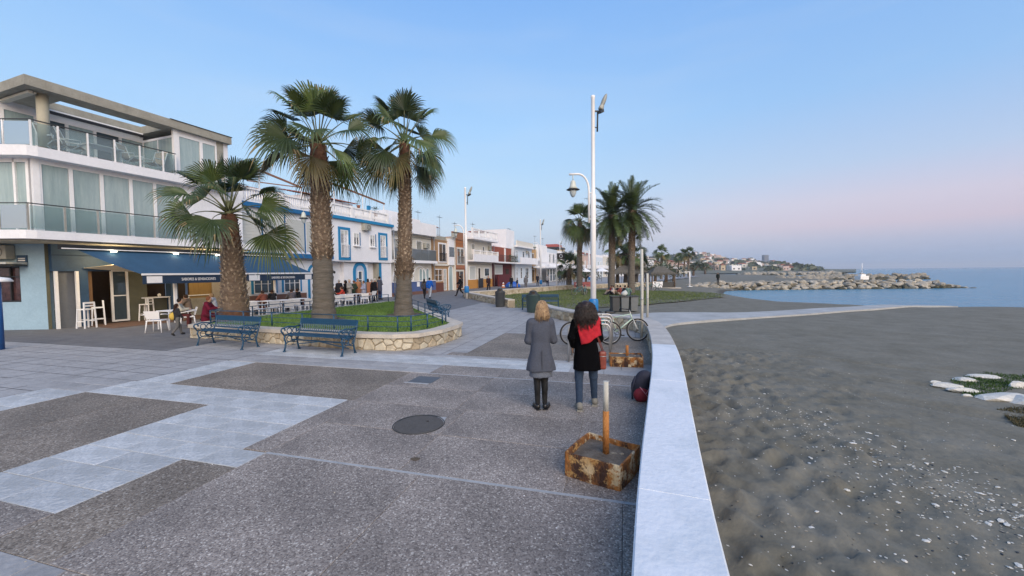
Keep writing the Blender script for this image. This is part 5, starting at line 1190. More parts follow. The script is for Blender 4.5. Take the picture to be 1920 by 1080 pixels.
def trunk_geo(root, prof, x, y, mats, seed, stubs=None, name='trunk'):
    rs = random.Random(seed); q = MB(); n = 20; rows = []
    zs = []; z = prof[0][0]
    while z < prof[-1][0]: zs.append(z); z += .07
    zs.append(prof[-1][0]); T = np.array(prof)
    for z in zs:
        r = np.interp(z, T[:,0], T[:,1]); cx = np.interp(z, T[:,0], T[:,2]); cy = np.interp(z, T[:,0], T[:,3]); ring_ = 1+.035*math.sin(z*26)+.02*rs.uniform(-1,1)
        for j in range(n):
            a = 2*PI*j/n; rr = r*ring_*(1+.03*math.sin(a*5+z*7)+rs.uniform(-.025,.025)); q.v.append((cx+rr*math.cos(a), cy+rr*math.sin(a), z))
    for i in range(len(zs)-1):
        mi = [k for k, zz in enumerate([m_[0] for m_ in mats]) if zs[i] >= zz][-1]
        for j in range(n): q.f.append((i*n+j,i*n+(j+1)%n,(i+1)*n+(j+1)%n,(i+1)*n+j)); q.m.append(mi); q.sm.append(True)
    q.build(name, [m_[1] for m_ in mats], root)
    if stubs:
        s = MB()
        for z0, z1, dn, Ls, mi in stubs:
            k = int((z1-z0)*dn)
            for i in range(k):
                z = z0+(z1-z0)*i/k; a = i*2.39996+rs.uniform(-.2,.2); r = np.interp(z, T[:,0], T[:,1])*.97; cx = np.interp(z, T[:,0], T[:,2]); cy = np.interp(z, T[:,0], T[:,3])
                o = Vector((math.cos(a), math.sin(a), 0)); t = Vector((-math.sin(a), math.cos(a), 0)); b = Vector((cx,cy,z))+o*r; L_ = Ls*rs.uniform(.6,1.3); w = rs.uniform(.035,.06)
                tip = b+o*L_*rs.uniform(.35,.75)+Vector((0,0,L_*rs.uniform(.5,1.0)))+t*rs.uniform(-.02,.02)
                s.add([b-t*w, b+t*w, tip+t*w*.55, tip-t*w*.55, b+o*.02-t*w*.2+Vector((0,0,-.05)), tip-o*.03], [(0,1,2,3),(0,4,1),(1,4,5,2),(0,3,5,4),(3,2,5)], mi)
        s.build('leaf_bases', [m_stub, m_bark, m_barkr], root, kind='stuff')
def fan_palm(label, x, y, z0, prof, mats, stubs, fr, seed, name='fan_palm', group=None, skip=None):
    rs = random.Random(seed); t = thing(name, label, 'palm tree', (x, y, z0), 0, group)
    trunk_geo(t, prof, x, y, mats, seed, stubs); top = prof[-1]; C = (top[2], top[3], top[0]-.05)
    q = MB(); q.lathe([(top[1]*.9,top[0]-.25),(top[1]*.7,top[0]-.05),(.10,top[0]+.15),(.03,top[0]+.5)], 10, (top[2],top[3],0)); q.build('crown_heart', m_pet, t)
    n, e0, e1, Lp, R = fr; i = 0
    for k in range(n):
        u = k/(n-1); el = math.radians(e1+(e0-e1)*u**.85+rs.uniform(-6,6)); az = k*2.39996+rs.uniform(-.25,.25)
        m_ = m_fro if (u < .16 and rs.random() < .6) else (m_frd if rs.random() < .45 else m_fr)
        Cc = (C[0]+.06*math.cos(az), C[1]+.06*math.sin(az), C[2]+.28*u)
        fan_frond(t, Cc, az, el, Lp*rs.uniform(.8,1.15)*(1-.15*u), R*rs.uniform(.85,1.12), rs, m_, sag=1-.5*u)
    return t
fan_palm('thick-trunked fan palm with red-brown bark, leftmost and shortest of three in the planter', -10.15, 14.6, .43, [(0,.50,0,0),(.4,.45,0,0),(1.2,.385,0,0),(2.4,.32,-.03,0),(3.2,.27,-.06,0),(3.85,.23,-.08,0)],
         [(0,m_barkr),(.3,m_bark),(3.0,m_barkr)], [(.5,3.0,90,.14,0),(2.6,3.6,60,.12,2)], (21, 84, -12, 1.3, 1.12), 5)
fan_palm('middle fan palm of the planter with shaggy pale-scaled upper trunk and bare grey foot', -6.7, 14.2, .43, [(0,.44,0,0),(.5,.37,0,0),(2.25,.31,0,0),(2.3,.34,0,0),(3.2,.325,0,0),(5.0,.29,-.02,0),(6.15,.26,-.03,0)],
         [(0,m_barkg),(2.28,m_bark),(4.8,m_barkr)], [(2.2,5.1,95,.13,0),(4.9,5.85,45,.10,2),(2.15,2.5,120,.16,1)], (27, 86, -28, 1.2, 1.1), 16)
fan_palm('right-hand fan palm of the planter, slender and tallest with hanging lower fronds', -4.2, 15.6, .43, [(0,.41,-.05,0),(.5,.33,-.04,0),(1.5,.275,0,0),(1.9,.31,.02,0),(2.6,.255,.05,0),(4.5,.235,.10,0),(6.6,.20,.12,0)],
         [(0,m_barkg),(1.6,m_bark),(5.4,m_barkr)], [(1.5,5.3,85,.11,0),(1.4,2.1,90,.2,1),(5.2,6.3,40,.10,2)], (28, 86, -56, 1.1, 1.0), 27)
def far_fan(x, y, z0, H, r, fr, seed, label, z1=None):
    return fan_palm(label, x, y, z0, [(0,r*1.2,0,0),(H*.5,r,0,0),(H,r*.85,.1,0)], [(0,m_barkg),(H*.5,m_bark)], [(H*.35,H,22,.16,0)], fr, seed)
far_fan(7.3, 43.2, -.1, 7.4, .28, (24, 80, -70, 1.1, 1.5), 41, 'dark fan palm left of the two date palms on the lawn')
far_fan(6.9, 48.3, -.1, 2.5, .3, (20, 75, -30, 1.0, 1.3), 42, 'short stubby fan palm by the long stone wall, left of the tall palms')
far_fan(18.7, 60, -.3, 4.4, .22, (18, 75, -50, 1.0, 1.2), 43, 'small fan palm rising above the tree behind the thatched hut')
for i, (px_, Y_, hh) in enumerate(((1283,128,7.5),(1291,128,8.0),(1272,150,7.0),(1158,62,5.2),(1240,95,6.6))):
    x_ = (px_-960)/750*Y_
    far_fan(x_, Y_, -.5, hh, .26, (16, 75, -55, 1.0, 1.4), 60+i, ['left one of the distant pair of fan palms beyond the thatched hut','right one of the distant pair of fan palms beyond the thatched hut','faint fan palm farthest away, left of the distant pair','thin fan palm showing between the two date palm trunks','fan palm poking above the dark trees behind the thatched hut'][i])
def date_palm(label, x, y, z0, H, seed, n=66, L_=3.9, group=None):
    rs = random.Random(seed); t = thing('date_palm', label, 'palm tree', (x,y,z0), 0, group)
    trunk_geo(t, [(0,.36,0,0),(H*.4,.30,.05,0),(H-.5,.33,.08,0),(H,.42,.1,0)], x, y, [(0,m_barkg),(H*.5,m_bark)], seed, [(H*.4,H,45,.14,0)])
    for k in range(n):
        u = k/(n-1); el = math.radians(-62+148*u**.85+rs.uniform(-8,8)); az = k*2.39996+rs.uniform(-.3,.3); Lf = L_*rs.uniform(.85,1.08)*(1-.12*u); q = MB(); p = Vector((.1,0,H)); d = Vector((math.cos(az)*math.cos(el), math.sin(az)*math.cos(el), math.sin(el))); pts = []; ds = []
        for i in range(9): pts.append(p.copy()); ds.append(d.copy()); d = (d+Vector((0,0,-.20*(1-.3*u)))*(.5+i*.12)).normalized(); p = p+d*Lf/9
        q.tube(pts, [.035,.03,.026,.022,.018,.015,.012,.009,.006], 3, 0)
        for i in range(34):
            f = .14+.86*i/34; s = f*8; a = min(7, int(s)); c = pts[a].lerp(pts[a+1], s-a); dd = ds[a]; sd = dd.cross(Vector((0,0,1))).normalized(); up = sd.cross(dd).normalized(); ll = .52*math.sin(PI*min(1,f*.8+.15))*L_/3.7+.1
            for sg in (-1,1):
                v = (sd*sg*.8+dd*.65+up*rs.uniform(0,.35)).normalized(); e = c+v*ll+Vector((0,0,-.12*ll)); w = dd*.034; q.add([c-w, c+w, c.lerp(e,.6)+w*.8, e, c.lerp(e,.6)-w*.8], [(0,1,2,3,4)], 0)
        q.build('frond', m_frd if rs.random() < .4 else (m_fro if u < .08 else m_fr), t)
    return t
date_palm('left date palm of the two big feathery ones on the lawn', 9.75, 39.2, -.1, 7.6, 71)
date_palm('right date palm of the two big feathery ones, its crown spreading to the right', 11.6, 38.9, -.1, 8.0, 72, L_=4.1)
date_palm('smaller date palm farther back behind the two big ones', 17.6, 62, -.3, 5.0, 73, n=26, L_=2.8)
def tree(label, x, y, z0, H, W, seed, n=900, cat='tree', name='tree', group=None, m_=None, leaf=.28):
    rs = random.Random(seed); t = thing(name, label, cat, (x,y,z0), 0, group); q = MB(); q.tube([(0,0,0),(.1,0,H*.35),(.0,.1,H*.6)], [W*.06,W*.045,W*.03], 7)
    for i in range(4): a = i*1.7; q.tube([(.1,0,H*.35),(math.cos(a)*W*.28,math.sin(a)*W*.28,H*.68)], [W*.03,W*.012], 5)
    q.build('trunk', m_bark, t); q = MB(); cl = [(rs.uniform(-.5,.5)*W*.8, rs.uniform(-.5,.5)*W*.8, H*rs.uniform(.45,.85), rs.uniform(.16,.28)*W) for _ in range(9)]
    for i in range(n):
        c = rs.choice(cl); v = Vector((rs.gauss(0,1),rs.gauss(0,1),rs.gauss(0,1))).normalized()*c[3]*rs.uniform(.6,1.05); p = Vector(c[:3])+Vector((v.x,v.y,v.z*.75)); a = Vector((rs.uniform(-1,1),rs.uniform(-1,1),rs.uniform(-.6,.6))).normalized()*leaf*rs.uniform(.6,1.3); b = a.cross(Vector((rs.uniform(-1,1),rs.uniform(-1,1),1))).normalized()*leaf*.5; q.add([p-a*.5, p+b*.5, p+a*.5, p-b*.5], [(0,1,2,3)], rs.choice((0,0,1)))
    q.build('crown', m_ or [m_tree, m_tree2], t, kind='stuff'); return t
m_tree = leafmat('dark_tree_leaves', (.022,.038,.014), (.05,.075,.025), .1); m_tree2 = leafmat('olive_tree_leaves', (.05,.065,.022), (.09,.10,.04), .1)
for i, (px_, Y_, H_, W_, lab) in enumerate(((1212,62,4.6,4.5,'bushy olive-green tree just left of the thatched hut'),(1228,66,4.4,5,'broad dark tree behind the thatched hut'),(1248,70,4.6,5,'rounded dark tree right of and behind the thatched hut'),(1262,78,3.6,4,'low pale-green shrub at the right foot of the trees by the hut'),(1098,70,3.2,4,'small dark tree in front of the far white houses, left of the date palms'),(1300,150,6,8,'dark tree right of the distant pair of palms'),(1322,240,8,12,'clump-like tree on the far beach edge'))):
    tree(lab, (px_-960)/750*Y_, Y_, -.4, H_, W_, 200+i, n=1100 if Y_ < 100 else 700, leaf=.28 if Y_ < 100 else .7)
# woods on the far slopes
q = MB(); rs = random.Random(77)
for i in range(430):
    px_ = rs.uniform(1000,1545); Y_ = rs.uniform(300,1000); X_ = (px_-960)/750*Y_; z_ = float(hill_z(np.array(X_), np.array(Y_)))
    if Y_ < 430 and float(sea_dist(np.array([[X_]]), np.array([[Y_]]))[0,0]) < 10: continue
    r = rs.uniform(3,8); hh = r*rs.uniform(.5,1.)
    for j in range(14):
        v = Vector((rs.gauss(0,1),rs.gauss(0,1),abs(rs.gauss(0,1)))).normalized(); p = Vector((X_,Y_,z_))+Vector((v.x*r,v.y*r,v.z*hh)); a = Vector((rs.uniform(-1,1),rs.uniform(-1,1),rs.uniform(-.3,.8))).normalized()*r*.55; b = a.cross(Vector((0.3,1,rs.uniform(-1,1)))).normalized()*r*.45; q.add([p-a,p+b,p+a,p-b],[(0,1,2,3)], rs.choice((0,1)))
stuff('hillside_woods', q, [m_tree, m_tree2], label='dark woods between the houses of the far hills', cat='woods')

# ------------------------------------------------------------------ street lamps
def street_lamp(label, x, y, rot, z0=-.1, spot=True):
    t = thing('street_lamp', label, 'street lamp', (x,y,0), rot, 'white street lamps with blue collars')
    q = MB(); q.lathe([(.108,z0),(.106,5.0),(.10,5.02),(.074,5.1),(.072,8.7),(.082,8.72),(.082,8.8)], 14); q.build('pole', m_white, t)
    q = MB(); q.lathe([(.17,.47),(.19,.5),(.19,.9),(.165,.98),(.13,1.0)], 16); q.build('blue_collar', mat('blue_collar_paint', (.01,.16,.42), .4, .08, 5), t)
    q = MB(); pts = [(-.17,0,3.95),(-.17,0,5.2)]+[(-.17-.42*(1-math.cos(a)),0,5.2+.62*math.sin(a)) for a in [PI/2*i/7 for i in range(1,8)]]+[(-.95,0,5.80)]
    q.tube(pts, .042, 8); q.tube([(-.17,0,4.1),(0,0,4.1)], .03, 6); q.tube([(-.17,0,5.1),(0,0,5.1)], .03, 6); ar = q.build('side_arm', m_white, t)
    q = MB(); q.tube([(-.80,0,5.8),(-.80,0,5.55)], .018, 6); q.lathe([(.02,0),(.08,-.03),(.105,-.12),(.125,-.24),(.19,-.33)], 16, (-.80,0,5.58)); ln = q.build('lantern', mat('greenish_white_lantern', (.55,.58,.52), .5, .06, 4), t)
    q = MB(); q.lathe([(.19,0),(.255,-.025),(.255,-.04),(.16,-.042)], 18, (-.80,0,5.25)); q.build('lantern_rim', m_dkmetal, ln)
    q = MB(); q.lathe([(.14,0),(.13,-.1),(.08,-.22),(.03,-.27)], 14, (-.80,0,5.2)); q.build('glass_bowl', mat('frosted_bowl', (.5,.56,.58), .2, .05, 3), ln)
    if spot:
        q = MB(); q.tube([(.17,0,7.45),(.19,0,8.25)], .032, 6); q.tube([(.05,0,7.6),(.17,0,7.6)], .02, 5); q.bar((.05,0,8.22),(.42,0,8.22),.05); q.bar((.22,-.1,8.15),(.42,.1,8.3),.12); q.build('floodlight_bracket', m_dkmetal, t)
        fl = blob('floodlight', [('e',(0,0,.32),(.085,.11,.33)),('b',(0,0,.06),(.09,.10,.08),.03)], .03, mat('dull_lamp_glass', (.30,.31,.28), .35, .1, 4), t, .05); fl.location = (.30,0,8.3); fl.rotation_euler = (0,.38,0)
    return t
L1 = street_lamp('tall white street lamp with blue collar rising right beside the seawall behind the two women', 3.18, 15.62, .12)
def lampcopy(label, x, y, rot): return copy_tree(L1, None, label, (x,y,0), rot, 'white street lamps with blue collars')
lampcopy('second white street lamp, at the corner of the low stone wall by the ochre-footed house', -3.62, 31.9, .2)
lampcopy('third white street lamp, in front of the modern white house farther along', 3.75, 52.0, .3)
lampcopy('street lamp mostly hidden behind the middle palm of the planter', -10.9, 22.6, -.1)
lampcopy('most distant street lamp, a thin white line between the date palms', 14.3, 74, .3)
lampcopy('faint street lamp behind the dark fan palm on the lawn', 10.6, 88, .3)

# ------------------------------------------------------------------ cast-iron benches
def make_bench():
    t = thing('park_bench', 'x', 'bench'); m_ = m_blue
    def side(name, x):
        q = MB(); b = lambda *p, r=.018: q.tube([(x,a,z) for a, z in p], r, 6)
        b((-.26,0),(-.22,.12),(-.20,.24),(-.24,.36),(-.22,.44), r=.024); b((.22,0),(.18,.14),(.16,.26),(.22,.44),(.28,.62),(.33,.84), r=.024)
        b((-.28,.01),(-.22,.0), r=.03); b((.25,.01),(.19,.0), r=.03)
        b((-.24,.44),(.22,.44), r=.02); b((-.22,.20),(-.1,.26),(.02,.24),(.16,.20), r=.014)
        b(*[(-.27+.06*math.cos(a),.58+.06*math.sin(a)) for a in [PI*1.5-i*PI/5 for i in range(9)]], r=.02); b((-.27,.64),(-.1,.67),(.1,.64),(.29,.66), r=.022); b((-.24,.44),(-.30,.52),(-.33,.58), r=.018)
        for cx, cz, R in ((-.08,.55,.075),(.09,.54,.07),(-.09,.33,.08),(.06,.33,.08),(-.02,.44,.04),(.17,.55,.04)): q.torus((0,0,0), R, .013, 'x', 14, 5); k = 14*5; q.v[-k:] = [(v[0]+x, v[1]+cx, v[2]+cz) for v in q.v[-k:]]
        q.build(name, m_, t)
    side('side_frame', -.98); side('side_frame', .98)
    q = MB()
    for j in range(6): y = -.22+.072*j; q.box(-.97,.97,y,y+.052,.445,.468)
    q.build('seat', m_, t)
    q = MB(); q.bar((-.98,.325,.80),(.98,.325,.80),.03,.12); q.bar((-.98,.315,.735),(.98,.315,.735),.02,.05); q.bar((-.98,.24,.52),(.98,.24,.52),.02,.035); n = 26
    for i in range(n):
        x0 = -.98+1.96*i/n; x1 = -.98+1.96*(i+1)/n; q.bar((x0,.25,.53),(x1,.315,.72),.012); q.bar((x1,.25,.53),(x0,.315,.72),.012)
    q.build('backrest', m_, t)
    q = MB(); q.bar((-.98,.0,.30),(.98,.0,.30),.03,.035); q.bar((-.98,.0,.16),(0,0,.29),.022); q.bar((.98,0,.16),(0,0,.29),.022); q.build('stretcher', m_, t); return t
B0 = make_bench(); B0['label'] = 'blue cast-iron bench at the left end of the planter wall, facing the plaza'; B0['group'] = 'blue cast-iron benches'
a = math.atan2(10.95-11.75, -7.4+9.35); B0.location = (-8.32, 11.62, 0); B0.rotation_euler = (0,0,a)
copy_tree(B0, None, 'blue cast-iron bench against the middle of the planter wall, second from the left', (-5.12, 10.55, 0), a+.03)
copy_tree(B0, None, 'blue bench on the far right side of the planter, beyond its railing', (-3.45, 18.6, 0), math.radians(-65)+PI)
copy_tree(B0, None, 'dark teal bench partly hidden behind the green-grey bin near the lawn', (1.55, 21.9, 0), PI-.1)

# planter railing
rl = thing('planter_railing', 'low navy tube railing round the grass of the raised planter', 'railing', (-6,15,.45))
RP = [tuple(p) for p in inset_poly(PL, .50)]
for i in range(len(RP)):
    a, b = Vector(RP[i]), Vector(RP[(i+1)%len(RP)]); q = MB()
    if i in (12,): continue
    for z_ in (.43,.28,.13): q.tube([(a.x,a.y,.445+z_),(b.x,b.y,.445+z_)], .016 if z_ > .4 else .009, 6)
    q.build('rail', m_blue, rl, world=True); L_ = (b-a).length; n = max(1, round(L_/1.5))
    for k in range(n):
        p = a.lerp(b, k/n); q = MB(); q.tube([(p.x,p.y,.44),(p.x,p.y,.89)], .022, 7); q.build('post', m_blue, rl, world=True)

# ------------------------------------------------------------------ bins, posts, racks, boxes
m_bin = mat('dark_grey_bin', (.045,.05,.055), .5, .08, 5); m_bing = mat('green_grey_bin', (.035,.065,.065), .5, .08, 5); m_bingr = mat('mid_grey_bin', (.13,.145,.155), .55, .08, 5)
def litter_bin(label, x, y, m_, w=.3):
    t = thing('litter_bin', label, 'bin', (x,y,0), 0, 'litter bins'); q = MB(); q.lathe([(w*.86,0),(w*.9,.04),(w,.86),(w*1.05,.88),(w*1.05,.92)], 20); q.build('body', m_, t)
    q = MB(); q.lathe([(w*.9,.92),(w*.62,.98),(w*.5,1.06),(w*.55,1.08),(w*.3,1.12)], 18); q.build('lid', m_dkmetal, t); q = MB(); q.box(-w*.2,w*.2,-w*.72,-w*.5,.97,1.07); q.build('slot', m_dark, t); return t
litter_bin('dark grey litter bin at the end of the low stone wall', -.72, 23.9, m_bin)
litter_bin('wide green-grey litter bin just behind the blonde woman', 1.08, 20.5, m_bing, .36)
def wheelie(label, x, y, m_, r):
    t = thing('wheeled_bin', label, 'bin', (x,y,-.14), r, 'wheeled bins on the beach behind the wall'); q = MB(); q.rbox(0,0,.05,.82,.36,.42,0,0,1.16); q.build('body', m_, t, bevel=.02); q = MB(); q.box(-.25,.25,-.29,.26,.822,.87); q.box(-.2,.2,.26,.31,.80,.86); q.build('lid', m_dkmetal, t, bevel=.012)
    for s in (-.17,.17): q = MB(); q.tube([(s-.03,.2,.09),(s+.03,.2,.09)], .09, 10); q.build('wheel', m_blk, t)
    return t
wheelie('leftmost dark wheeled bin of three standing on the sand behind the wall', 5.55, 21.6, m_bin, .1); wheelie('middle pale grey wheeled bin of three on the sand', 6.05, 21.55, m_bingr, -.05); wheelie('rightmost wheeled bin of three on the sand, with a glossy side', 6.55, 21.6, m_bingr, .05)
bag = thing('rubbish_bag', 'pale plastic bag lying on top of the wheeled bins', 'bag', (6.05,21.5,.74)); blob('bag_body', [('e',(0,0,.12),(.17,.15,.14)),('e',(.05,0,.24),(.06,.06,.07))], .03, mat('pale_plastic', (.45,.48,.46), .4, .06, 4), bag, .05, noise=.01)
m_post = mat('weathered_white_post', (.40,.39,.34), .8, .12, 6, col2=(.55,.54,.49), stretch=(1,1,.3), bump=.3)
def post(label, x, y, z0, z1, r=.045):
    t = thing('wooden_post', label, 'post', (x,y,z0)); q = MB(); q.tube([(0,0,0),(.01,0,(z1-z0)*.5),(0,.01,z1-z0)], [r,r*.97,r*.92], 10); q.build('shaft', m_post, t)
    q = MB(); q.lathe([(r*1.25,(z1-z0)*.45),(r*1.25,(z1-z0)*.45+.04)], 10); q.build('clamp', m_galv, t); return t
post('tall pale post standing by the front wheel of the bicycle, inside the seawall', 3.88, 11.95, 0, 2.72); post('shorter pale post beyond the seawall, right of the taller one', 6.2, 18.3, -.15, 1.95, .055)
rk = thing('bicycle_rack', 'row of four galvanised hoop bicycle racks beside the seawall', 'bicycle rack', (1.9,10.2,0))
for i, (y_, xr) in enumerate(((9.15,2.24),(9.85,2.42),(10.55,2.62),(11.25,2.82))):
    x0, x1, h_, r = xr-.95, xr, .86, .12; pts = [(x0,y_,0),(x0,y_,h_-r)]+[(x0+r-r*math.cos(a),y_,h_-r+r*math.sin(a)) for a in (.4,.8,1.2,PI/2)]+[(x1-r+r*math.sin(a),y_,h_-r+r*math.cos(a)) for a in (0,.4,.8,1.2,PI/2)]+[(x1,y_,0)]
    q = MB(); q.tube(pts, .026, 8); q.build('hoop', m_galv, rk, world=True)
def rust_box(label, P, h, ph, seed, rimfill=.03):
    """square steel tray filled with cement, a pipe stump standing in it"""
    cx, cy = sum(p[0] for p in P)/4, sum(p[1] for p in P)/4; t = thing('umbrella_base', label, 'parasol base', (cx,cy,0)); rs = random.Random(seed); n = 9
    q = MB()
    for i in range(4):
        a, b = Vector(P[i]), Vector(P[(i+1)%4]); nv = Vector((b.y-a.y, a.x-b.x)).normalized()
        for k in range(n):
            p0, p1 = a.lerp(b,k/n), a.lerp(b,(k+1)/n); w0 = .012*math.sin(k/n*PI)+rs.uniform(-.003,.003); w1 = .012*math.sin((k+1)/n*PI); h0 = h-.012*math.sin(PI*k/n)*(i == 2); h1 = h-.012*math.sin(PI*(k+1)/n)*(i == 2)
            o0, o1 = p0+nv*w0, p1+nv*w1; i0, i1 = p0-nv*.012, p1-nv*.012
            q.add([(o0.x,o0.y,0),(o1.x,o1.y,0),(o1.x,o1.y,h1),(o0.x,o0.y,h0),(i0.x,i0.y,h0),(i1.x,i1.y,h1),(i0.x,i0.y,.02),(i1.x,i1.y,.02)], [(0,1,2,3),(3,2,5,4),(4,5,7,6)])
    q.build('rusty_tray', m_rustp, t, world=True)
    q = MB(); g = 7; a, b, c, d = [Vector(p)*.96+Vector((cx,cy))*.04 for p in P]
    for i in range(g+1):
        for j in range(g+1):
            u_, v_ = i/g, j/g; p = a.lerp(b,u_).lerp(d.lerp(c,u_),v_); q.v.append((p.x,p.y,h-rimfill-.012*math.sin(u_*7+v_*5)*math.sin(v_*6)-(.02 if 0 < i < g and 0 < j < g else 0)*0+rs.uniform(-.004,.004)+.012*math.sin(PI*u_)*math.sin(PI*v_)))
    for i in range(g):
        for j in range(g): k = i*(g+1)+j; q.f.append((k,k+g+1,k+g+2,k+1)); q.m.append(0); q.sm.append(True)
    q.build('cement_fill', mat('dirty_cement', (.075,.058,.043), .9, .3, 6, col2=(.17,.145,.115), bump=.6), t, world=True)
    px_, py_ = cx+.03, cy+.0
    q = MB(); q.tube([(px_,py_,h-.06),(px_,py_,h+ph*.56)], [.034,.032], 14); q.build('rusty_pipe', mat('orange_rust', (.26,.085,.015), .8, .3, 9, col2=(.46,.20,.05), bump=.5, stretch=(1,1,.5)), t, world=True)
    if ph > .6: q = MB(); q.tube([(px_,py_,h+ph*.56-.002),(px_,py_,h+ph)], [.0285,.0275], 14); q.build('pale_pole_stub', m_post, t, world=True)
    for i in range(3):
        x_, y_ = cx+rs.uniform(-.02,.2), cy+rs.uniform(-.1,.05); o = bpy.data.objects.new('pebble', RK[i]); COL.objects.link(o); o.parent = t; o.location = (x_-cx,y_-cy,h-rimfill+.012); o.scale = (.022,.018,.016)
    return t
def rust_patch_mat():
    m = mat('rusted_paint', (.045,.018,.010), .85, .25, 5, col2=(.36,.14,.03), bump=.9, thr=(.42,.6), stretch=(1,1,.45)); t = m.node_tree; n = t.nodes.new; l = t.links.new; b = t.nodes['Principled BSDF']; src = b.inputs['Base Color'].links[0].from_socket
    tx = n('ShaderNodeTexCoord'); nz = n('ShaderNodeTexNoise'); nz.inputs['Scale'].default_value = 6.5; nz.inputs['Detail'].default_value = 9; nz.inputs['Roughness'].default_value = .75; l(tx.outputs['Object'], nz.inputs[0])
    r = n('ShaderNodeValToRGB'); r.color_ramp.elements[0].position = .52; r.color_ramp.elements[1].position = .57; l(nz.outputs['Fac'], r.inputs[0])
    nz3 = n('ShaderNodeTexNoise'); nz3.inputs['Scale'].default_value = 3; l(tx.outputs['Object'], nz3.inputs[0])
    r3 = n('ShaderNodeValToRGB'); r3.color_ramp.elements[0].color = (.42,.24,.08,1); r3.color_ramp.elements[1].color = (.62,.50,.32,1); r3.color_ramp.elements[0].position = .45; r3.color_ramp.elements[1].position = .6; l(nz3.outputs['Fac'], r3.inputs[0])
    mx_ = n('ShaderNodeMixRGB'); l(r3.outputs[0], mx_.inputs[2]); l(r.outputs[0], mx_.inputs[0]); l(src, mx_.inputs[1]); l(mx_.outputs[0], b.inputs['Base Color']); return m
m_rustp = rust_patch_mat()
rust_box('rusty square parasol base with an upright pale pipe, nearest the camera', [(.52,4.0),(1.0,3.69),(1.33,4.14),(.86,4.50)], .245, .70, 3, .065)
rust_box('second rusty parasol base with a short orange pipe stump, beside the racks', [(2.12,8.62),(2.80,8.50),(2.90,8.98),(2.2,9.1)], .22, .38, 4)
mh = thing('manhole_cover', 'round dark manhole cover set in the grey paving', 'manhole cover', (-1.30,5.42,0)); q = MB(); q.lathe([(.33,-.004),(.33,.004),(.31,.006)], 40); q.build('cover', mat('dark_cement_cover', (.085,.078,.072), .85, .15, 14, bump=.4), mh)
q = MB(); q.torus((0,0,.004), .345, .008, 'z', 40, 5); q.build('rim', m_dkmetal, mh); q = MB(); q.lathe([(.02,.006),(.02,.008)], 8, (.1,.1,0)); q.build('lift_hole', m_dark, mh)
q = MB(); q.add([(x,y,.0035) for x, y in [G(*p) for p in ((806,783),(838,782),(829,796),(818,797))]], [(3,2,1,0)]); q.build('cement_patch', m_mortar, mh, world=True)
st_ = thing('tar_stain', 'small brown stain on the paving below the manhole cover', 'stain', (*G(779,861), 0)); q = MB(); q.add([(.05*math.cos(k*.7)*(1+.3*math.sin(k*2)), .045*math.sin(k*.7), .003) for k in range(9)], [tuple(range(9))]); q.build('stain_patch', m_soil, st_)
pl = thing('inspection_plate', 'small dark square inspection plate in the paving beyond the manhole', 'cover plate', (-1.72,7.72,0), -PA); q = MB(); q.box(-.24,.24,-.22,.22,-.004,.004); q.build('plate', mat('blue_grey_plate', (.09,.10,.115), .6, .1, 8), pl); q = MB(); q.box(-.3,.2,-.28,-.225,-.004,.003); q.build('pale_edge', m_mortar, pl)
bp_ = thing('blue_post', 'bright blue painted post at the left edge of the plaza with a white cap', 'post', (-14.75,11.45,0)); q = MB(); q.tube([(0,0,0),(0,0,1.95)], .085, 12); q.build('shaft', mat('bright_blue_post', (.008,.07,.24), .4, .08, 4), bp_); q = MB(); q.lathe([(.3,1.95),(.32,1.97),(.25,2.06),(.02,2.1)], 14); q.build('cap', m_white, bp_)
# grit blown against the foot of the seawall and over the paving
q = MB(); rg = random.Random(8)
for i in range(260):
    y_ = rg.uniform(2,12.5); x_ = wall_x(y_)-.03-abs(rg.gauss(0,.35)) if i < 170 else rg.uniform(-6,wall_x(y_)-.3); r_ = rg.uniform(.003,.009)
    q.add([(x_-r_,y_,.001),(x_+r_*.5,y_-r_,.001),(x_+r_,y_+r_*.6,.001),(x_,y_,r_*1.1)], [(0,1,3),(1,2,3),(2,0,3)], rg.choice((0,1,1)))
stuff('paving_grit', q, [m_white2, m_rock], label='loose grit on the paving along the foot of the seawall', cat='grit')
# folded white parasol fabric by the side window
pf = thing('folded_awning', 'grubby white folded awning above the dark side window of the cafe', 'awning', HP(0), HROT); q = MB(); cbox(q, .6, 3.2, .05, .75, 2.58, 2.66); q.build('folded_canvas', mat('grubby_canvas', (.45,.46,.44), .8, .15, 3), pf); q = MB(); cbox(q, .6, 3.2, .05, .6, 2.5, 2.56); q.build('arm', m_dkmetal, pf)

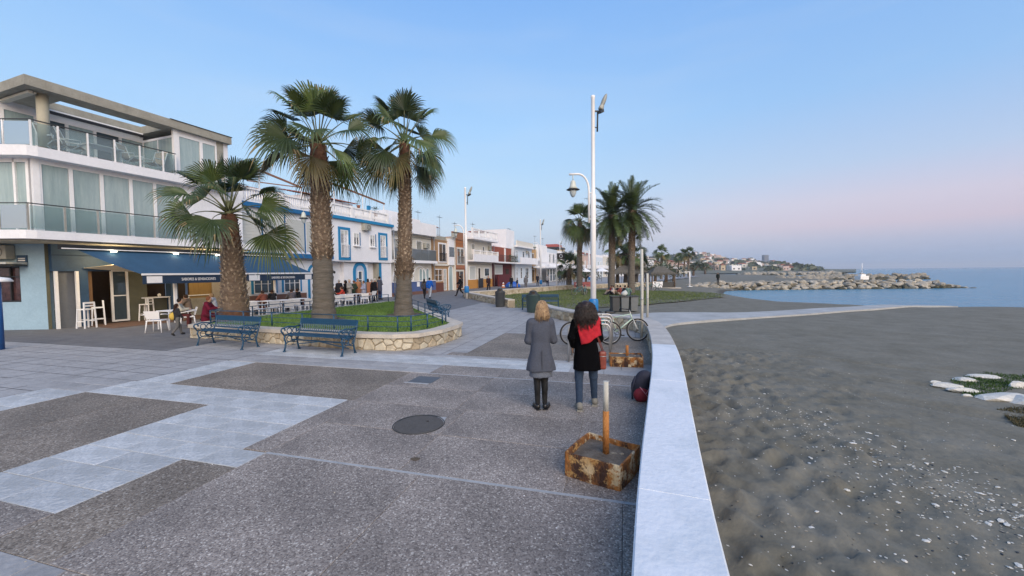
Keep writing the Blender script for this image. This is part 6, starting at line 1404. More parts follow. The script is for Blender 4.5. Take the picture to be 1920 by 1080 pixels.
# ------------------------------------------------------------------ bicycles
def make_bike(label, x, y, rot, fc, lean=.0):
    t = thing('bicycle', label, 'bicycle', (x,y,0), rot, 'parked bicycles'); R = .335; wb = .54
    for nm, cx in (('rear_wheel',-wb),('front_wheel',wb)):
        q = MB(); q.torus((cx,0,R), R-.02, .022, 'y', 32, 7); w = q.build(nm, mat('black_tyre', (.018,.018,.02), .8, .1, 8), t)
        q = MB(); q.torus((cx,0,R), R-.05, .010, 'y', 32, 5); 
        for i in range(16): a = 2*PI*i/16; q.tube([(cx,.02*(-1)**i,R),(cx+(R-.05)*math.cos(a),0,R+(R-.05)*math.sin(a))], .002, 3)
        q.build('rim', m_galv, w); q = MB(); q.tube([(cx,-.05,R),(cx,.05,R)], .022, 8); q.build('hub', m_dkmetal, w)
    BB = (-.08,0,.29); ST = (-.22,0,.76); HT = (.34,0,.80); HB = (.38,0,.66)
    q = MB(); q.tube([BB,ST],.017,8); q.tube([(ST[0]+.02,0,.70),HT],.017,8); q.tube([BB,HB],.02,8); q.tube([HT,HB],.022,8)
    for s in (-.05,.05): q.tube([(-wb,s,R),BB],.009,6); q.tube([(-wb,s,R),(ST[0]+.02,0,.70)],.009,6)
    q.build('frame', fc, t); q = MB()
    for s in (-.05,.05): q.tube([(wb,s,R),(HB[0]+.02,s*.7,.66)],.011,6)
    q.tube([HB,(.31,0,.92)],.013,6); q.build('fork', mat('silver_fork', (.5,.52,.52), .35, .05, 8), t)
    q = MB(); q.tube([(.20,-.30,.95),(.31,-.12,.93),(.33,0,.93),(.31,.12,.93),(.20,.30,.95)],.012,7); q.tube([(.20,-.30,.95),(.12,-.32,.955)],.016,7); q.tube([(.20,.30,.95),(.12,.32,.955)],.016,7); q.build('handlebar', m_blk, t)
    blob('saddle', [('c',(-.36,0,.85),(-.12,0,.85),.065,.025)], .02, m_blk, t, .02); q = MB(); q.tube([ST,(-.25,0,.84)],.012,6); q.build('seat_post', m_galv, t)
    q = MB(); q.torus((BB[0],-.06,BB[2]), .085, .008, 'y', 20, 5); q.tube([(BB[0],-.09,BB[2]),(BB[0]+.14,-.09,BB[2]-.1)],.009,5); q.tube([(BB[0],.09,BB[2]),(BB[0]-.14,.09,BB[2]+.1)],.009,5); q.box(BB[0]+.10,BB[0]+.19,-.17,-.09,BB[2]-.12,BB[2]-.09); q.box(BB[0]-.19,BB[0]-.10,.09,.17,BB[2]+.08,BB[2]+.11); q.build('crankset', m_blk, t)
    return t
BK = make_bike('pale green mountain bike parked at the last rack with its wheel by the post', 3.16, 11.75, -.02, mat('pale_green_frame', (.42,.55,.46), .35, .05, 5))
BK.rotation_euler = (math.radians(-4), 0, -.02)
b2 = make_bike('dark bicycle parked behind the woman in the red scarf, only its wheels showing', 2.2, 11.2, .03, mat('teal_frame', (.05,.22,.26), .35, .05, 5))
for i, (x_, y_, r_, lab) in enumerate(((6.1,36.2,.4,'leftmost bicycle standing on the lawn near the tall lamp'),(6.7,36.6,1.2,'second bicycle on the lawn, turned end-on beside the first'),(13.2,42.0,.2,'bicycle parked on the lawn behind the right date palm'),(14.4,42.4,-.2,'bicycle parked right of another at the back of the lawn'),(15.6,43.0,.5,'rightmost bicycle at the back of the lawn, before the thatched roof'))):
    copy_tree(b2, None, lab, (x_,y_,-.09), r_)

# ------------------------------------------------------------------ beach things
m_thatch = mat('grey_thatch', (.07,.065,.055), .95, .25, 8, col2=(.14,.13,.11), bump=.8)
def hut(label, x, y, w, d, h, rot=0., wall=True):
    t = thing('thatched_hut', label, 'beach hut', (x,y,-.35), rot)
    for sx in (-1,1):
        for sy in (-1,1): q = MB(); q.tube([(sx*w*.42,sy*d*.42,0),(sx*w*.42,sy*d*.42,h*.66)], .09, 7); q.build('post', m_bark, t)
    q = MB(); q.add([(-w/2,-d/2,h*.62),(w/2,-d/2,h*.62),(w/2,d/2,h*.62),(-w/2,d/2,h*.62),(-w*.15,0,h),(w*.15,0,h)], [(0,1,5,4),(1,2,5),(2,3,4,5),(3,0,4),(3,2,1,0)]); rs = random.Random(int(x*7))
    for i in range(120):
        u_ = rs.uniform(-.5,.5); s = rs.choice((-1,1)); zz = rs.uniform(.58,.66)*h; q.add([(u_*w,s*d*.5,zz+.25),(u_*w+.12,s*d*.5,zz+.25),(u_*w+.06,s*d*.56,zz-.15)], [(0,1,2)])
    q.build('thatched_roof', m_thatch, t)
    if wall: q = MB(); q.box(-w*.42,-.1,-d*.42,-d*.36,0,h*.3); q.build('white_counter', m_white2, t); q = MB(); q.box(.0,w*.42,-d*.4,-d*.36,0,h*.27); q.build('dark_counter', m_dkmetal, t); q = MB(); q.box(-w*.6,w*.6,-d*.6,d*.5,-.05,.06); q.build('plinth', m_cap2, t)
    return t
hut('thatched beach hut with a white counter on the grey sand', 20.9, 56.5, 3.7, 3.2, 3.0); hut('long low thatched shelter left of the beach hut, behind the bicycles', 17.6, 60.5, 6.5, 3, 3.2, 0, False)
gp = thing('beach_shower', 'slim white beach post with short arm standing on the dark sand', 'beach shower', (26.8,60.3,-.4)); q = MB(); q.tube([(0,0,0),(0,0,2.3)], .1, 8); q.build('column', m_white, gp); q = MB(); q.bar((0,0,2.25),(-.9,0,2.2),.08); q.box(-.3,.3,-.3,.3,0,.08); q.build('arm', m_white, gp)
mk = thing('navigation_beacon', 'small white beacon hut with a thin mast on the breakwater', 'beacon', (60.0,68.6,.15)); mk.scale = (.75,.75,.85); q = MB(); q.prism([(-.95,-.8),(.95,-.8),(.95,.8),(-.95,.8)], 0, .75); q.prism([(-.5,-.5),(.5,-.5),(.5,.5),(-.5,.5)], .752, 1.1); q.build('base', m_white, mk); q = MB(); q.tube([(0,0,1.1),(0,0,3.3)], .07, 6); q.build('mast', m_white, mk)
tn = thing('dome_tent', 'small bright blue dome tent on the pavement before the maroon house', 'tent', (.1,53.5,0)); blob('shell', [('e',(0,0,0),(1.05,.8,.85))], .12, mat('blue_nylon', (.01,.10,.45), .5, .08, 3), tn, .05, cut=lambda X,Y,Z: -Z); q = MB(); q.box(-.5,-.1,-.80,-.66,.12,.5); q.build('window_flap', m_ltblue, tn)
for i, (px_, Y_, lab) in enumerate(((1166,70,'white parasol between the trunks of the two date palms'),(1092,62,'white parasol just left of the date palms'),(1128,80,'white parasol farther back behind the left date palm'))):
    t = thing('cafe_parasol', lab, 'parasol', ((px_-960)/750*Y_, Y_, -.1), 0, 'white parasols of the far terraces'); q = MB(); q.tube([(0,0,0),(0,0,2.5)], .04, 6); q.build('pole', m_dkmetal, t); q = MB(); q.lathe([(1.5,2.1),(1.48,2.14),(.8,2.5),(.05,2.8)], 8, smooth=False); q.build('canopy', m_white, t)
bn = thing('banner_stand', 'low red and white banner lying by the small palm on the stone wall', 'banner', (8.2,46.0,.3), .4); q = MB(); q.box(-1.2,1.2,-.05,.05,0,.55); q.build('red_cloth', mat('faded_red_cloth', (.45,.14,.13), .8, .15, 3), bn); q = MB(); q.box(-1.0,-.2,-.07,-.055,.1,.4); q.build('white_patch', m_white, bn)
cn_ = thing('toy_stack', 'small orange and white striped cone beside the blue tent', 'cone', (-1.15,53.0,0)); q = MB(); q.lathe([(.25,0),(.21,.18)], 12); q.lathe([(.17,.36),(.13,.54)], 12); q.build('orange_band', mat('orange_plastic', (.55,.17,.04), .5, .05, 4), cn_); q = MB(); q.lathe([(.21,.18),(.17,.36)], 12); q.lathe([(.13,.54),(.07,.7)], 12); q.build('white_band', m_white, cn_)
fl = thing('flag_banner', 'small black flag with a white ring on a white pole by the beach cafe', 'flag', (5.3,47.4,0)); q = MB(); q.tube([(0,0,0),(0,0,4.3)], .05, 7); q.build('pole', m_white, fl); q = MB(); q.box(.06,.98,-.015,.015,3.55,4.25); bf = q.build('black_board', m_blk, fl); q = MB(); q.torus((.52,-.02,3.9), .17, .045, 'y', 18, 4); q.build('ring_mark', m_white, bf)
bd = thing('wooden_menu_box', 'orange-brown wooden box on dark legs right of the crowd', 'menu stand', (-10.55,30.2,0), .3); q = MB(); q.box(-.38,.38,-.18,.18,.42,1.42); q.build('box', mat('orange_wood', (.30,.12,.06), .7, .1, 3), bd, bevel=.01); [MB().box(a_, a_+.08, -.1, .1, 0, .42).build('leg', m_dkmetal, bd) for a_ in (-.33,.25)]
# stones, weeds, shells on the near beach
rs = random.Random(91); WS = [rock_mesh('white_stone', 90+i, mat('white_beach_stone', (.50,.49,.44), .8, .1, 6, col2=(.72,.70,.65), bump=.4), 2, flat=.5) for i in range(4)]
names_ws = ['flat white stone at the left tip of the weedy patch','second long white stone edging the weedy patch','white stone behind the green weeds','flat white stone right behind the weeds','big rounded white boulder at the right edge of the picture','broad speckled white stone in front of the weeds','low white stone at the far right edge','small white stone below the weedy patch','pale stone left of the weedy patch']
spots = [(1778,724,.24,.14),(1805,732,.22,.13),(1808,712,.24,.13),(1852,707,.30,.12),(1912,724,.20,.24),(1890,746,.46,.20),(1932,752,.42,.26),(1815,742,.08,.07),(1754,717,.10,.08)]
for i, (px_, py_, a_, b_) in enumerate(spots):
    x_, y_ = G(px_, py_, -.14); t = thing('white_stone', names_ws[i], 'stone', (x_,y_,hz(x_,y_)+.01), rs.uniform(-.3,.1), 'white stones round the weedy patch'); o = bpy.data.objects.new('stone_body', WS[i % 4]); COL.objects.link(o); o.parent = t; o.scale = (a_, a_*.55, b_)
def fr_poly(pts): return [G(px_, py_, -.14) for px_, py_ in pts]
wp = fr_poly([(1780,712),(1815,706),(1850,698),(1905,703),(1960,697),(1980,725),(1890,730),(1865,742),(1830,745),(1805,737)])
o = grass_blades(wp, 4200, lambda x,y: hz(x,y)-.02, .06, 15, [mat('beach_weeds', (.03,.075,.015), .85, .3, 8, col2=(.06,.11,.02))], 'beach_weeds', None, w=.012); o['label'] = 'patch of low green weeds among the white stones on the beach'; o['category'] = 'weeds'
wp = fr_poly([(1870,765),(1930,758),(1960,800),(1910,800)]); o = grass_blades(wp, 1500, lambda x,y: hz(x,y)-.02, .04, 16, [mat('dry_weeds', (.06,.055,.025), .85, .3, 8, col2=(.12,.10,.05))], 'dry_weeds', None, w=.012); o['label'] = 'patch of brownish dry weeds at the right edge of the beach'; o['category'] = 'weeds'
q = MB(); base = [np.array([v.co for v in m_.vertices]) for m_ in [rock_mesh('grit', 120+i, m_rock, 1, flat=.45) for i in range(3)]]; fb = [tuple(p.vertices) for p in bpy.data.meshes['grit'].polygons]
def pebble(x, y, r, m):
    k = rs.randrange(3); a = rs.uniform(0,6); c, s = math.cos(a), math.sin(a); z = zlocal(x, y); st = rs.uniform(1,1.9)
    q.add([((X_*c*st-Y_*s)*r+x, (X_*s*st+Y_*c)*r+y, Z_*r*.8+z+r*.15) for X_,Y_,Z_ in base[k]], fb, m)
def zlocal(x, y):
    i, j = np.searchsorted(gx, x)-1, np.searchsorted(gy, y)-1; u_, v_ = (x-gx[i])/(gx[i+1]-gx[i]), (y-gy[j])/(gy[j+1]-gy[j]); return float((GZ[i,j]*(1-u_)+GZ[i+1,j]*u_)*(1-v_)+(GZ[i,j+1]*(1-u_)+GZ[i+1,j+1]*u_)*v_)
for i in range(1500):
    px_, py_ = rs.uniform(1280,1930), 640+440*rs.random()**.8
    if rs.random() < .8:   # bands of shells
        s = rs.random(); px_ = 1285+650*s+rs.gauss(0,28); py_ = 650+330*s**.8+rs.gauss(0,20)+ (rs.random() < .4)*rs.uniform(0,110)
    x_, y_ = G(px_, py_, -.14)
    if x_ < np.interp(y_, [p.y for p in wl_out[:70]], [p.x for p in wl_out[:70]])+.06 or y_ > 13 or y_ < 1.2 or x_ > 15: continue
    big = rs.random() < .035; pebble(x_, y_, rs.uniform(.013,.028) if big else rs.uniform(.005,.013), 0 if (rs.random() < .38 or big) else (1 if rs.random() < .75 else 2))
m_ws = MATS['white_beach_stone']; o = stuff('shells_and_pebbles', q, [m_ws, m_rock, m_blk], label='pale shells and pebbles scattered over the dark sand', cat='pebbles')
# ------------------------------------------------------------------ people
SK = mat('skin', (.42,.25,.17), .55, .06, 8)
CLO = {}
def cloth(c):
    k = 'cloth_%02x%02x%02x' % tuple(int(255*min(1,max(0,x))) for x in c)
    return mat('fabric_'+k, c, .95, .14, 9, bump=.25, spec=.15)
def pose_joints(pose, rs):
    J = dict(pel=(0,0,.92), che=(0,.0,1.24), nk=(0,0,1.42), hd=(0,.02,1.56), sl=(-.17,0,1.37), sr=(.17,0,1.37), el=(-.23,-.03,1.10), er=(.23,-.03,1.10), wl=(-.24,.06,.87), wr=(.24,.06,.87),
             hl=(-.09,0,.90), hr=(.09,0,.90), kl=(-.10,.02,.49), kr=(.10,.02,.49), al=(-.10,-.02,.08), ar=(.10,-.02,.08), fl=(-.12,.13,.035), fr=(.12,.13,.035))
    if pose == 'walk': J.update(kl=(-.09,.16,.50), al=(-.09,.22,.10), fl=(-.09,.36,.07), kr=(.09,-.02,.48), ar=(.09,-.28,.14), fr=(.09,-.18,.04), el=(-.23,-.10,1.12), wl=(-.22,-.08,.88), er=(.23,.04,1.12), wr=(.22,.20,.92))
    if pose == 'stride': J.update(kl=(-.08,.22,.52), al=(-.08,.34,.12), fl=(-.08,.47,.10), kr=(.08,-.06,.48), ar=(.08,-.36,.20), fr=(.08,-.27,.05), el=(-.25,-.15,1.14), wl=(-.20,.05,1.0), er=(.24,.08,1.14), wr=(.18,.26,1.05))
    if pose == 'talk': J.update(er=(.24,.04,1.12), wr=(.10,.24,1.18), el=(-.22,.02,1.12), wl=(-.08,.22,1.06))
    if pose == 'arms': J.update(er=(.24,.02,1.12), wr=(.02,.2,1.14), el=(-.24,.02,1.12), wl=(.0,.22,1.10))
    if pose in ('sit','sit2'):
        dz = -.40
        for k in ('pel','che','nk','hd','sl','sr','el','er','wl','wr','hl','hr'): v = J[k]; J[k] = (v[0], v[1], v[2]+dz)
        J.update(kl=(-.11,.42,.52), kr=(.11,.42,.52), al=(-.11,.44,.09), ar=(.11,.40,.09), fl=(-.12,.58,.04), fr=(.12,.54,.04), wl=(-.14,.30,.66), wr=(.14,.30,.66), el=(-.23,.04,.74), er=(.23,.04,.74))
        if pose == 'sit2': J.update(hd=(0,.14,1.12), nk=(0,.10,1.0), che=(0,.06,.83), sl=(-.17,.08,.97), sr=(.17,.08,.97), el=(-.26,.22,.76), er=(.26,.22,.76), wl=(-.10,.42,.78), wr=(.10,.42,.78))
    if pose == 'ground':
        dz = -.80
        for k in ('pel','che','nk','hd','sl','sr','el','er','hl','hr'): v = J[k]; J[k] = (v[0], v[1], v[2]+dz)
        J.update(kl=(-.22,.34,.38), kr=(.22,.34,.38), al=(-.10,.58,.08), ar=(.10,.60,.08), fl=(-.12,.72,.05), fr=(.12,.74,.05), wl=(-.16,.36,.42), wr=(.16,.36,.42), el=(-.26,.10,.34), er=(.26,.10,.34))
    return J
def person(label, x, y, rot, h=1.7, pose='stand', top=(.05,.05,.06), legs=(.03,.035,.05), hair=(.03,.02,.015), shoes=(.03,.03,.03), long_hair=False, coat=False, group=None, z=0., res=.035, skin=SK, cap=None, seed=0):
    rs = random.Random(seed+int(x*31+y*17)); J = pose_joints(pose, rs); t = thing('person', label, 'person', (x,y,z), rot, group); s = h/1.70; t.scale = (s*.93,s*.95,s)
    V = lambda k: J[k]; f = 1.0
    def mid(a, b, u): return tuple(a[i]+(b[i]-a[i])*u for i in range(3))
    tor = [('c',V('pel'),V('che'),.115,.125), ('c',mid(V('sl'),V('sr'),.12),mid(V('sl'),V('sr'),.88),.065,.065), ('c',(V('hl')[0]*.7,)+V('hl')[1:],(V('hr')[0]*.7,)+V('hr')[1:],.10,.10)]
    arms = [('c',V('sl'),V('el'),.052,.042),('c',V('el'),V('wl'),.040,.030),('c',V('sr'),V('er'),.052,.042),('c',V('er'),V('wr'),.040,.030)]
    lg = [('c',V('hl'),V('kl'),.088,.058),('c',V('kl'),V('al'),.055,.036),('c',V('hr'),V('kr'),.088,.058),('c',V('kr'),V('ar'),.055,.036)]
    hd = [('e',V('hd'),(.075,.095,.115)),('c',V('nk'),V('hd'),.05,.05)]
    def hand(w, e):
        d = Vector(w)-Vector(e); d.normalize(); p = Vector(w)+d*.05; return [('c',tuple(w),tuple(p),.03,.032),('c',tuple(p),tuple(p+d*.07),.026,.014),('c',tuple(p),tuple(p+Vector((-.03 if w[0] > 0 else .03,.03,0))+d*.03),.014,.010)]
    hands = hand(V('wl'),V('el'))+hand(V('wr'),V('er'))
    feet = [('c',V('al'),mid(V('al'),V('fl'),.3),.04,.045),('c',mid(V('al'),V('fl'),.1),V('fl'),.045,.036),('c',V('ar'),mid(V('ar'),V('fr'),.3),.04,.045),('c',mid(V('ar'),V('fr'),.1),V('fr'),.045,.036)]
    infl = lambda P, a: [(p[0],p[1],p[2],p[3]+a,p[4]+a) if p[0] == 'c' else p for p in P]
    nose = [('c',(V('hd')[0],V('hd')[1]+.09,V('hd')[2]-.01),(V('hd')[0],V('hd')[1]+.105,V('hd')[2]-.025),.014,.014)] if res < .03 else []
    blob('body', tor+arms+lg+hd+hands+feet+nose, res*.8, skin, t, .03)
    tp = infl(tor+arms, .024)
    if coat: tp = tp+[('l', [(V('hl')[2]-.28,0,V('pel')[1],.20,.16),(V('hl')[2],0,V('pel')[1],.175,.15),(V('che')[2],0,V('che')[1],.17,.13)], 2.3)]
    blob('top', tp, res, cloth(top), t, .035); blob('trousers', infl(lg+[tor[2]], .018), res, cloth(legs), t, .03); blob('shoes', infl(feet, .012), res, cloth(shoes), t, .02)
    H = V('hd'); hr_ = [('e',(H[0],H[1]-.022,H[2]+.03),(.092,.10,.105))]
    if long_hair: hr_ += [('c',(H[0],H[1]-.06,H[2]),(H[0],H[1]-.09,H[2]-.22),.085,.075)]
    blob('hair', hr_, res*.8, cloth(hair), t, .03, cut=(lambda X,Y,Z: np.minimum(Y-H[1]-.055, (H[2]+.055)-Z)*1.0 if not long_hair else np.minimum(Y-H[1]-.05, (H[2]+.05)-Z)))
    if cap: blob('cap', [('e',(H[0],H[1]-.01,H[2]+.07),(.10,.115,.07)),('e',(H[0],H[1]+.11,H[2]+.055),(.07,.07,.018))], res*.8, cloth(cap), t, .02)
    return t

# --- the two women, seen from behind
def hand_fingers(w, d, out, curl, mirror=1):
    """palm plus four unequal bent fingers and a thumb leaving the side of the palm"""
    w = Vector(w); d = Vector(d).normalized(); o = Vector(out).normalized(); n = d.cross(o).normalized(); P = [('c',tuple(w),tuple(w+d*.045),.024,.027),('c',tuple(w+d*.045-o*.02),tuple(w+d*.075-o*.022),.018,.014),('c',tuple(w+d*.045+o*.02),tuple(w+d*.075+o*.022),.018,.014)]
    for i, (off_, L_) in enumerate(((-.030,.058),(-.010,.070),(.010,.072),(.030,.062))):
        b = w+d*.082+o*off_; m_ = b+(d*math.cos(curl*.6)+n*math.sin(curl*.6)*mirror)*L_*.5; e = m_+(d*math.cos(curl*1.5)+n*math.sin(curl*1.5)*mirror)*L_*.5; P += [('c',tuple(b),tuple(m_),.0095,.009),('c',tuple(m_),tuple(e),.009,.007)]
    b = w+d*.03+o*.028; m_ = b+(d*.6+o*.6+n*.3*mirror).normalized()*.035; e = m_+(d*.9+o*.15+n*.4*mirror).normalized()*.028; P += [('c',tuple(b),tuple(m_),.012,.010),('c',tuple(m_),tuple(e),.010,.008)]
    return P
def head_prims(c, yaw, sc_=1.):
    R = Matrix.Rotation(yaw, 3, 'Z'); c = Vector(c); T = lambda p: tuple(c+R @ Vector(p)*sc_)
    return [('e',tuple(c),(.078,.088,.108)),('e',T((0,.02,-.02)),(.066,.075,.10)),('c',T((0,.085,.005)),T((0,.108,-.022)),.012,.015),('c',T((-.022,.083,-.052)),T((.022,.083,-.052)),.012,.012),('c',T((0,.07,-.095)),T((0,.06,-.09)),.026,.03),
            ('e',T((-.078,.0,-.01)),(.014,.022,.032)),('e',T((.078,.0,-.01)),(.014,.022,.032)),('c',T((-.03,.082,.022)),T((.03,.082,.022)),.018,.018)], T
WG = None
# woman 1
w1 = thing('person', 'woman with a blonde bob in a long grey coat and black tights, seen from behind', 'person', (.425,6.02,0), .05)
hc = (.03,.02,1.535); hp, T = head_prims(hc, -.95)
legs1 = [('c',(-.055,0,.86),(-.062,.02,.47),.078,.053),('c',(-.062,.02,.47),(-.060,-.03,.09),.052,.034),('c',(.055,0,.86),(.062,.02,.47),.078,.053),('c',(.062,.02,.47),(.058,-.02,.09),.052,.034),('e',(-.062,-.04,.33),(.043,.046,.10)),('e',(.062,-.035,.33),(.043,.046,.10))]
arm1 = [('c',(-.155,0,1.33),(-.195,.03,1.06),.05,.042),('c',(-.195,.03,1.06),(-.10,.22,1.05),.040,.028),('c',(.155,0,1.33),(.215,.04,1.06),.05,.042),('c',(.215,.04,1.06),(.10,.24,1.16),.040,.028)]
tor1 = [('c',(0,.01,.92),(0,.01,1.22),.085,.085),('c',(-.13,0,1.34),(.13,0,1.34),.045,.045),('c',(0,0,1.38),(.02,.01,1.5),.05,.05)]
foot1 = [('c',(-.060,-.05,.05),(-.09,.12,.03),.034,.030),('c',(.058,-.04,.05),(.13,.10,.03),.034,.030)]
blob('body', tor1+hp+arm1+legs1+foot1+hand_fingers((-.10,.22,1.05),(.8,.5,.1),(0,0,1),.7)+hand_fingers((.10,.24,1.16),(-.8,.5,.1),(0,0,1),.7,-1), .0125, SK, w1, .02)
coatm = mat('grey_wool', (.075,.085,.112), 1., .12, 40, bump=.35, detail=6, spec=.1); 
coat1 = [('l', [(.60,.0,-.01,.235,.155),(.70,0,-.01,.215,.15),(.90,0,0,.172,.138),(1.04,0,0,.148,.120),(1.20,0,0,.165,.125),(1.34,0,0,.165,.10),(1.37,0,0,.13,.085)], 2.4, .007)]+[('c',(-.145,0,1.325),(-.155,0,1.32),.062,.062),('c',(.145,0,1.325),(.155,0,1.32),.062,.062),('c',(-.13,0,1.36),(.13,0,1.36),.045,.045)]+[(p[0],p[1],p[2],p[3]+.018,p[4]+.022) for p in arm1]+[('c',(0,0,1.38),(.01,.0,1.43),.07,.062)]
blob('coat', coat1, .0125, coatm, w1, .022, noise=.0045, nfreq=11)
w1.scale = (.93,.95,.985)
q = MB(); q.box(-.004,.004,-.168,-.160,.64,.93); q.build('coat_vent', mat('coat_shadow_seam', (.03,.032,.04), .95, .1, 20), w1)
blob('skirt', [('l', [(.50,0,0,.185,.135),(.62,0,0,.18,.135),(.75,0,0,.16,.12)], 2.2, .008)], .014, mat('blue_grey_knit', (.13,.15,.19), .95, .25, 70, bump=.5), w1, .02)
blob('tights', [(p[0],p[1],p[2],p[3]+.006,p[4]+.006) if p[0] == 'c' else (p[0],p[1],tuple(r+.006 for r in p[2])) for p in legs1], .0125, mat('black_tights', (.005,.005,.006), .85, .1, 30), w1, .02)
blob('shoes', [('c',(-.060,-.06,.05),(-.09,.11,.032),.043,.037),('c',(.058,-.05,.05),(.132,.10,.032),.043,.037)], .012, mat('black_leather', (.012,.012,.013), .35, .1, 12), w1, .02, cut=lambda X,Y,Z: .004-Z)
q = MB()
for s in (-1,1): x0 = -.076 if s < 0 else .096; q.rbox(x0, .02, 0, .014, .075, .25, .22*(1 if s < 0 else -1.)*-s*1.0 if False else (.25 if s < 0 else -.38)); 
q.build('sole', m_blk, w1)
def strands(name, c, n, L0, L1, rx, ry, m_, parent, seed, curl=0., yaw=0., w=.006, back=.6, spread=1.):
    rs = random.Random(seed); q = MB()
    for i in range(n):
        a = rs.uniform(-PI*(.5+back*.5), 0+PI*(back*.5)) if back < 1 else rs.uniform(0, 2*PI); a += yaw; u = rs.random()**.7; ph = u*PI*.5
        p = Vector((c[0]+math.cos(a)*rx*math.sin(ph), c[1]+math.sin(a)*ry*math.sin(ph), c[2]+.115*math.cos(ph))); o = Vector((math.cos(a), math.sin(a), 0)); L_ = rs.uniform(L0, L1); k = 9; pts = []; f1 = rs.uniform(0,6); f2 = rs.uniform(.8,1.3)
        for j in range(k):
            s = j/(k-1); fall = max(0, s*L_-(PI/2-ph)*rx*.9); arc = min(s*L_, (PI/2-ph)*rx*.9); pp = ph+arc/rx
            r_ = 1+.03*rs.random(); b = Vector((c[0]+math.cos(a)*rx*math.sin(pp)*r_, c[1]+math.sin(a)*ry*math.sin(pp)*r_, c[2]+.115*math.cos(pp)-fall)) + o*(.06*spread*min(1,fall/.12))*(1-.5*min(1,fall/.25)**2)
            if curl: b += Vector((math.sin(f1+s*16*f2), math.cos(f1*1.7+s*15*f2), math.sin(f1*2+s*13)))*curl
            pts.append(b)
        q.tube(pts, [w*(1-.65*(j/(k-1))) for j in range(k)], 3, 0 if rs.random() < .6 else 1, caps=False)
    return q.build(name, m_, parent, kind='stuff')
bl1 = mat('blonde_hair', (.30,.19,.10), .5, .25, 18, col2=(.50,.36,.21), stretch=(1,1,.15)); bl2 = mat('blonde_hair_dark', (.16,.10,.06), .5, .2, 18, stretch=(1,1,.15))
hair1 = blob('hair', [('e',(hc[0],hc[1]-.012,hc[2]+.025),(.095,.104,.105)),('c',(hc[0]-.045,hc[1]-.035,hc[2]-.02),(hc[0]-.065,hc[1]-.03,hc[2]-.10),.060,.055),('c',(hc[0]+.02,hc[1]-.055,hc[2]-.02),(hc[0]+.03,hc[1]-.06,hc[2]-.115),.062,.05),('c',(hc[0]-.06,hc[1]+.03,hc[2]),(hc[0]-.06,hc[1]+.03,hc[2]-.12),.04,.03)], .011, bl1, w1, .025)
strands('hair_strands', (hc[0]-.005,hc[1]-.015,hc[2]+.02), 430, .13, .225, .096, .104, [bl1,bl2], w1, 3, curl=.004, yaw=-.45, w=.0055, spread=.5)
q = MB(); fx = [Vector(T(p)) for p in ((.078,.01,.02),(.062,.088,.02),(.012,.104,.02),(-.012,.104,.02),(-.062,.088,.02))]; q.tube([fx[0],fx[1],fx[2],fx[3],fx[4]], .0035, 5)
for s in (-1,1): q.torus((0,0,0), .02, .003, 'y', 12, 4); k = 48; cc = Vector(T((s*.033,.098,.015))); q.v[-k:] = [tuple(cc+Vector(v)) for v in q.v[-k:]]
q.build('glasses', mat('dark_red_glasses', (.12,.02,.03), .3, .05, 5), w1)
# woman 2
w2 = thing('person', 'woman with big dark curly hair, red scarf, black coat and jeans, seen from behind', 'person', (1.115,6.02,0), -.04)
hc = (-.015,.02,1.53); hp, T = head_prims(hc, -.35)
legs2 = [('c',(-.09,0,.86),(-.12,.0,.48),.088,.058),('c',(-.12,.0,.48),(-.125,-.10,.10),.054,.038),('c',(.09,0,.86),(.125,.06,.48),.088,.058),('c',(.125,.06,.48),(.155,.16,.10),.054,.038)]
arm2 = [('c',(-.17,0,1.33),(-.235,-.01,1.10),.052,.044),('c',(-.235,-.01,1.10),(-.195,.10,.96),.042,.032),('c',(.17,0,1.33),(.215,.02,1.08),.052,.044),('c',(.215,.02,1.08),(.13,.22,1.03),.042,.030)]
tor2 = [('c',(0,.01,.92),(0,.01,1.22),.09,.09),('c',(-.14,0,1.34),(.14,0,1.34),.045,.045),('c',(0,0,1.38),(-.01,.01,1.5),.05,.05)]
foot2 = [('c',(-.125,-.13,.06),(-.13,.05,.035),.036,.032),('c',(.155,.13,.06),(.18,.29,.035),.036,.032)]
blob('body', tor2+hp+arm2+legs2+foot2+hand_fingers((-.195,.10,.96),(-.15,.35,-.9),(0,1,.3),.5)+hand_fingers((.13,.22,1.03),(-.8,.5,.1),(0,0,1),.7,-1), .0125, SK, w2, .02)
coat2 = [('l', [(.60,.01,0,.215,.15),(.75,.01,0,.205,.15),(.90,0,0,.188,.142),(1.05,0,0,.162,.125),(1.20,0,0,.175,.13),(1.34,0,0,.172,.10),(1.37,0,0,.13,.085)], 2.4, .004)]+[('c',(-.15,0,1.325),(.15,0,1.325),.062,.062)]+[(p[0],p[1],p[2],p[3]+.018,p[4]+.020) for p in arm2]+[('c',(0,0,1.38),(0,0,1.43),.07,.06)]
blob('coat', coat2, .0125, mat('black_wool', (.0035,.0035,.0045), 1., .2, 40, bump=.2, spec=.05), w2, .022, noise=.0035, nfreq=11)
w2.scale = (.94,.95,.985)
jm = mat('blue_denim', (.014,.030,.062), .9, .25, 30, col2=(.026,.05,.095), bump=.3)
blob('jeans', [(p[0],p[1],p[2],p[3]+.012,p[4]+.012) for p in legs2]+[('c',(-.06,0,.88),(.06,0,.88),.11,.11)], .0125, jm, w2, .02, noise=.0018, nfreq=22)
blob('sneakers', [('c',(-.125,-.14,.06),(-.132,.05,.042),.050,.044),('c',(.155,.12,.06),(.182,.29,.042),.050,.044),('c',(-.125,-.11,.10),(-.125,-.11,.07),.046,.046),('c',(.155,.15,.10),(.155,.15,.07),.046,.046)], .012, mat('grey_suede', (.20,.19,.165), .85, .12, 14, bump=.2), w2, .02, cut=lambda X,Y,Z: .012-Z)
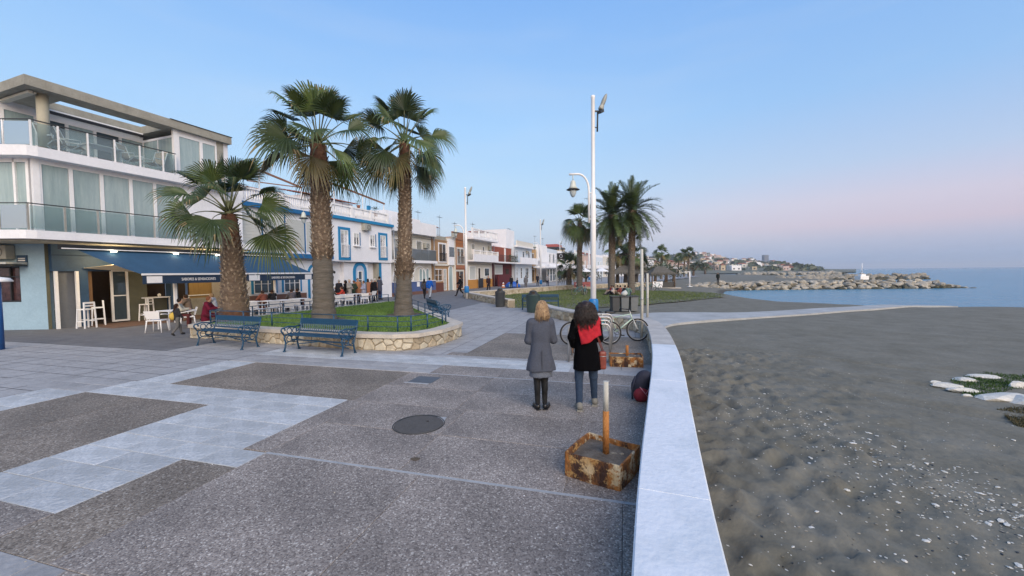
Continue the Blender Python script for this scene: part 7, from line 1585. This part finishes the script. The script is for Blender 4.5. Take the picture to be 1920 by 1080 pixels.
q = MB(); q.rbox(-.128,-.045,0,.022,.098,.29,.03); q.rbox(.168,.205,0,.022,.098,.29,-.13); q.build('sole', mat('pale_rubber_sole', (.24,.23,.20), .8, .08, 9), w2)
red = mat('red_scarf_wool', (.42,.010,.022), .9, .15, 25, bump=.4)
blob('scarf', [('e',(0,.0,1.385),(.135,.115,.06)),('c',(-.13,-.01,1.36),(.16,-.01,1.36),.062,.066),('c',(.16,.0,1.34),(.185,.0,1.22),.07,.06)], .0125, red, w2, .03, noise=.007, nfreq=20)
# the pointed back flap of the scarf, draped over the coat
q = MB(); A_, B_, C_, D_ = Vector((-.175,-.075,1.375)), Vector((.19,-.07,1.37)), Vector((.225,-.085,1.15)), Vector((-.10,-.165,1.00)); n = 14
for i in range(n+1):
    for j in range(n+1):
        u_, v_ = i/n, j/n; p = A_.lerp(B_,u_).lerp(D_.lerp(C_,u_), v_); p += Vector((0,-.058*math.sin(PI*min(1,u_*1.0))*(1-.35*v_)-.022-.010*math.sin(u_*11+v_*5)*(.3+v_)-.006*math.sin(u_*23-v_*9),.012*math.sin(u_*9+1)*v_)); q.v.append(tuple(p))
for i in range(n):
    for j in range(n): k = i*(n+1)+j; q.f.append((k,k+1,k+n+2,k+n+1)); q.m.append(0); q.sm.append(True)
o = q.build('scarf_flap', red, w2); sm_ = o.modifiers.new('thickness', 'SOLIDIFY'); sm_.thickness = .012
dk1 = mat('dark_brown_curls', (.012,.006,.005), .45, .3, 20, col2=(.035,.018,.014)); dk2 = mat('black_curls', (.008,.006,.006), .45, .2, 20)
blob('hair', [('e',(hc[0],hc[1]-.03,hc[2]+.005),(.15,.135,.125)),('e',(hc[0]-.04,hc[1]-.05,hc[2]-.10),(.125,.11,.11)),('e',(hc[0]+.06,hc[1]-.045,hc[2]-.10),(.125,.11,.11)),('e',(hc[0],hc[1]-.06,hc[2]-.18),(.13,.09,.075))], .012, dk1, w2, .04, noise=.010, nfreq=26, cut=lambda X,Y,Z: Y-.075)
strands('hair_curls', (hc[0],hc[1]-.03,hc[2]-.01), 760, .18, .34, .150, .135, [dk1,dk2], w2, 5, curl=.020, yaw=0, w=.007, back=.85, spread=.7)
hb = thing('handbag', 'small reddish-brown leather handbag hanging at the hip of the woman in black', 'handbag', (1.355,6.0,.60)); blob('bag_body', [('b',(0,0,.135),(.055,.05,.14),.03)], .012, mat('red_brown_leather', (.16,.030,.02), .4, .12, 10, col2=(.24,.06,.04)), hb, .02); q = MB(); q.tube([(0,0,.26),(-.06,-.03,.42),(-.13,-.06,.62),(-.16,-.06,.76)], .007, 6); q.tube([(.02,.0,.26),(-.03,-.02,.40),(-.13,-.07,.60)], .006, 6); q.build('strap', MATS['red_brown_leather'], hb); q = MB(); q.tube([(-.05,-.052,.20),(.05,-.052,.20)], .006, 5); q.build('zip', m_galv, hb)
bpk = thing('backpack', 'dark navy and red backpack leaning against the inside of the seawall', 'backpack', (2.07,6.36,0), .1)
blob('bag_body', [('e',(.0,.03,.20),(.16,.13,.22)),('e',(.05,.02,.36),(.13,.10,.12))], .018, mat('navy_nylon', (.012,.014,.030), .8, .15, 9, bump=.3), bpk, .03, noise=.004); blob('red_pocket', [('e',(-.03,-.06,.11),(.13,.09,.12))], .016, mat('red_nylon', (.20,.010,.022), .7, .12, 9, bump=.3), bpk, .03, noise=.003)
q = MB(); q.tube([(-.10,-.155,.26),(-.02,-.16,.16),(.06,-.158,.06)], .006, 5); q.tube([(.08,-.155,.27),(.0,-.162,.15)], .006, 5); q.build('pale_cord', mat('pink_cord', (.45,.20,.24), .7, .1, 8), bpk); q = MB(); q.tube([(-.13,-.05,.40),(-.2,-.1,.25),(-.19,-.08,.05)], .016, 6); q.build('strap', MATS['navy_nylon'], bpk)

# --- furniture
def make_chair(name, label, group):
    t = thing(name, label, 'chair', (0,0,0), 0, group); q = MB()
    for sx in (-1,1):
        for sy, top_ in ((-1,.44),(1,.44)): l = MB(); l.tube([(sx*.25,sy*.24,0),(sx*.21,sy*.20,top_)], [.016,.022], 6); l.build('leg', m_white, t)
    q.box(-.24,.24,-.23,.22,.42,.46); q.build('seat', m_white, t, bevel=.01)
    q = MB(); q.add([(-.20,.215,.50),(.20,.215,.50),(.24,.30,.80),(-.24,.30,.80),(-.20,.24,.50),(.20,.24,.50),(.24,.325,.80),(-.24,.325,.80)], [(0,1,2,3),(7,6,5,4),(0,4,5,1),(2,6,7,3),(1,5,6,2),(0,3,7,4)]); q.build('backrest', m_white, t)
    for s in (-1,1): q = MB(); q.tube([(s*.27,.27,.68),(s*.29,.0,.66),(s*.28,-.22,.62),(s*.25,-.24,.44)], .02, 6); q.build('armrest', m_white, t)
    return t
CH = make_chair('plastic_chair', 'large white armchair in front of the cafe, its back to the camera', 'white cafe armchairs')
x_, y_ = G(293, 623); CH.location = (x_, y_+.05, 0); CH.rotation_euler = (0,0,PI+.25)
def chair(label, px_, py_, r): x_, y_ = G(px_, py_); return copy_tree(CH, None, label, (x_,y_,0), r+random.uniform(-.7,.7))
chair('white armchair half hidden by the walking boy at the cafe', 352, 614, -1.4)
def make_table(label, px_, py_, w=.75, h=.73, group='white square cafe tables'):
    x_, y_ = G(px_, py_); t = thing('cafe_table', label, 'table', (x_,y_,0), HROT, group); q = MB(); q.box(-w/2,w/2,-w/2,w/2,h-.03,h); q.build('table_top', m_white, t, bevel=.008)
    for sx in (-1,1):
        for sy in (-1,1): q = MB(); q.bar((sx*w*.44,sy*w*.44,0),(sx*w*.44,sy*w*.44,h-.031),.035); q.build('leg', m_white, t)
    return t
TB = make_table('white cafe table beside the walking boy', 326, 616)
def table(label, px_, py_, r=HROT): x_, y_ = G(px_, py_); return copy_tree(TB, None, label, (x_,y_,0), r)
def make_stool(label, x, y, r):
    t = thing('bar_stool', label, 'bar stool', (x,y,0), r, 'white wooden bar stools'); w = .17
    for sx in (-1,1):
        for sy in (-1,1): q = MB(); q.bar((sx*(w+.03),sy*(w+.03),0),(sx*w,sy*w*.95,.78 if sy < 0 else 1.05),.04); q.build('leg', m_white, t)
    q = MB(); q.box(-.19,.19,-.19,.19,.74,.78); q.build('seat', m_white, t)
    q = MB(); q.bar((-w,w,1.02),(w,w,1.02),.03,.07); q.bar((-w,w,.9),(w,w,.9),.025,.05)
    for sy in (-1,1): q.bar((-w-.01,sy*(w+.015),.33),(w+.01,sy*(w+.015),.33),.03)
    for sx in (-1,1): q.bar((sx*(w+.015),-w,.28),(sx*(w+.015),w,.28),.03)
    q.build('rails', m_white, t); return t
ST_ = None
for px_, py_, r_, lab in ((112,614,.4,'leftmost white bar stool, inside the two white posts'),(128,612,-.3,'white bar stool beside the navy column, half behind a white post'),(163,615,.2,'front white bar stool standing before the dark cafe doorway'),(185,610,1.2,'white bar stool turned sideways between doorway and glazed door'),(243,601,.2,'white bar stool right of the glazed door'),(262,600,-.1,'second white bar stool right of the glazed door'),(276,601,.6,'third white bar stool right of the glazed door, by the high table')):
    x_, y_ = G(px_, py_)
    if ST_ is None: ST_ = make_stool(lab, x_, y_, HROT+PI+r_)
    else: copy_tree(ST_, None, lab, (x_,y_,0), HROT+PI+r_)
for px_, py_, lab in ((292,598,'white high table right of the bar stools'),(368,590,'pale high table under the awning left of the thick palm')):
    x_, y_ = G(px_, py_); t = thing('bar_table', lab, 'table', (x_,y_,0), HROT, 'white high bar tables'); q = MB(); q.box(-.55,.55,-.3,.3,1.02,1.07); q.build('table_top', m_white, t)
    for sx in (-1,1):
        for sy in (-1,1): q = MB(); q.bar((sx*.48,sy*.24,0),(sx*.48,sy*.24,1.02),.05); q.build('leg', m_white, t)
    q = MB(); q.box(-.46,-.02,-.02,.0,.3,1.0) if False else q.bar((-.48,-.24,.35),(.48,-.24,.35),.04); q.build('crossbar', m_white, t)
lp = thing('table_lamp', 'small round white lamp on the dark window counter', 'lamp', HP(3.7,.15,1.06)); q = MB(); q.lathe([(.03,0),(.07,.06),(.07,.12),(.02,.17)], 12); q.build('globe', mat('white_globe', (.75,.72,.65), .4, .03, 2), lp)
# terrace chairs upstairs
def lounge(label, t_, off, z, r, c=(.42,.34,.26)):
    t = thing('reclining_chair', label, 'chair', HP(t_, off, z), r, 'reclining chairs on the top terrace'); q = MB(); q.add([(-.25,-.25,.42),(.25,-.25,.42),(.25,.22,.38),(-.25,.22,.38),(-.25,.45,1.05),(.25,.45,1.05)], [(0,1,2,3),(3,2,5,4)]); o = q.build('sling', mat('beige_sling', c, .85, .08, 6), t); s_ = o.modifiers.new('thickness','SOLIDIFY'); s_.thickness = .015
    q = MB()
    for s in (-.28,.28): q.tube([(s,-.3,.0),(s,.22,.40),(s,.46,1.08)],.02,6); q.tube([(s,.3,.0),(s,-.25,.43)],.02,6); q.tube([(s,-.28,.62),(s,.3,.64)],.024,6); q.tube([(s,-.28,.62),(s,-.25,.43)],.016,6)
    q.tube([(-.28,.46,1.08),(.28,.46,1.08)],.02,6); q.build('frame', m_white, t)
for i, (px_, r_) in enumerate(((100,.4),(137,.9),(245,.5),(285,-1.2))):
    lounge(['beige chair against the round column of the top terrace','white-framed reclining chair right of the round column','beige chair seen low behind the glass of the top terrace','white folding chair at the right end of the top terrace'][i], FP(px_,270,.5)[0], .55, 6.88, HROT+r_)
t = thing('terrace_table', 'low white table between the chairs of the top terrace', 'table', HP(FP(190,270,.5)[0], .5, 6.88), HROT); q = MB(); q.box(-.6,.6,-.4,.4,.62,.66); q.build('table_top', m_white, t)
for sx in (-.5,.5): MB().box(sx-.03,sx+.03,-.3,.3,0,.62).build('leg', m_white, t)

# --- people at the cafe
x_, y_ = G(318, 618); person('seated woman with short black hair and cream sweater at the cafe table', x_, y_+.35, -PI/2+.5, 1.62, 'sit2', (.42,.40,.33), (.10,.03,.03), (.02,.015,.012))
x_, y_ = G(333, 629); person('small child with dark hair in a yellow and black top walking past the cafe tables', x_, y_, -.5, 1.12, 'walk', (.03,.03,.035), (.12,.12,.12), (.03,.015,.01), long_hair=True)
vb = thing('yellow_bag', 'yellow bag on the back of the walking child', 'bag', (x_-.12,y_-.02,.55)); blob('bag_body', [('e',(0,0,.12),(.11,.11,.14))], .03, cloth((.55,.38,.08)), vb, .03)
x_, y_ = G(372, 618); person('seated person in a maroon hooded coat left of the thick palm', x_, y_+.4, -PI/2+.3, 1.7, 'sit2', (.13,.012,.03), (.08,.01,.02), (.20,.08,.04), coat=True)
x_, y_ = G(398, 600); person('seated person in a pale grey jumper right of the maroon coat', x_, y_+.2, PI/2+.3, 1.68, 'sit2', (.35,.36,.38), (.06,.06,.08), (.25,.16,.08))
x_, y_ = G(349, 603); person('seated person in brown facing the cream sweater across the table', x_, y_+.2, PI/2+.2, 1.66, 'sit2', (.15,.11,.08), (.03,.03,.03), (.05,.03,.02))
dn = [(478,592,'sit2',(.18,.06,.04)),(497,588,'sit2',(.02,.02,.022)),(534,586,'sit2',(.10,.09,.10)),(548,583,'sit2',(.015,.015,.018))]
dl = ['diner in a brown jacket under the awning, just right of the thick palm','diner in a black coat under the awning, left of the white post','diner in a grey top under the awning, right of the white post','diner in a bulky black coat under the right end of the awning']
for (px_, py_, ps, c), lab in zip(dn, dl): x_, y_ = G(px_, py_); person(lab, x_, y_+.8, rs.uniform(-1,1)+PI/2, 1.7, ps, c, (.04,.04,.05), (.04,.025,.02), coat=True)
for i, (px_, py_) in enumerate(((472,592),(505,590),(530,588),(562,584))): table(['white cafe table just right of the thick palm','white cafe table left of the awning post','white cafe table right of the awning post','white cafe table behind the middle palm'][i], px_, py_)
cl = ['white armchair at the foot of the thick palm, right side','second white armchair right of the thick palm','white armchair directly before the awning post','white armchair right of the awning post, back to the lawn','white armchair near the blue arched door','white armchair just left of the middle palm']
for i, (px_, py_, r_) in enumerate(((463,597,PI),(486,597,PI-.3),(512,594,PI),(540,592,PI+.2),(560,589,PI-.2),(582,588,PI+.3))): chair(cl[i], px_, py_, r_+HROT*.5)
# crowd before the blue-framed house
cw = [(636,560,1.70,'stand',(.02,.02,.025),(.02,.02,.03),(.35,.34,.33),'grey-haired person in black at the left end of the crowd',0),(648,561,1.66,'stand',(.012,.012,.014),(.015,.015,.02),(.02,.015,.015),'person all in black beside the grey-haired one in the crowd',1),
      (655,557,1.72,'talk',(.30,.28,.25),(.05,.05,.06),(.45,.40,.33),'pale-haired person behind the black coats in the crowd',0),(664,562,1.62,'talk',(.03,.05,.035),(.10,.025,.02),(.12,.05,.03),'person in dark green jacket with reddish hair in the crowd',0),
      (671,557,1.76,'stand',(.35,.16,.08),(.08,.05,.04),(.05,.03,.02),'tall person in a tan-orange coat in the crowd',0),(682,558,1.60,'arms',(.30,.32,.42),(.25,.27,.36),(.08,.05,.04),'person in pale lilac clothes before the arched blue door',0),
      (690,560,1.70,'talk',(.16,.18,.19),(.02,.02,.025),(.03,.02,.02),'person in grey jacket and black skirt, middle of the right half of the crowd',1),(697,559,1.68,'stand',(.012,.012,.015),(.012,.012,.015),(.30,.29,.28),'white-haired person in black coat, third from the right of the crowd',0),
      (703,560,1.72,'stand',(.014,.014,.018),(.02,.02,.03),(.42,.40,.38),'fair-headed person in long black coat, second from the right of the crowd',0),(712,560,1.86,'arms',(.06,.07,.10),(.03,.035,.09),(.02,.015,.012),'tall dark-haired man in blue-grey at the right end of the crowd',0)]
for i, (px_, py_, h_, ps, tp, lg_, hr, lab, lh) in enumerate(cw):
    of_ = 1.9+.9*(i % 3)/2+(.5 if h_ < 1.65 else 0); x_, y_, _z = HP(FP(px_, 545, of_)[0], of_)
    person(lab, x_, y_, rs.uniform(-2.5,2.5), h_, ps, tp, lg_, hr, long_hair=bool(lh), coat=True, group='crowd standing before the blue-framed house')
st = [(630,570,(.03,.03,.035),(.015,.012,.01),(.7,.7,.68),'seated person in black with a white cap, right beside the middle palm'),(641,572,(.42,.05,.03),(.10,.05,.03),None,'seated person in a bright red jacket between the two tall palms'),(652,568,(.16,.04,.04),(.20,.08,.04),None,'seated person in dark red behind the white table by the planter'),(677,566,(.45,.30,.27),(.25,.15,.10),None,'seated person in pale pink at the right end of the tables')]
for px_, py_, tp, hr, cp, lab in st: x_, y_ = G(px_, py_); person(lab, x_, y_+.3, rs.uniform(-.6,.6)+PI*.5, 1.66, 'sit2', tp, (.04,.04,.06), hr, cap=cp, group='people seated at the tables by the planter')
for px_, py_, r_, lab in ((629,578,PI,'white armchair right beside the middle palm'),(638,575,PI+.4,'white armchair under the red-jacketed person'),(655,577,PI,'white armchair with its back to the planter, centre of the gap between palms'),(684,572,PI-.2,'small-looking white armchair left of the wooden menu box'),(696,566,PI+.6,'farthest white armchair before the crowd')): chair(lab, px_, py_, r_)
for px_, py_, lab in ((648,574,'white table at which the red-jacketed person sits'),(668,571,'white table in the gap between the two tall palms')): table(lab, px_, py_)
# walkers
def walker(px_, py_, h_, ps, tp, lg_, hr, lab, rot=0., lh=False, coat=False, z=0.): x_, y_ = G(px_, py_, z); return person(lab, x_, y_, rot, h_, ps, tp, lg_, hr, long_hair=lh, coat=coat, z=z)
walker(796, 560, 1.62, 'walk', (.05,.05,.06), (.015,.015,.02), (.012,.01,.01), 'walking woman with long black hair and black leggings, left of the blue jacket', -.1, True)
walker(806, 560, 1.72, 'walk', (.01,.09,.42), (.32,.36,.42), (.02,.015,.015), 'walking person in a bright blue jacket and pale jeans', -.15)
walker(863, 556, 1.80, 'stride', (.012,.012,.015), (.012,.012,.015), (.015,.012,.01), 'man in black striding to the left by the second street lamp', PI/2+.3)
walker(916, 548, 1.72, 'walk', (.03,.015,.018), (.02,.02,.025), (.20,.12,.08), 'walking person in dark clothes before the maroon house', PI+.4)
walker(959, 540, 1.6, 'stand', (.02,.02,.025), (.02,.02,.02), (.02,.015,.01), 'person in black standing behind the blue tent', 0)
walker(970, 543, 1.35, 'talk', (.02,.03,.05), (.25,.18,.14), (.02,.015,.01), 'child in dark top right of the blue tent', 2)
walker(986, 542, 1.66, 'stand', (.14,.14,.15), (.14,.14,.15), (.06,.04,.03), 'person in long grey clothes right of the blue tent', 0, coat=True)
walker(1008, 536, 1.7, 'walk', (.02,.02,.03), (.02,.02,.025), (.02,.015,.01), 'dark figure by the third street lamp', PI)
walker(1027, 537, 1.7, 'walk', (.25,.25,.27), (.03,.03,.05), (.05,.03,.02), 'grey-topped figure before the glazed beach cafe', 0)
walker(1346, 531, 1.75, 'stand', (.015,.02,.018), (.02,.02,.022), (.02,.015,.01), 'lone dark figure standing on the landward end of the breakwater', 2.5, z=-.1)
for i, (px_, py_, tp, lab) in enumerate(((1146,553,(.32,.03,.03),'person in red sitting on the lawn under the left date palm'),(1152,554,(.42,.36,.33),'person in pale shirt next to the red one on the lawn'),(1158,553,(.015,.015,.02),'person in black sitting in the middle of the lawn group'),(1166,554,(.20,.06,.05),'person in dark red sitting on the lawn'),(1172,553,(.02,.02,.025),'second black-clad person in the lawn group'),(1181,555,(.12,.20,.17),'person in green sitting at the right end of the lawn group'))):
    x_, y_ = G(px_, py_, -.08); person(lab, x_, y_+(i%2)*.5, rs.uniform(0,6), 1.7, 'ground', tp, rs.choice(((.02,.02,.03),(.30,.25,.2),(.05,.06,.1))), (.03,.02,.015), group='group sitting on the lawn', z=-.08)
# ------------------------------------------------------------------ air
hzm = bpy.data.materials.new('sea_haze'); hzm.use_nodes = True; t_ = hzm.node_tree; t_.nodes.clear(); o_ = t_.nodes.new('ShaderNodeOutputMaterial'); v_ = t_.nodes.new('ShaderNodeVolumePrincipled')
v_.inputs['Color'].default_value = (.80,.88,1,1); v_.inputs['Density'].default_value = .0003; t_.links.new(v_.outputs[0], o_.inputs['Volume'])
q = MB(); q.box(-3300,9200,-500,9200,-4.2,66); o = q.build('haze', hzm, None, kind='stuff'); o['label'] = 'thin sea haze over the far hills'; o['category'] = 'haze'
